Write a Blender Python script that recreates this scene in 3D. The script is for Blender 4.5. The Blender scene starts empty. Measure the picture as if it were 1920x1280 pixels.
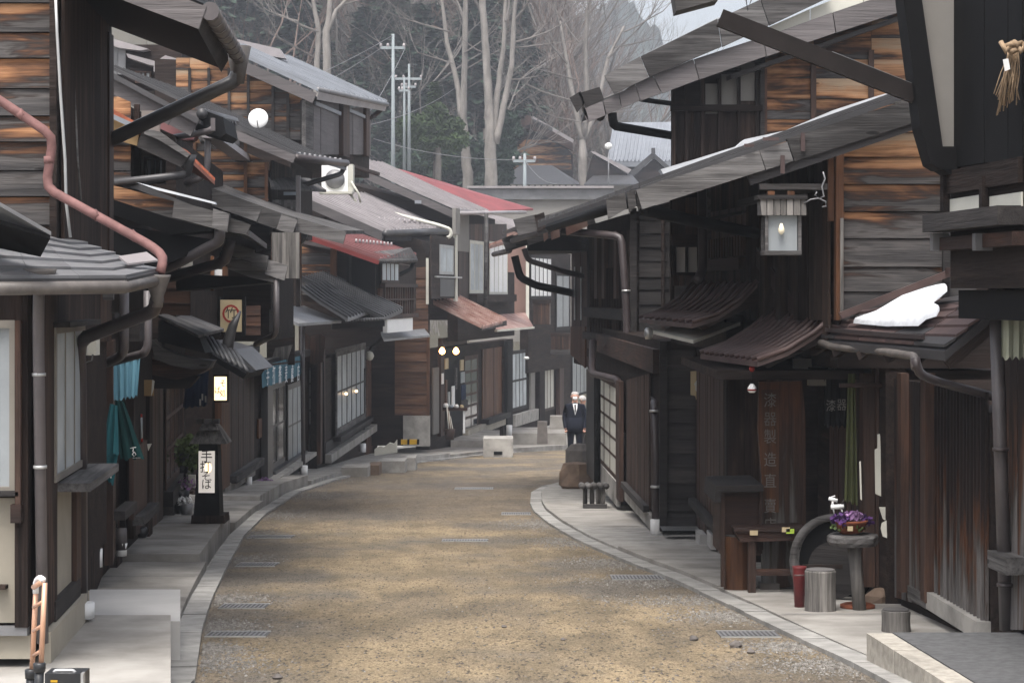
import bpy, bmesh, math, random
from mathutils import Vector, Matrix
random.seed(7)
R_ = random.random
def rr(a, b): return a + (b - a) * random.random()
SC = bpy.context.scene
COL = SC.collection
# ---------------------------------------------------------------- camera, light
F, HZ, CZ, CX = 4000.0, 550.0, 1.6, 960.0
cd = bpy.data.cameras.new('camera'); cam = bpy.data.objects.new('camera', cd); COL.objects.link(cam)
cam.location = (0, 0, CZ); cam.rotation_euler = (math.pi / 2, 0, 0)
cd.sensor_width = 36; cd.lens = 36 * F / 1920; cd.shift_y = -(640 - HZ) / 1920
cd.clip_start = .1; cd.clip_end = 6000
SC.camera = cam
W = bpy.data.worlds.new('World'); SC.world = W; W.use_nodes = True
wn = W.node_tree; wn.nodes.clear()
sky = wn.nodes.new('ShaderNodeTexSky'); sky.sky_type = 'NISHITA'; sky.sun_disc = False
SUN_EL, SUN_AZ = 66, -165            # azimuth measured from +Y towards +X
sky.sun_elevation = math.radians(SUN_EL); sky.sun_rotation = math.radians(SUN_AZ)
sky.air_density = 1.0; sky.dust_density = 6.0; sky.ozone_density = 1.0
bgn = wn.nodes.new('ShaderNodeBackground'); bgn.inputs[1].default_value = .15
won = wn.nodes.new('ShaderNodeOutputWorld')
hsv = wn.nodes.new('ShaderNodeHueSaturation'); hsv.inputs['Saturation'].default_value = .45
wn.links.new(sky.outputs[0], hsv.inputs['Color']); wn.links.new(hsv.outputs[0], bgn.inputs[0]); wn.links.new(bgn.outputs[0], won.inputs[0])
sd = bpy.data.lights.new('sun', 'SUN'); sd.energy = 1.5; sd.angle = math.radians(25); sd.color = (1, .97, .93)
so = bpy.data.objects.new('sun', sd); COL.objects.link(so)
e, a = math.radians(SUN_EL), math.radians(SUN_AZ)
sdir = Vector((math.sin(a) * math.cos(e), math.cos(a) * math.cos(e), math.sin(e)))
so.rotation_euler = sdir.to_track_quat('Z', 'Y').to_euler()
SC.view_settings.view_transform = 'Standard'; SC.view_settings.look = 'None'
SC.view_settings.exposure = 1.1; SC.view_settings.gamma = 1; SC.view_settings.use_curve_mapping = False
SC.cycles.volume_bounces = 0; SC.cycles.max_bounces = 5
try: SC.cycles.use_denoising = True
except Exception: pass
# ---------------------------------------------------------------- materials
class NT:
    def __init__(s, name):
        s.m = bpy.data.materials.new(name); s.m.use_nodes = True
        s.t = s.m.node_tree; s.t.nodes.clear()
        s.out = s.n('ShaderNodeOutputMaterial'); s.b = s.n('ShaderNodeBsdfPrincipled')
        s.l(s.b.outputs[0], s.out.inputs[0]); s.tc = s.n('ShaderNodeTexCoord'); s.oi = s.n('ShaderNodeObjectInfo')
    def n(s, k): return s.t.nodes.new(k)
    def l(s, a, b): s.t.links.new(a, b)
    def put(s, sock, v):
        if hasattr(v, 'links') or isinstance(v, bpy.types.NodeSocket): s.l(v, sock)
        elif isinstance(v, (tuple, list)) and len(v) == 3 and sock.type == 'RGBA': sock.default_value = (*v, 1)
        else: sock.default_value = v
    def math(s, op, a, b=0.0, clamp=False):
        n = s.n('ShaderNodeMath'); n.operation = op; n.use_clamp = clamp; s.put(n.inputs[0], a); s.put(n.inputs[1], b); return n.outputs[0]
    def vec(s, scale, src=None, rnd=37.0):
        src = src or s.tc.outputs['Object']
        m = s.n('ShaderNodeVectorMath'); m.operation = 'MULTIPLY'; s.l(src, m.inputs[0]); m.inputs[1].default_value = scale
        o = m.outputs[0]
        if rnd:
            k = s.math('MULTIPLY', s.oi.outputs['Random'], rnd)
            a = s.n('ShaderNodeVectorMath'); a.operation = 'ADD'; s.l(o, a.inputs[0]); s.l(k, a.inputs[1]); o = a.outputs[0]
        return o
    def noise(s, v, sc=1.0, det=4.0, rough=.55, dist=0.0):
        n = s.n('ShaderNodeTexNoise'); s.l(v, n.inputs['Vector']); n.inputs['Scale'].default_value = sc
        n.inputs['Detail'].default_value = det; n.inputs['Roughness'].default_value = rough; n.inputs['Distortion'].default_value = dist
        return n.outputs[0]
    def ramp(s, f, stops, interp='LINEAR'):
        r = s.n('ShaderNodeValToRGB'); s.put(r.inputs[0], f); e = r.color_ramp.elements; r.color_ramp.interpolation = interp
        while len(e) < len(stops): e.new(.5)
        for i, (p, c) in enumerate(stops):
            e[i].position = p; e[i].color = (c, c, c, 1) if not isinstance(c, (tuple, list)) else (*c, 1)
        return r.outputs[0]
    def mix(s, f, a, b, mode='MIX'):
        n = s.n('ShaderNodeMix'); n.data_type = 'RGBA'; n.blend_type = mode
        s.put(n.inputs[0], f); s.put(n.inputs[6], a); s.put(n.inputs[7], b); return n.outputs[2]
    def bump(s, h, st=.4, d=.01):
        n = s.n('ShaderNodeBump'); n.inputs['Strength'].default_value = st; n.inputs['Distance'].default_value = d
        s.l(h, n.inputs['Height']); s.l(n.outputs[0], s.b.inputs['Normal'])
    def fin(s, col, rough=.8, spec=.3, metal=0.0):
        s.put(s.b.inputs['Base Color'], col); s.put(s.b.inputs['Roughness'], rough)
        s.b.inputs['Specular IOR Level'].default_value = spec; s.b.inputs['Metallic'].default_value = metal
        return s.m
def wood(name, stops, axis='x', contrast=.55, rough=.8, k=0.0, across=26, spec=.25, streak=0.0, knots=False):
    """stops: colour ramp over a weathering mask; k: how strongly the mask follows the board's height"""
    t = NT(name); al, ac = 1.1, across
    sc = (al, ac, ac) if axis == 'x' else (ac, ac, al)
    g = t.noise(t.vec(sc), 1, 5, .6, .4)
    f = t.noise(t.vec(tuple(q * 3.6 for q in sc)), 1, 3, .6)
    big = t.noise(t.vec((.8, 4.2, 4.2) if axis == 'x' else (7, 7, .9)), 1, 4, .6, .6)
    gen = t.n('ShaderNodeSeparateXYZ'); t.l(t.tc.outputs['Generated'], gen.inputs[0])
    oc = t.n('ShaderNodeSeparateColor'); t.l(t.oi.outputs['Color'], oc.inputs[0])
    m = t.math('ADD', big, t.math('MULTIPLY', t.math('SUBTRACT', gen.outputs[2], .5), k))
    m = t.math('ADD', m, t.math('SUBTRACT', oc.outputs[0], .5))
    m = t.math('ADD', m, t.math('MULTIPLY', t.math('SUBTRACT', g, .5), .35))
    col = t.ramp(m, stops)
    gm = t.math('ADD', t.math('MULTIPLY', g, .6), t.math('MULTIPLY', f, .4))
    v = t.ramp(gm, [(.32, 1 - contrast), (.5, 1.0 - contrast * .25), (.68, 1.0)])
    col = t.mix(1.0, col, v, 'MULTIPLY')
    if knots:
        vo = t.n('ShaderNodeTexVoronoi'); t.l(t.vec((1.7, 5.5, 5.5) if axis == 'x' else (5.5, 5.5, 1.7)), vo.inputs['Vector']); vo.inputs['Scale'].default_value = 1.0
        col = t.mix(1.0, col, t.ramp(vo.outputs['Distance'], [(.05, .18), (.085, .55), (.10, 1.15), (.13, .85), (.17, 1.0)]), 'MULTIPLY')
    w = t.math('ADD', t.math('MULTIPLY', t.oi.outputs['Random'], .5), .8)
    col = t.mix(1.0, col, w, 'MULTIPLY')
    t.bump(gm, .7, .014)
    return t.fin(col, rough, spec)
def plain(name, c, rough=.6, spec=.3, var=.3, sc=3.0, metal=0.0, c2=None, bump=.15, streak=None):
    t = NT(name); v = t.vec((sc, sc, sc) if not streak else streak)
    n = t.noise(v, 1, 6, .6)
    c2 = c2 or tuple(q * (1 - var) for q in c)
    col = t.mix(t.ramp(n, [(.35, 0.0), (.65, 1.0)]), c2, c)
    w = t.math('ADD', t.math('MULTIPLY', t.oi.outputs['Random'], .24), .88)
    col = t.mix(1.0, col, w, 'MULTIPLY')
    if bump: t.bump(n, bump, .01)
    return t.fin(col, rough, spec, metal)
def glow(name, c, s, base=(.8, .7, .5)):
    t = NT(name); t.fin(base, .6); t.put(t.b.inputs['Emission Color'], c); t.b.inputs['Emission Strength'].default_value = s
    return t.m
M = {}
ORA = [(.28, (.046, .043, .043)), (.42, (.085, .078, .075)), (.475, (.03, .024, .022)), (.53, (.07, .034, .02)), (.62, (.23, .11, .052)), (.74, (.38, .205, .105)), (.9, (.33, .24, .16))]
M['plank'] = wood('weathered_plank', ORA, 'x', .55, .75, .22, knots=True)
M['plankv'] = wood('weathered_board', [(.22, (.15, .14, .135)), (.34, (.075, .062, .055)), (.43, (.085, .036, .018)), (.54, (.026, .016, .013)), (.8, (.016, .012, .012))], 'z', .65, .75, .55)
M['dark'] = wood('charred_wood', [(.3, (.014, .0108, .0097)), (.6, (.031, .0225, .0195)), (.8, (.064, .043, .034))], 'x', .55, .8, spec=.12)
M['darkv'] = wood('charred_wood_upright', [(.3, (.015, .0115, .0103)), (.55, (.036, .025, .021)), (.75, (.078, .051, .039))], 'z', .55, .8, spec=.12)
M['brown'] = wood('brown_wood', [(.3, (.022, .014, .012)), (.6, (.046, .025, .019)), (.8, (.10, .046, .028))], 'x', .5, .65)
M['brownv'] = wood('brown_wood_upright', [(.3, (.030, .019, .0155)), (.55, (.062, .036, .027)), (.78, (.125, .062, .039))], 'z', .5, .65)
M['ginger'] = wood('ginger_wood', [(.3, (.06, .027, .016)), (.6, (.11, .048, .022)), (.8, (.20, .095, .042))], 'z', .5, .6)
M['greyd'] = wood('dark_grey_wood', [(.3, (.022, .020, .020)), (.6, (.038, .034, .033)), (.8, (.06, .053, .05))], 'x', .5, .8)
M['greyw'] = wood('silver_grey_wood', [(.3, (.042, .039, .038)), (.5, (.094, .089, .087)), (.75, (.165, .158, .155))], 'x', .65, .85, knots=True)
M['greywv'] = wood('silver_grey_wood_upright', [(.3, (.07, .066, .063)), (.5, (.15, .14, .13)), (.75, (.24, .225, .21))], 'z', .6, .85)
M['fascia'] = wood('painted_fascia', [(.3, (.085, .077, .077)), (.7, (.125, .113, .113))], 'x', .25, .6)
M['fasciad'] = wood('dark_fascia', [(.3, (.045, .042, .043)), (.7, (.075, .068, .068))], 'x', .25, .55)
M['warmbrown'] = wood('warm_brown_clapboard', [(.3, (.045, .026, .02)), (.55, (.085, .043, .028)), (.8, (.14, .075, .045))], 'x', .5, .7)
M['metal'] = plain('grey_sheet_metal', (.20, .20, .205), .45, .5, .35, 2.2, .2)
M['metald'] = plain('dark_sheet_metal', (.06, .058, .06), .42, .5, .35, 2.2, .2)
M['metalb'] = plain('pale_blue_metal', (.24, .255, .28), .4, .5, .25, 1.5, .1)
M['metalp'] = plain('pinkish_metal', (.30, .275, .278), .42, .5, .25, 2.0, .1)
M['rust'] = plain('rusty_sheet', (.34, .24, .21), .6, .3, .4, 2.2, c2=(.17, .075, .055))
M['rustd'] = plain('rust_brown_sheet', (.10, .065, .06), .5, .4, .4, 3, .1, c2=(.055, .036, .034))
M['red'] = plain('red_roof_paint', (.24, .045, .043), .45, .4, .35, 1.6)
M['redp'] = plain('red_panel', (.20, .085, .085), .6, .3, .2, 2)
M['tan'] = plain('tan_panel', (.32, .21, .10), .7, .2, .25, 2)
M['orange'] = plain('orange_tile', (.40, .12, .06), .6, .3, .45, 8)
M['tile'] = plain('dark_clay_tile', (.055, .055, .058), .45, .4, .4, 6)
M['pipe'] = plain('brown_pipe', (.045, .034, .034), .45, .5, .3, 5)
M['pipeg'] = plain('grey_pipe', (.105, .092, .093), .45, .5, .3, 5)
M['pink'] = plain('faded_pink_pipe', (.20, .105, .098), .7, .2, .4, 9)
M['gutter'] = plain('old_gutter', (.13, .115, .105), .5, .4, .45, 7)
M['conc'] = plain('concrete', (.32, .305, .28), .85, .2, .25, 1.7, c2=(.185, .172, .155), bump=.3)
M['concw'] = plain('pale_concrete', (.40, .39, .375), .8, .2, .15, 2.5, bump=.2)
M['concd'] = plain('stained_concrete', (.34, .325, .30), .9, .2, .4, 3.5, bump=.35)
M['kerb'] = plain('kerb_stone', (.33, .32, .30), .85, .2, .35, 5, bump=.3)
M['granite'] = plain('granite', (.40, .37, .32), .8, .3, .35, 14, bump=.5)
M['asphalt'] = plain('asphalt_patch', (.13, .13, .132), .9, .2, .3, 18, bump=.6)
M['rock'] = plain('brown_rock', (.19, .135, .10), .85, .2, .4, 4, bump=.7)
M['rockg'] = plain('grey_rock', (.15, .135, .125), .85, .2, .3, 6, bump=.7)
M['plaster'] = plain('cream_plaster', (.33, .30, .245), .85, .2, .25, 1.6, bump=.1)
M['greypl'] = plain('grey_plaster', (.20, .19, .175), .85, .2, .15, 2, bump=.1)
M['white'] = plain('white_paper', (.78, .78, .77), .7, .2, .06, 2, bump=0)
M['offw'] = plain('yellowed_white', (.52, .51, .45), .7, .2, .12, 3, bump=0)
M['snow'] = plain('snow', (.60, .62, .65), .8, .2, .16, 9, bump=1.0)
M['pane'] = plain('pale_glass', (.44, .48, .50), .35, .4, .35, 1.6, bump=0)
M['paneb'] = plain('bluish_glass', (.24, .28, .31), .3, .4, .4, 1.8, bump=0)
M['paned'] = plain('dark_glass', (.035, .038, .042), .08, .6, .3, 1.5, bump=0)
M['frost'] = plain('frosted_glass', (.31, .335, .35), .3, .5, .2, 2, bump=0)
M['alu'] = plain('aluminium', (.48, .48, .47), .35, .5, .15, 4, .5)
M['bronze'] = plain('bronze_frame', (.26, .235, .20), .45, .5, .2, 3, .3)
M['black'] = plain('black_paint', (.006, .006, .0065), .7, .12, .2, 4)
M['drain'] = plain('dark_oily_steel', (.018, .014, .013), .6, .15, .4, 5)
M['blackp'] = plain('black_plastic', (.02, .021, .023), .4, .5, .2, 4)
M['noren'] = plain('blue_cloth', (.12, .26, .33), .9, .1, .35, 4, c2=(.08, .18, .24), streak=(9, 9, 1))
M['teal'] = plain('teal_cloth', (.03, .13, .15), .9, .1, .3, 3, c2=(.015, .07, .085), streak=(7, 7, 1))
M['pinkwall'] = plain('pinkish_plaster', (.24, .15, .125), .85, .2, .3, .6)
M['green'] = plain('dark_green_cloth', (.012, .05, .05), .9, .1, .3, 3)
M['navy'] = plain('navy_cloth', (.02, .035, .075), .9, .1, .3, 3)
M['sage'] = plain('sage_cloth', (.27, .28, .22), .9, .1, .2, 4, streak=(10, 10, 1))
M['olive'] = plain('olive_cloth', (.10, .11, .05), .9, .1, .35, 4, streak=(10, 10, 1))
M['cream'] = plain('cream_board', (.55, .45, .28), .7, .2, .2, 3, bump=0)
M['seal'] = plain('red_emblem', (.30, .03, .025), .7, .2, .2, 4, bump=0)
M['ink'] = plain('black_ink', (.02, .02, .02), .8, .2, .1, 4, bump=0)
M['chalk'] = plain('pale_lettering', (.80, .84, .86), .8, .2, .1, 4, bump=0)
M['grink'] = plain('grey_carving', (.17, .16, .145), .8, .2, .1, 4, bump=0)
M['copper'] = plain('rose_gold_tube', (.62, .36, .24), .35, .5, .1, 4, .4, bump=0)
M['straw'] = plain('straw', (.36, .26, .17), .9, .1, .4, 30, bump=.5)
M['strawd'] = plain('brown_straw', (.15, .085, .05), .95, .1, .5, 45, bump=.8)
M['bucket'] = plain('red_bucket', (.13, .018, .02), .45, .4, .25, 4)
M['terra'] = plain('terracotta', (.24, .075, .038), .75, .2, .25, 5)
M['yellow'] = plain('yellow_plastic', (.62, .36, .02), .5, .4, .2, 4)
M['lime'] = plain('lime_tag', (.45, .62, .08), .6, .3, .1, 4)
M['skin'] = plain('skin', (.50, .29, .22), .6, .3, .1, 4, bump=0)
M['hair'] = plain('grey_hair', (.45, .43, .41), .8, .2, .3, 20)
M['suit'] = plain('black_suit', (.010, .012, .020), .85, .15, .3, 6)
M['stem'] = plain('green_leaves', (.09, .13, .04), .7, .2, .4, 12)
M['purple'] = plain('purple_petals', (.10, .045, .16), .8, .1, .6, 25)
M['lilac'] = plain('lilac_petals', (.34, .20, .38), .8, .1, .5, 25)
M['bark'] = plain('pale_bark', (.26, .24, .22), .9, .1, .4, 3, bump=.6, streak=(3, 3, 1))
M['barkd'] = plain('brown_bark', (.15, .13, .115), .9, .1, .4, 3, bump=.5)
M['twig'] = plain('bare_twigs', (.175, .16, .148), .9, .1, .3, .5, bump=0)
M['twigr'] = plain('reddish_twigs', (.165, .12, .10), .9, .1, .3, .5, bump=0)
M['leaf'] = plain('evergreen_leaf', (.065, .10, .042), .8, .15, .6, .6, bump=0)
M['leafd'] = plain('dark_evergreen_leaf', (.042, .07, .048), .8, .15, .5, .6, bump=0)
M['fell'] = plain('forest_floor', (.10, .09, .07), .95, .1, .5, .05, c2=(.04, .05, .035), bump=0)
M['mount'] = plain('wooded_mountain', (.05, .065, .06), .95, .1, .6, .12, bump=0)
M['pole'] = plain('concrete_pole', (.24, .27, .28), .7, .2, .15, 1, bump=0)
M['lamp1'] = glow('lit_paper', (1, .72, .42), 1.1)
M['reflection_glow'] = glow('imitated_reflection_glow', (1, .62, .3), 3.5)  # self-lit colour for the imitated reflections in the tall window, no lamp
M['lampw'] = glow('lit_white_paper', (1, .90, .80), .22, (.75, .74, .72))
M['bulb'] = glow('lit_bulb', (1, .45, .12), 16)
M['bulbw'] = glow('warm_bulb', (1, .95, .85), .05)
def dirt():
    t = NT('packed_earth'); co = t.tc.outputs['Object']
    A = t.noise(t.vec((.55, .35, 1), rnd=0), 1, 5, .6); B = t.noise(t.vec((2.2, .9, 1), rnd=0), 1, 6, .65)
    C_ = t.noise(t.vec((30, 11, 1), rnd=0), 1, 4, .65); D_ = t.noise(t.vec((10, 3.2, 1), rnd=0), 1, 5, .65)
    col = t.mix(t.ramp(B, [(.40, 0.0), (.58, 1.0)]), (.185, .148, .100), (.292, .228, .146))
    col = t.mix(t.ramp(t.math('ADD', A, t.math('MULTIPLY', B, .3)), [(.60, 0.0), (.75, .85)]), col, (.13, .118, .104))
    # a darker, damp strip across the bend
    sp = t.n('ShaderNodeSeparateXYZ'); t.l(co, sp.inputs[0])
    yy = t.math('ADD', sp.outputs[1], t.math('MULTIPLY', A, 6.0))
    damp = t.ramp(t.math('DIVIDE', yy, 100.0), [(.295, 0.0), (.315, 1.0), (.42, 1.0), (.50, .25)])
    col = t.mix(t.math('MULTIPLY', damp, .6), col, (.13, .108, .088))
    col = t.mix(t.ramp(C_, [(.36, .85), (.44, 0.0)]), col, (.055, .047, .04))
    edge = t.noise(t.vec((.9, .22, 1), rnd=0), 1, 3, .5); col = t.mix(t.ramp(edge, [(.54, 0.0), (.66, .4)]), col, (.10, .09, .08))
    col = t.mix(t.ramp(D_, [(.62, 0.0), (.8, .5)]), col, (.34, .29, .21))
    G_ = t.noise(t.vec((70, 22, 1), rnd=0), 1, 3, .7); col = t.mix(1.0, col, t.ramp(G_, [(.3, .62), (.5, 1.05), (.7, 1.45)]), 'MULTIPLY')
    H_ = t.noise(t.vec((4.5, 1.3, 1), rnd=0), 1, 6, .7); col = t.mix(1.0, col, t.ramp(H_, [(.35, .84), (.55, 1.0), (.7, 1.1)]), 'MULTIPLY')
    h = t.math('ADD', C_, t.math('ADD', D_, G_)); t.bump(h, .9, .025)
    return t.fin(col, .95, .15)
M['dirt'] = dirt()
def gravelm():
    t = NT('gravel_stones'); c = t.ramp(t.noise(t.vec((25, 25, 25), rnd=0), 1, 2), [(.3, (.08, .073, .066)), (.55, (.19, .178, .16)), (.75, (.34, .325, .30))])
    return t.fin(c, .9, .2)
M['gravel'] = gravelm()
# ---------------------------------------------------------------- helpers
def P(px, py, D): return Vector(((px - CX) / F * D, D, CZ + (HZ - py) / F * D))
def gz(D): return -.04875 * D
WM = {}
I4 = Matrix.Identity(4)
def link(o, name, par=None, Mw=None):
    COL.objects.link(o); Mw = Mw or I4.copy(); WM[o.name] = Mw
    if par is not None:
        o.parent = par; o.matrix_local = WM[par.name].inverted() @ Mw
    else: o.matrix_world = Mw
    return o
def mk(name, vs, fs, mat, par=None, Mw=None, col=None, smooth=False):
    me = bpy.data.meshes.new(name); me.from_pydata([tuple(v) for v in vs], [], fs); me.update()
    bm = bmesh.new(); bm.from_mesh(me); bmesh.ops.recalc_face_normals(bm, faces=bm.faces); bm.to_mesh(me); bm.free()
    me.materials.append(M[mat] if isinstance(mat, str) else mat)
    if smooth: me.polygons.foreach_set('use_smooth', [True] * len(me.polygons))
    o = bpy.data.objects.new(name, me)
    if col is not None: o.color = (*col, 1) if len(col) == 3 else col
    else: o.color = (.5, .5, .5, 1)
    return link(o, name, par, Mw)
def wmk(name, vs, fs, mat, par=None, col=None, smooth=False):
    """world-space verts; origin moved to their centre"""
    c = sum((Vector(v) for v in vs), Vector()) / len(vs)
    return mk(name, [Vector(v) - c for v in vs], fs, mat, par, Matrix.Translation(c), col, smooth)
def thing(name, label, cat, loc, group=None):
    o = bpy.data.objects.new(name, None); o.empty_display_size = .2
    link(o, name, None, Matrix.Translation(Vector(loc))); return tag(o, label, cat, group)
def tag(o, label, cat, group=None):
    o['label'] = label; o['category'] = cat
    if group: o['group'] = group
    return o
def struct(o): o['kind'] = 'structure'; return o
def stuff(o): o['kind'] = 'stuff'; return o
class Pl:
    """vertical plane through (X,Y) with horizontal direction u; n points to the viewer's side"""
    def __init__(s, X, Y, ux, uy):
        L = math.hypot(ux, uy); s.o = Vector((X, Y, 0)); s.u = Vector((ux / L, uy / L, 0)); s.v = Vector((-s.u.y, s.u.x, 0))
        s.s = 1 if s.v.dot(Vector((0, 0, 0)) - s.o) > 0 else -1
        s.n = s.v * s.s
        s.M = Matrix(((s.u.x, s.v.x, 0, X), (s.u.y, s.v.y, 0, Y), (0, 0, 1, 0), (0, 0, 0, 1)))
    def loc(s, px, py):
        d = Vector(((px - CX) / F, 1, (HZ - py) / F)); t = s.n.dot(s.o) / s.n.dot(d)
        p = d * t; return ((p - s.o).dot(s.u), p.z + CZ)
    def w(s, u, z, o=0.0): return s.o + s.u * u + s.n * o + Vector((0, 0, z))
    def at(s, px, py, o=0.0): u, z = s.loc(px, py); return s.w(u, z, o)
def gab(D): return Pl(0, D, 1, 0)
def fac(xc, D, dx): return Pl((xc - CX) / F * D, D, dx, 1)
def lpoly(name, pl, pts, o0, o1, mat, par=None, col=None, o1top=None):
    """prism from local (u,z) polygon, offsets along the normal (o1 front). o1top: front offset at the top (lapped boards)"""
    n = len(pts); cu = sum(p[0] for p in pts) / n; cz = sum(p[1] for p in pts) / n
    z0 = min(p[1] for p in pts); z1 = max(p[1] for p in pts)
    Mw = pl.M @ Matrix.Translation((cu, 0, cz))
    def fo(z): return o1 if o1top is None or z1 - z0 < 1e-6 else o1 + (o1top - o1) * (z - z0) / (z1 - z0)
    vs = [(p[0] - cu, o0 * pl.s, p[1] - cz) for p in pts] + [(p[0] - cu, fo(p[1]) * pl.s, p[1] - cz) for p in pts]
    fs = [tuple(range(n)), tuple(range(2 * n - 1, n - 1, -1))] + [(i, (i + 1) % n, n + (i + 1) % n, n + i) for i in range(n)]
    return mk(name, vs, fs, mat, par, Mw, col)
def poly(name, pl, pts, o0, o1, mat, par=None, col=None):
    return lpoly(name, pl, [pl.loc(*p) for p in pts], o0, o1, mat, par, col)
def rect(pl, x0, x1, yt, yb):
    """y measured at x0"""
    u0, zt = pl.loc(x0, yt); _, zb = pl.loc(x0, yb); u1, _ = pl.loc(x1, yt)
    return u0, u1, zb, zt
def bx(name, pl, x0, x1, yt, yb, o0, o1, mat, par=None, col=None):
    u0, u1, zb, zt = rect(pl, x0, x1, yt, yb)
    return lbx(name, pl, u0, u1, zb, zt, o0, o1, mat, par, col)
def lbx(name, pl, u0, u1, z0, z1, o0, o1, mat, par=None, col=None):
    return lpoly(name, pl, [(u0, z0), (u1, z0), (u1, z1), (u0, z1)], o0, o1, mat, par, col)
def clip(pts, f):
    out = []
    for i in range(len(pts)):
        a, b = pts[i], pts[(i + 1) % len(pts)]; fa, fb = f(a), f(b)
        if fa >= 0: out.append(a)
        if (fa >= 0) != (fb >= 0):
            t = fa / (fa - fb); out.append((a[0] + (b[0] - a[0]) * t, a[1] + (b[1] - a[1]) * t))
    return out
def boards(name, pl, region, pitch, way, mat, par, o=.0, t=.022, amt=None, joints=(), gap=.006, lap=True, px=True):
    """separate boards over a convex region (pixels on the plane)"""
    reg = [pl.loc(*p) for p in region] if px else region
    ar = sum(reg[i][0] * reg[(i + 1) % len(reg)][1] - reg[(i + 1) % len(reg)][0] * reg[i][1] for i in range(len(reg)))
    if ar < 0: reg = reg[::-1]
    us = [p[0] for p in reg]; zs = [p[1] for p in reg]; u0, u1, z0, z1 = min(us), max(us), min(zs), max(zs)
    js = sorted([u0] + [pl.loc(j, 600)[0] for j in joints if u0 < pl.loc(j, 600)[0] < u1] + [u1]) if way == 'h' else [z0, z1]
    a, b = (z0, z1) if way == 'h' else (u0, u1)
    n = max(1, round((b - a) / pitch)); pit = (b - a) / n; out = []
    cuts = [a + pit * (i + (rr(-.10, .10) if 0 < i < n else 0)) for i in range(n + 1)]
    for i in range(n):
        for j in range(len(js) - 1):
            if way == 'h': q = [(js[j] + gap / 2, cuts[i]), (js[j + 1] - gap / 2, cuts[i]), (js[j + 1] - gap / 2, cuts[i + 1] - gap), (js[j] + gap / 2, cuts[i + 1] - gap)]
            else: q = [(cuts[i] + gap / 2, z0), (cuts[i + 1] - gap / 2, z0), (cuts[i + 1] - gap / 2, z1), (cuts[i] + gap / 2, z1)]
            for k in range(len(reg)):
                A, B = reg[k], reg[(k + 1) % len(reg)]
                q = clip(q, lambda p: (B[0] - A[0]) * (p[1] - A[1]) - (B[1] - A[1]) * (p[0] - A[0]))
                if len(q) < 3: break
            if len(q) < 3: continue
            qu = [p[0] for p in q]; qz = [p[1] for p in q]
            if (max(qu) - min(qu)) * (max(qz) - min(qz)) < 1e-4: continue
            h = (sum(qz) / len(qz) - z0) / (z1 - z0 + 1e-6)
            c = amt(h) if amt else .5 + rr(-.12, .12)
            tt = t * rr(.8, 1.2)
            out.append(lpoly(name, pl, q, o, o + tt, mat, par, (c, .5, .5), o + tt * .3 if (way == 'h' and lap) else None))
    return out
def tube(name, pts, r, mat, par=None, seg=8, col=None, cap=True, r1=None):
    pts = [Vector(p) for p in pts]; vs = []; fs = []; n = len(pts); up = None
    for i, p in enumerate(pts):
        d = ((pts[min(i + 1, n - 1)] - p).normalized() + (p - pts[max(i - 1, 0)]).normalized())
        d = d.normalized() if d.length > 1e-6 else Vector((0, 0, 1))
        if up is None or abs(up.dot(d)) > .95: up = Vector((0, 0, 1)) if abs(d.z) < .9 else Vector((1, 0, 0))
        x = d.cross(up).normalized(); y = x.cross(d).normalized(); up = y
        rad = (r if r1 is None else r + (r1 - r) * i / max(1, n - 1)) if not isinstance(r, list) else r[i]
        k = 1.0
        if 0 < i < n - 1:
            c = (pts[i + 1] - p).normalized().dot((p - pts[i - 1]).normalized()); k = 1 / max(.6, math.sqrt((1 + c) / 2))
        for s in range(seg):
            an = 2 * math.pi * s / seg; vs.append(p + (x * math.cos(an) + y * math.sin(an)) * rad * (1 + (k - 1) * .5))
    for i in range(n - 1):
        for s in range(seg): fs.append((i * seg + s, i * seg + (s + 1) % seg, (i + 1) * seg + (s + 1) % seg, (i + 1) * seg + s))
    if cap: fs += [tuple(range(seg)), tuple(range((n - 1) * seg, n * seg))]
    return wmk(name, vs, fs, mat, par, col, True)
def bend(pts, r=.1):
    """round the corners of a polyline"""
    out = [pts[0]]
    for i in range(1, len(pts) - 1):
        a, b, c = pts[i - 1], pts[i], pts[i + 1]
        d1, d2 = (a - b), (c - b); k = min(r, d1.length * .45, d2.length * .45)
        p, q = b + d1.normalized() * k, b + d2.normalized() * k
        out += [p, (p + q + b * 2) / 4, q]
    return out + [pts[-1]]
def pipe(ps, r, mat, par, name='downpipe', k=.1): return tube(name, bend([P(*q) for q in ps], k), r, mat, par)
def beam(name, a, b, w, h, mat, par=None, up=Vector((0, 0, 1)), col=None):
    a, b = Vector(a), Vector(b); d = (b - a); L = d.length; d.normalize()
    s = d.cross(up).normalized(); t = s.cross(d).normalized()
    Mw = Matrix(((d.x, s.x, t.x, 0), (d.y, s.y, t.y, 0), (d.z, s.z, t.z, 0), (0, 0, 0, 1))); Mw.translation = (a + b) / 2
    x, y, z = L / 2, w / 2, h / 2
    vs = [(i * x, j * y, k * z) for i in (-1, 1) for j in (-1, 1) for k in (-1, 1)]
    fs = [(0, 1, 3, 2), (4, 6, 7, 5), (0, 4, 5, 1), (2, 3, 7, 6), (0, 2, 6, 4), (1, 5, 7, 3)]
    return mk(name, vs, fs, mat, par, Mw, col)
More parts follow.
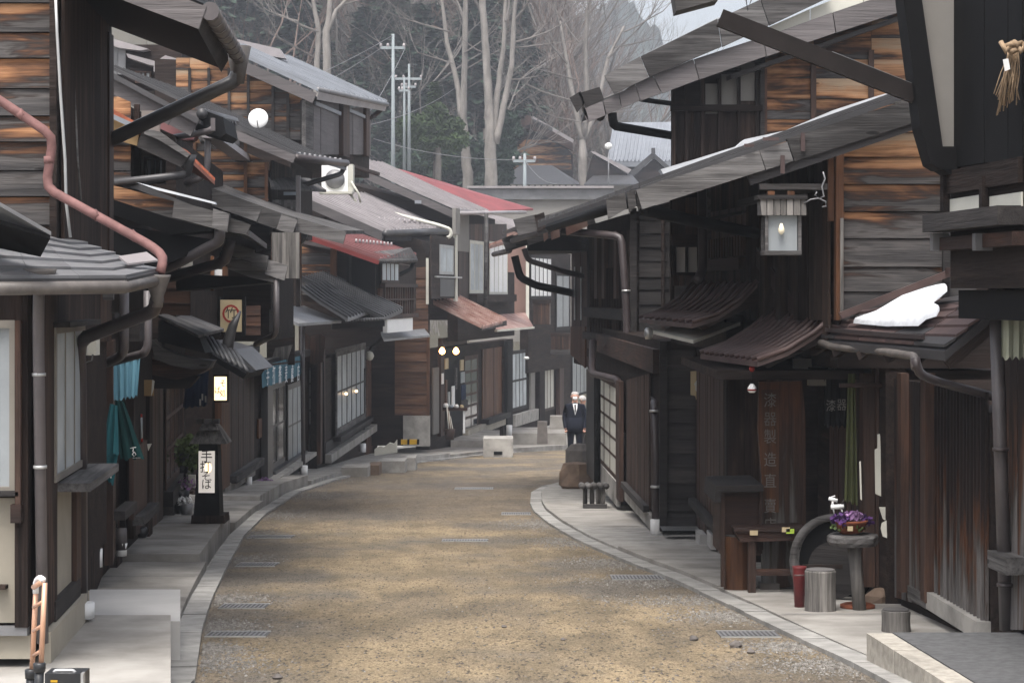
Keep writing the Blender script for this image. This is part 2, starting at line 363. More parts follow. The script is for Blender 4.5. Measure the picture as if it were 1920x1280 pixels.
def box(name, c, s, mat, par=None, rz=0.0, col=None, tilt=0.0):
    x, y, z = s[0] / 2, s[1] / 2, s[2] / 2
    vs = [(i * x, j * y, k * z) for i in (-1, 1) for j in (-1, 1) for k in (-1, 1)]
    fs = [(0, 1, 3, 2), (4, 6, 7, 5), (0, 4, 5, 1), (2, 3, 7, 6), (0, 2, 6, 4), (1, 5, 7, 3)]
    return mk(name, vs, fs, mat, par, Matrix.Translation(Vector(c)) @ Matrix.Rotation(rz, 4, 'Z') @ Matrix.Rotation(tilt, 4, 'Y'), col)
def lathe(name, c, prof, mat, par=None, seg=16, Mr=None, jit=0.0, smooth=True):
    vs, fs = [], []
    for r, z in prof:
        for s in range(seg):
            an = 2 * math.pi * s / seg; q = r * (1 + rr(-jit, jit)); vs.append((q * math.cos(an), q * math.sin(an), z))
    for i in range(len(prof) - 1):
        for s in range(seg): fs.append((i * seg + s, i * seg + (s + 1) % seg, (i + 1) * seg + (s + 1) % seg, (i + 1) * seg + s))
    fs += [tuple(range(seg)), tuple(range((len(prof) - 1) * seg, len(prof) * seg))]
    Mw = Matrix.Translation(Vector(c)) @ (Mr or I4)
    o = mk(name, vs, fs, mat, par, Mw)
    if smooth and jit == 0:
        me = o.data
        for p in me.polygons: p.use_smooth = len(p.vertices) == 4
    return o
def extr(name, pts, D0, D1, dx, mat, par, dz=0.0):
    """pixel polygon in the plane D0, carried back to D1 along the street"""
    L = D1 - D0; off = Vector((dx * L, L, dz)); a = [P(x, y, D0) for x, y in pts]; n = len(a)
    vs = a + [p + off for p in a]
    fs = [tuple(range(n)), tuple(range(2 * n - 1, n - 1, -1))] + [(i, (i + 1) % n, n + (i + 1) % n, n + i) for i in range(n)]
    return wmk(name, vs, fs, mat, par)
def roof(par, prof, D0, D1, dx, th, mat, seam=None, name='roof', smat=None, wave=None, dz=0.0):
    """prof: pixels from eave to ridge in plane D0; th metres thick. seam=(spacing, width, height). wave=(pitch,height) corrugates"""
    a = [P(x, y, D0) for x, y in prof]; L = D1 - D0; off = Vector((dx * L, L, dz)); n = len(a); dn = Vector((0, 0, -th))
    if wave:
        k = max(2, int(L / wave[0] * 4)); vs = []; fs = []
        for j in range(k + 1):
            for p in a: vs.append(p + off * (j / k) + Vector((0, 0, wave[1] * abs(math.sin(math.pi * j / 4)))))
        for j in range(k + 1):
            for p in a: vs.append(p + off * (j / k) + dn)
        N_ = (k + 1) * n
        for j in range(k):
            for i in range(n - 1):
                q = (j * n + i, j * n + i + 1, (j + 1) * n + i + 1, (j + 1) * n + i); fs.append(q); fs.append(tuple(N_ + t for t in q[::-1]))
            for i in (0, n - 1): fs.append((j * n + i, (j + 1) * n + i, N_ + (j + 1) * n + i, N_ + j * n + i))
        for j in (0, k):
            for i in range(n - 1): fs.append((j * n + i, j * n + i + 1, N_ + j * n + i + 1, N_ + j * n + i))
        r = wmk(name, vs, fs, mat, par)
    else:
        q = a + [p + dn for p in a[::-1]]; m = len(q)
        vs = q + [p + off for p in q]
        fs = [(i, i + 1, m - 2 - i, m - 1 - i) for i in range(n - 1)] + [(m + i, m + i + 1, 2 * m - 2 - i, 2 * m - 1 - i) for i in range(n - 1)]
        fs += [(i, (i + 1) % m, m + (i + 1) % m, m + i) for i in range(m)]
        r = wmk(name, vs, fs, mat, par)
    if seam:
        sp, w, h = seam; k = int(L / sp); vs = []; fs = []
        for j in range(k + 1):
            t = (j + .02) / k * .995 if k else 0
            for i in range(n - 1):
                A, B = a[i] + off * t + Vector((0, 0, .002)), a[i + 1] + off * t + Vector((0, 0, .002)); b = len(vs); U = off.normalized() * w
                H = Vector((0, 0, h)); vs += [A, B, B + U, A + U, A + H, B + H, B + U + H, A + U + H]
                fs += [(b, b + 1, b + 2, b + 3), (b + 4, b + 7, b + 6, b + 5), (b, b + 4, b + 5, b + 1), (b + 3, b + 2, b + 6, b + 7), (b, b + 3, b + 7, b + 4), (b + 1, b + 5, b + 6, b + 2)]
        if vs: stuff(wmk('roof_seams', vs, fs, smat or mat, r))
    return r
def verge(par, a, b, hpx, D, mat='fascia', n=3, t=.05, off=0.0, ends=0, name='verge_board', jit=.012, over=.02):
    """a, b pixels: top edge from eave tip to ridge end; hpx board height in pixels"""
    pl = gab(D); A = Vector(pl.loc(*a)); B = Vector(pl.loc(*b)); h = hpx / F * D; d = (B - A); L = d.length; d.normalize(); nn = Vector((-d.y, d.x))
    if nn.y > 0: nn = -nn
    s = 0.0; cuts = [0.0] + sorted(rr(.12, .9) for _ in range(n - 1)) + [1.0]
    for i in range(n):
        s0, s1 = cuts[i] * L, cuts[i + 1] * L; j = rr(-jit, jit); k = rr(-jit, jit) * .5
        p = [A + d * s0 + nn * j, A + d * (s1 - .004) + nn * j, A + d * (s1 - .004) + nn * (h + k), A + d * (s0 + .003 * i) + nn * (h + k)]
        lpoly(name, pl, [tuple(q) for q in p], off + .002 * i, off + t + .012 * (n - i) * .5, mat, par, (.5 + rr(-.15, .15), .5, .5))
def win(pl, x0, x1, yt, yb, cols, rows, fmat, pmat, par, o=0.02, fw=.05, mw=.022, t=.05, name='window', lat=None, rgap=None):
    u0, u1, z0, z1 = rect(pl, x0, x1, yt, yb)
    if u0 > u1: u0, u1 = u1, u0
    if abs(pl.u.y) > .6: t, mw = t * .4, mw * .8
    # frame: one ring
    c = ((u0 + u1) / 2, (z0 + z1) / 2); Mw = pl.M @ Matrix.Translation((c[0], 0, c[1])); a, b = (u1 - u0) / 2, (z1 - z0) / 2
    def ring(A, B, w, o0, o1):
        vs = []; 
        for oo in (o0, o1):
            for q, r in ((A, B), (A - w, B - w)): vs += [(-q, oo * pl.s, -r), (q, oo * pl.s, -r), (q, oo * pl.s, r), (-q, oo * pl.s, r)]
        fs = []
        for i in range(4):
            j = (i + 1) % 4
            fs += [(i, j, 4 + j, 4 + i), (8 + i, 8 + j, 12 + j, 12 + i), (i, j, 8 + j, 8 + i), (4 + i, 4 + j, 12 + j, 12 + i)]
        return vs, fs
    fw = min(fw, a * .3, b * .3)
    vs, fs = ring(a, b, fw, o, o + t)
    fr = mk(name, vs, fs, fmat, par, Mw)
    U0, U1, Z0, Z1 = u0 + fw, u1 - fw, z0 + fw, z1 - fw; du, dz = (U1 - U0) / cols, (Z1 - Z0) / rows
    for i in range(cols):
        for j in range(rows):
            lbx('pane', pl, U0 + du * i, U0 + du * (i + 1), Z0 + dz * j, Z0 + dz * (j + 1), o + .002, o + .008, pmat, fr)
    for i in range(1, cols): lbx('glazing_bar', pl, U0 + du * i - mw / 2, U0 + du * i + mw / 2, Z0 + .001, Z1 - .001, o + .009, o + t * .75, lat or fmat, fr)
    for j in range(1, rows): lbx('glazing_bar', pl, U0 + .001, U1 - .001, Z0 + dz * j - mw / 2, Z0 + dz * j + mw / 2, o + .0095, o + t * .6, lat or fmat, fr)
    return fr
def bars(name, pl, x0, x1, yt, yb, n, w, o0, o1, mat, par):
    u0, u1, z0, z1 = rect(pl, x0, x1, yt, yb)
    for i in range(n):
        u = u0 + (u1 - u0) * (i + .5) / n; lbx(name, pl, u - w / 2, u + w / 2, z0, z1, o0, o1, mat, par)
def txt(s, pl, px, py, size, mat, par, o, sx=1.0, name='lettering', vert=False, gap=1.1, ext=.002):
    cu = bpy.data.curves.new(name, 'FONT'); cu.body = '\n'.join(s) if vert else s
    cu.size = size; cu.align_x = 'CENTER'; cu.align_y = 'CENTER'; cu.extrude = ext; cu.space_line = gap; cu.resolution_u = 2
    ob = bpy.data.objects.new(name, cu); me = bpy.data.meshes.new_from_object(ob); bpy.data.objects.remove(ob)
    me.materials.clear(); me.materials.append(M[mat]); me.name = name
    t = bpy.data.objects.new(name, me); u, z = pl.loc(px, py)
    q = pl.w(u, z, o); right = pl.u * (1 if pl.s == -1 else -1); nn = right.cross(Vector((0, 0, 1)))
    Mw = Matrix(((right.x * sx, 0, nn.x, q.x), (right.y * sx, 0, nn.y, q.y), (0, 1, 0, q.z), (0, 0, 0, 1)))
    return stuff(link(t, name, par, Mw)) if False else link(t, name, par, Mw)
def cloth(name, pl, x0, x1, yt, yb, mat, par=None, o=.05, amp=.02, waves=5, nx=28, nz=8, slits=0, drape=0.0, quad=None):
    if quad: tl, tr, br, bl = [Vector(pl.loc(*q)) for q in quad]
    else:
        u0, u1, z0, z1 = rect(pl, x0, x1, yt, yb); tl, tr, br, bl = Vector((u0, z1)), Vector((u1, z1)), Vector((u1, z0)), Vector((u0, z0))
    vs, fs = [], []; ph = rr(0, 6)
    for side in (0, 1):
        for j in range(nz + 1):
            for i in range(nx + 1):
                s, t = i / nx, j / nz; p = (tl * (1 - s) + tr * s) * (1 - t) + (bl * (1 - s) + br * s) * t
                w = amp * (.3 + .7 * t) * (math.sin(s * waves * 6.283 + ph) + .4 * math.sin(s * waves * 2.7 * 6.283 + t * 2))
                q = pl.w(p.x, p.y + .012 * t * math.sin(s * waves * 9), o + w + side * .003); vs.append(q)
    N_ = (nz + 1) * (nx + 1)
    for j in range(nz):
        for i in range(nx):
            if slits and j > 1 and i % (nx // slits) == 0 and i: continue
            q = (j * (nx + 1) + i, j * (nx + 1) + i + 1, (j + 1) * (nx + 1) + i + 1, (j + 1) * (nx + 1) + i); fs += [q, tuple(N_ + k for k in q[::-1])]
    return wmk(name, vs, fs, mat, par, None, True)

def vpoly(par, pl, top, bot, o, t, mat, name='verge_board'):
    """boards between matched top and bottom pixel lists"""
    for i in range(len(top) - 1):
        g = .8; a, b, c, d = top[i], top[i + 1], bot[i + 1], bot[i]; j = rr(-1, 1)
        poly(name, pl, [(a[0] + g, a[1] + j), (b[0] - g, b[1] + j), (c[0] - g, c[1] + j), (d[0] + g, d[1] + j)], o, o + t + .004 * (i % 3), mat, par, (.5 + rr(-.14, .14), .5, .5))
# ================================================================ THE SETTING
def lerp(T, d):
    if d <= T[0][0]: return T[0][1]
    for (a, x), (b, y) in zip(T, T[1:]):
        if d <= b: return x + (y - x) * (d - a) / (b - a)
    return T[-1][1]
def road_pt(px, py): D = 6400 / (py - 745); return D, (px - CX) / F * D
LE = sorted([road_pt(*q) for q in [(366, 1280), (379, 1182), (400, 1120), (424, 1070), (457, 1008), (500, 965), (560, 925), (640, 898), (700, 884), (780, 868)]])
LE = [(5, LE[0][1] + .25)] + LE + [(56, -1.45), (61, -.2), (66, 1.9), (74, 5.2), (84, 10)]
RE = sorted([road_pt(*q) for q in [(1646, 1276), (1590, 1246), (1520, 1214), (1452, 1182), (1370, 1141), (1250, 1085), (1149, 1046), (1075, 1012), (1030, 985), (1000, 960), (994, 946)]])
RE = [(5, RE[0][1] + .45)] + RE + [(35.5, .32), (38, .55), (40, 1.0), (42, 1.8), (45, 3.6), (50, 7), (60, 14), (84, 20)]
def strip(name, fl, fr, zl, D0, D1, n, mat, nx=1, par=None):
    vs, fs = [], []
    for i in range(n + 1):
        D = D0 + (D1 - D0) * i / n; a, b = fl(D), fr(D)
        for j in range(nx + 1): vs.append((a + (b - a) * j / nx, D, zl(D)))
    for i in range(n):
        for j in range(nx): q = i * (nx + 1) + j; fs.append((q, q + 1, q + nx + 2, q + nx + 1))
    return mk(name, vs, fs, mat, par)
g_ = mk('ground', [(-260, -20, .95 - .03), (260, -20, .95 - .03), (260, 90, gz(90) - .03), (-260, 90, gz(90) - .03), (-260, 118, -4.6), (260, 118, -4.6)], [(0, 1, 2, 3), (3, 2, 5, 4)], 'concd'); struct(g_)
r_ = strip('road', lambda d: lerp(LE, d), lambda d: lerp(RE, d), gz, 5, 84, 110, 'dirt', 8); struct(r_)
# kerbs: separate stones along both sides
def offset_pt(T, d, w):
    e = .4; x0, x1 = lerp(T, d - e), lerp(T, d + e); t = Vector((x1 - x0, 2 * e)).normalized(); n = Vector((-t.y, t.x)) if w < 0 else Vector((t.y, -t.x))
    return Vector((lerp(T, d), d)) + n * abs(w)
def kerb(label, T, sgn, D0, D1, width, rise):
    k = thing('kerb', label, 'kerb', (lerp(T, D0), D0, gz(D0))); d = D0; struct(k)
    if 'category' in k: del k['category']
    while d < D1:
        L = rr(.52, .66); e = .008 * max(1, d / 20)
        sl = abs(lerp(T, d + .5) - lerp(T, d)) * 2; L2 = L / math.hypot(1, sl)
        a, b = Vector((lerp(T, d + e), d + e)), Vector((lerp(T, d + L2 - e), d + L2 - e))
        c, f = offset_pt(T, d + L2 - e, sgn * width), offset_pt(T, d + e, sgn * width); z = rise + rr(-.004, .004)
        vs = [(q.x, q.y, gz(q.y) - .1) for q in (a, b, c, f)] + [(q.x, q.y, gz(q.y) + z) for q in (a, b, c, f)]
        wmk('kerb_stone', vs, [(0, 1, 2, 3), (4, 5, 6, 7), (0, 1, 5, 4), (1, 2, 6, 5), (2, 3, 7, 6), (3, 0, 4, 7)], 'kerb', k)
        d += L2
    return k
kerb('grey kerb stones along the left side of the earth road', LE, -1, 8, 62, .17, .03)
kerb('grey kerb stones curving along the right side of the earth road', RE, 1, 8.5, 39, .17, .03)
WL = [(7, -2.9), (12.1, -2.9), (14.3, -3.4), (17.2, -3.6), (19.7, -3.75), (22.6, -3.95), (26.4, -4.35), (32.4, -4.55), (37.4, -4.4), (46, -4.0), (58, -3.2), (62, -2.6), (74, -.4), (80, .9), (88, 3)]
def lk(d): return lerp(LE, d) - .175
def slabl(D0, D1, z0, z1, xr, mat, label_n='pavement', xl=None):
    """left pavement slab between the wall line and the kerb (or a given edge)"""
    n = max(1, int((D1 - D0) / 1.5)); vs, fs = [], []
    for i in range(n + 1):
        D = D0 + (D1 - D0) * i / n; z = z0 + (z1 - z0) * i / n; b = xr(D) if callable(xr) else xr; a = (xl(D) if xl else lerp(WL, D) - .6)
        vs += [(a, D, z), (b, D, z), (b, D, gz(D) - .1), (a, D, gz(D) - .1)]
    for i in range(n):
        q = i * 4; fs += [(q, q + 1, q + 5, q + 4), (q + 1, q + 2, q + 6, q + 5)]
    fs += [(0, 1, 2, 3), (n * 4, n * 4 + 1, n * 4 + 2, n * 4 + 3)]
    return struct(wmk(label_n, vs, fs, mat))
def zat(py, D): return CZ + (HZ - py) / F * D
slabl(6, 12.75, zat(1152, 12.75), zat(1152, 12.75), lambda d: -.16 * d, 'conc')
slabl(12.76, 14.2, zat(1110, 14.2) + .03, zat(1110, 14.2) + .02, lambda d: -.1555 * d, 'concw')
slabl(6, 14.2, gz(6) + .05, gz(14.2) + .05, lk, 'concd', 'pavement', lambda d: -2.5)
slabl(14.21, 19.5, gz(14.2) + .06, gz(19.5) + .10, lk, 'conc')
slabl(19.51, 25.4, gz(19.5) + .17, gz(25.4) + .20, lambda d: lk(d) - .06, 'conc')
slabl(25.41, 30.6, gz(25.4) + .11, gz(30.6) + .12, lk, 'conc')
slabl(30.61, 38.5, gz(30.6) + .19, gz(38.5) + .20, lambda d: lk(d) - .05, 'conc')
slabl(38.51, 47, gz(38.5) + .10, gz(47) + .13, lk, 'concd')
slabl(47.01, 56, gz(47) + .12, gz(56) + .14, lk, 'conc')
slabl(56.01, 80, gz(56) + .10, gz(80) + .2, lk, 'conc')
# a stained raised ledge of old blocks on the left pavement near the bend
b_ = thing('stone_ledge', 'weathered pale stone ledge standing proud of the left pavement before the bend', 'ledge', (-3, 44, gz(44)))
for i, (x0, x1, yt, yb, D, m) in enumerate([(640, 690, 876, 900, 43, 'conc'), (690, 712, 872, 896, 44, 'rock'), (712, 760, 864, 894, 45.5, 'concd'), (760, 780, 858, 884, 47, 'concd')]):
    bx('block', gab(D), x0, x1 - 1, yt, yb, -.9, 0, m, b_)
b_ = thing('granite_ledge', 'plain grey concrete block beside the road under the shop with two bulbs', 'block', P(935, 856, 57)); bx('block_body', gab(57), 906, 962, 822, 857, -1.2, 0, 'concd', b_); bx('socket', gab(57), 926, 942, 846, 852, .002, .02, 'black', b_)
b_ = thing('step', 'long low concrete step leading up to the far shop fronts', 'step', P(900, 845, 62)); bx('step_body', gab(63), 845, 935, 826, 846, -5, 0, 'conc', b_); bx('tread', gab(66), 960, 1062, 812, 838, -3, 0, 'conc', b_)
# right pavement
def rk(d): return lerp(RE, d) + .175
def slabr(D0, D1, z0, z1, xr, mat, x_in=rk):
    n = max(1, int((D1 - D0) / 1.2)); vs, fs = [], []
    for i in range(n + 1):
        D = D0 + (D1 - D0) * i / n; z = z0 + (z1 - z0) * i / n; a, b = x_in(D), (xr(D) if callable(xr) else xr)
        vs += [(a, D, z), (b, D, z), (b, D, gz(D) - .1), (a, D, gz(D) - .1)]
    for i in range(n):
        q = i * 4; fs += [(q, q + 1, q + 5, q + 4), (q, q + 4, q + 7, q + 3)]
    fs += [(0, 1, 2, 3), (n * 4, n * 4 + 1, n * 4 + 2, n * 4 + 3)]
    return struct(wmk('pavement', vs, fs, mat))
slabr(6, 13.0, gz(6) + .035, gz(13) + .035, 5, 'concd')
slabr(13.01, 17.5, gz(13) + .035, gz(17.5) + .05, 5, 'conc')
slabr(17.51, 22, gz(17.5) + .06, gz(22) + .07, 4.5, 'conc')
slabr(22.01, 25.5, gz(22) + .05, gz(25.5) + .055, 4, 'concd')
slabr(25.51, 31, gz(25.5) + .06, gz(31) + .07, 4, 'conc')
slabr(31.01, 39, gz(31) + .055, gz(39) + .08, 3.4, 'concd')
# granite step with an asphalt top, lower right corner
st = thing('granite_step', 'rough pale granite edging round a grey asphalt ramp in the lower right corner', 'step', P(1700, 1230, 12.2))
gp = [(P(1625, 1187, 12.6)), P(1668, 1184, 12.75)]
D_a, D_b = 12.75, 9.5; zt = zat(1186, 12.75)
def xs(d): return P(1625, 1186, 12.75).x + (12.75 - d) * .085
for i in range(6):
    d1 = D_a - i * .62; d0 = d1 - .605
    vs = [(xs(d), d, z) for d in (d0, d1) for z in (zt - .22, zt)] + [(xs(d) + .15, d, z) for d in (d0, d1) for z in (zt - .22, zt + rr(-.003, .003))]
    wmk('granite_block', vs, [(0, 1, 3, 2), (4, 5, 7, 6), (0, 1, 5, 4), (2, 3, 7, 6), (1, 3, 7, 5), (0, 2, 6, 4)], 'granite', st)
wmk('asphalt_top', [(xs(D_a) + .155, D_a, zt + .004), (6, D_a, zt + .004), (6, 8.9, zt + .004), (xs(8.9) + .155, 8.9, zt + .004), (xs(D_a) + .155, D_a, zt - .2), (6, D_a, zt - .2), (6, 8.9, zt - .2), (xs(8.9) + .155, 8.9, zt - .2)],
    [(0, 1, 2, 3), (0, 1, 5, 4), (1, 2, 6, 5), (2, 3, 7, 6), (3, 0, 4, 7)], 'asphalt', st)
# thin joints scored across the pavements
def joint(x0, x1, D, z, par=None):
    o = wmk('pavement_joint', [(x0, D, z + .004), (x1, D, z + .004), (x1, D + .02, z + .004), (x0, D + .02, z + .004)], [(0, 1, 2, 3)], 'asphalt'); return struct(o)
for D in (16.2, 18.0): joint(lerp(WL, D) + .1, lk(D) - .02, D, gz(D) + .06 + .04 * (D - 14.2) / 5.3 + .002)
for D in (21.4, 23.4): joint(lerp(WL, D) + .1, lk(D) - .08, D, gz(D) + .17 + .03 * (D - 19.5) / 5.9 + .002)
for D in (28.0,): joint(lerp(WL, D) + .1, lk(D) - .02, D, gz(D) + .117)
for D in (15.3, 19.2, 20.6, 27.2, 29.0): joint(rk(D) + .02, 4.0 if D < 18 else 3.0 if D < 22 else 1.9, D, gz(D) + (.045 if D < 17 else .068))
# drain grates, gravel, stones
def grate(px0, px1, py, dep, label):
    D = 6400 / (py - 745); x0, x1 = (px0 - CX) / F * D, (px1 - CX) / F * D
    t = thing('drain_grate', label, 'grate', ((x0 + x1) / 2, D, gz(D)), 'steel drain grates let into the road edges')
    sl = lambda y: gz(y) + .008
    for y0, y1, a, b in [(D, D + .025, x0, x1), (D + dep - .025, D + dep, x0, x1)]:
        wmk('frame_bar', [(a, y0, sl(y0)), (b, y0, sl(y0)), (b, y1, sl(y1)), (a, y1, sl(y1)), (a, y0, gz(y0) - .02), (b, y0, gz(y0) - .02)], [(0, 1, 2, 3), (0, 1, 5, 4)], 'alu', t)
    n = max(6, int((x1 - x0) / .03)); vs, fs = [], []
    for i in range(n):
        a = x0 + (x1 - x0) * i / n; b = a + (x1 - x0) / n * .5; k = len(vs)
        vs += [(a, D + .026, sl(D)), (b, D + .026, sl(D)), (b, D + dep - .026, sl(D + dep)), (a, D + dep - .026, sl(D + dep))]; fs.append((k, k + 1, k + 2, k + 3))
    stuff(wmk('grate_bars', vs, fs, 'metal', t))
    wmk('pit', [(x0, D + .001, gz(D) + .004), (x1, D + .001, gz(D) + .004), (x1, D + dep - .001, gz(D + dep) + .004), (x0, D + dep - .001, gz(D + dep) + .004)], [(0, 1, 2, 3)], 'asphalt', t)
for i, (a, b, y, de, s) in enumerate([(383, 498, 1194, .34, 'nearest steel slot grate on the left road edge'), (408, 496, 1141, .38, 'steel slot grate second from the camera on the left road edge'),
        (440, 515, 1062, .45, 'steel grate third from the camera on the left road edge'), (462, 545, 1009, .5, 'farthest grey grate at the left kerb, level with the lantern'),
        (1352, 1466, 1195, .4, 'grate at the right kerb nearest the granite step'), (1148, 1248, 1087, .5, 'long grate at the right kerb opposite the lidded counter'),
        (940, 996, 965, .6, 'thin grey grate at the tip of the right kerb curve'), (828, 915, 1015, .35, 'flat metal cover in the middle of the road'), (852, 925, 917, .7, 'far flat metal cover where the road turns dark')]): grate(a, b, y, de, s)
g2 = thing('drain_grate', 'narrow steel grate across the pavement at the foot of the clapboard pier', 'grate', P(1280, 997, 23.2), 'steel drain grates let into the road edges')
_d = 23.3; _z = zat(996, _d)
wmk('grate_pit', [(P(1243, 990, _d).x, _d, _z), (P(1320, 990, _d).x, _d, _z), (P(1320, 990, _d).x, _d + .45, _z), (P(1243, 990, _d).x, _d + .45, _z)], [(0, 1, 2, 3)], 'black', g2)
vs, fs = [], []
for i in range(18):
    a = P(1243 + i * 4.2, 990, _d).x; b = a + .014; k = len(vs); vs += [(a, _d, _z + .01), (b, _d, _z + .01), (b, _d + .45, _z + .01), (a, _d + .45, _z + .01)]; fs.append((k, k + 1, k + 2, k + 3))
stuff(wmk('grate_bars', vs, fs, 'alu', g2))
def pebble(vs, fs, x, y, z, r):
    k = len(vs); a = rr(0, 3); q = [(math.cos(a + i * 1.571) * r * rr(.7, 1.2), math.sin(a + i * 1.571) * r * rr(.7, 1.2)) for i in range(4)]
    vs += [(x + u, y + v, z) for u, v in q] + [(x + q[0][0] * .2, y + q[0][1] * .2, z + r * rr(.5, .9))]; fs += [(k, k + 1, k + 4), (k + 1, k + 2, k + 4), (k + 2, k + 3, k + 4), (k + 3, k, k + 4)]
def gravel(n, name, mat, pick, r0, r1):
    vs, fs = [], []
    for i in range(n): x, y = pick(); pebble(vs, fs, x, y, gz(y) + .001, rr(r0, r1))
    return stuff(mk(name, vs, fs, mat))
PL = [(14.9, .20, .5), (16.9, .22, .5), (21.0, .2, .7), (25.0, .22, .8), (29, .3, 1.1), (12.8, .22, .5), (13.6, .14, .3), (35, .35, 1.8), (41, .5, 2.5)]
def pl_():
    c = random.choice(PL); d = c[0] + random.gauss(0, c[2] * .5); return lerp(LE, d) + abs(random.gauss(0, c[1])) + .02, d
PR = [(12.7, .25, .5), (13.7, .2, .4), (15.6, .25, .5), (16.8, .4, .5), (18.5, .35, .6), (20.6, .3, .8), (23.5, .25, .9), (27, .3, 1.2)]
def pr_():
    c = random.choice(PR); d = c[0] + random.gauss(0, c[2] * .5); return lerp(RE, d) - abs(random.gauss(0, c[1])) - .02, d
gravel(6500, 'gravel', 'gravel', pl_, .005, .013); gravel(6500, 'gravel', 'gravel', pr_, .005, .013)
def pm_():
    d = 6400 / rr(100, 540); return rr(lerp(LE, d), lerp(RE, d)), d
gravel(2600, 'dark_grit', M['barkd'], pm_, .005, .013); gravel(700, 'pale_grit', 'gravel', pm_, .005, .013)
for i, (px, py, s) in enumerate([(1300, 1200, .035), (1380, 1213, .045), (1408, 1224, .03), (520, 1272, .03), (945, 1176, .02), (1055, 1200, .02)]):
    D = 6400 / (py - 745); o = lathe('stone', ((px - CX) / F * D, D, gz(D)), [(s * .7, 0), (s, s * .4), (s * .6, s * .8), (s * .1, s)], 'rockg', None, 7, None, .25)
    tag(o, ['loose tan stone on the road below the long right grate', 'largest loose stone lying near the right kerb', 'small dark stone beside the largest loose stone by the right kerb', 'dark stone at the bottom edge of the road on the left', 'small dark stone in the middle of the near road', 'small dark stone right of the road centre'][i], 'stone')

# ================================================================ RIGHT SIDE
DR = -.08
def leaf_wall(par, pl, region, mat, way='v', pitch=.2, **k): return boards('board', pl, region, pitch, way, mat, par, **k)
# ---- R4: big tall house behind, D 24 -> 31
h = thing('timber_house', 'tall timber house with snow on its high roof, second on the right', 'house', P(1560, 900, 24))
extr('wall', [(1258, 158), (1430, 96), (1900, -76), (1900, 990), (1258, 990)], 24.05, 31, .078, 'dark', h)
boards('board', gab(24), [(1434, 98), (1710, 0), (1710, 300), (1434, 300)], .24, 'h', 'plank', h, o=.012, t=.02, joints=(1526, 1633), amt=lambda z: .50 + z * .2 + rr(-.06, .08))
for x in (1432, 1524, 1632): bx('post', gab(24), x - 5, x + 5, 95 if x > 1500 else 130, 290, .03, .07, 'brownv', h)
f4 = gab(24)
boards('board', f4, [(1428, 130), (1258, 225), (1258, 520), (1428, 520)], .28, 'v', 'darkv', h, o=.01, t=.02)
for a, b, yt, yb in [(1414, 1388, 118, 190), (1382, 1352, 140, 204), (1346, 1322, 158, 214)]: bx('wall_panel', f4, a, b, yt, yb, .035, .045, 'greypl', h)
for x in (1418, 1384, 1348, 1316, 1286, 1262): bx('post', f4, x + 3, x - 3, 150, 520, .046, .10, 'darkv', h)
bx('beam', f4, 1428, 1256, 198, 210, .05, .12, 'dark', h)
bx('corner_post', gab(24), 1424, 1432, 120, 520, -.05, .09, 'greyd', h)
bars('lattice_bar', f4, 1300, 1262, 365, 440, 9, .03, .06, .10, 'brownv', h)
win(f4, 1398, 1320, 300, 395, 4, 2, 'brownv', 'paned', h, .11)
# windows of the dark clapboard bay (upper storey), pale panes
prof = [(1096, 206), (1140, 187), (1720, -32)]
roof(h, prof, 23.6, 24.7, 0, .05, 'metald', (.45, .03, .03))
V4 = gab(23.5); vpoly(h, V4, [(1132, 144), (1200, 108), (1344, 38), (1424, 2), (1540, -50)], [(1150, 178), (1216, 147), (1352, 90), (1440, 50), (1560, -6)], .06, .05, 'greyw')
vpoly(h, V4, [(1092, 204), (1130, 190), (1160, 178), (1190, 158), (1224, 143), (1300, 112), (1430, 70), (1560, 24), (1720, -30)], [(1100, 230), (1136, 216), (1165, 204), (1200, 190), (1240, 176), (1310, 150), (1436, 106), (1566, 62), (1720, 12)], .0, .05, 'fascia')
vpoly(h, V4, [(1436, 52), (1520, 16), (1620, -24), (1720, -60)], [(1440, 72), (1520, 44), (1620, 8), (1720, -26)], -.06, .03, 'offw', 'cream_panel')

for i, (a, b, c_, d_) in enumerate([(1068, 184, 1080, 208), (1084, 176, 1116, 200), (1090, 204, 1084, 226)]): poly('end_block', gab(23.5), [(a, b), (c_ + 8, b - 12), (c_ + 16, d_ - 14), (a + 14, d_ + 4)], 0, .05, 'greyd', h)
roof(h, [(1370, 140), (1720, 18)], 23.7, 24.6, DR, .05, 'fasciad', None, 'soffit')
tube('gutter', [P(1132, 206, 23.5), P(1132, 206, 23.5) + Vector((0, 1.0, 0))], .05, 'black', h)
pipe([(1148, 212, 23.7), (1150, 236, 23.7), (1305, 262, 25.6), (1306, 300, 25.6)], .05, 'black', h)
pipe([(1200, 186, 24.5), (1225, 190, 24.8), (1320, 202, 25)], .03, 'black', h, 'bracket')
for x, y in ((1299, 95), (1318, 66)): pass
for x, y, s in [(1297, 92, 22), (1490, 8, 20)]: bx('iron_strap', gab(23.45), x, x + 7, y - 15, y + s - 6, .01, .02, 'rustd', h)
for x, y in [(1160, 140), (1206, 142), (1272, 101), (1340, 70), (1436, 20)]: bx('knot_hole', gab(23.44), x, x + 6, y, y + 6, 0, .012, 'black', h)
sn = thing('snow', 'thin line of snow lying along the upper right roof edge', 'snow', P(1260, 90, 23.6))
poly('snow_ridge', gab(23.7), [(1184, 117), (1215, 99), (1290, 62), (1345, 34), (1352, 33), (1346, 41), (1290, 68), (1220, 103)], -.15, .03, 'snow', sn)
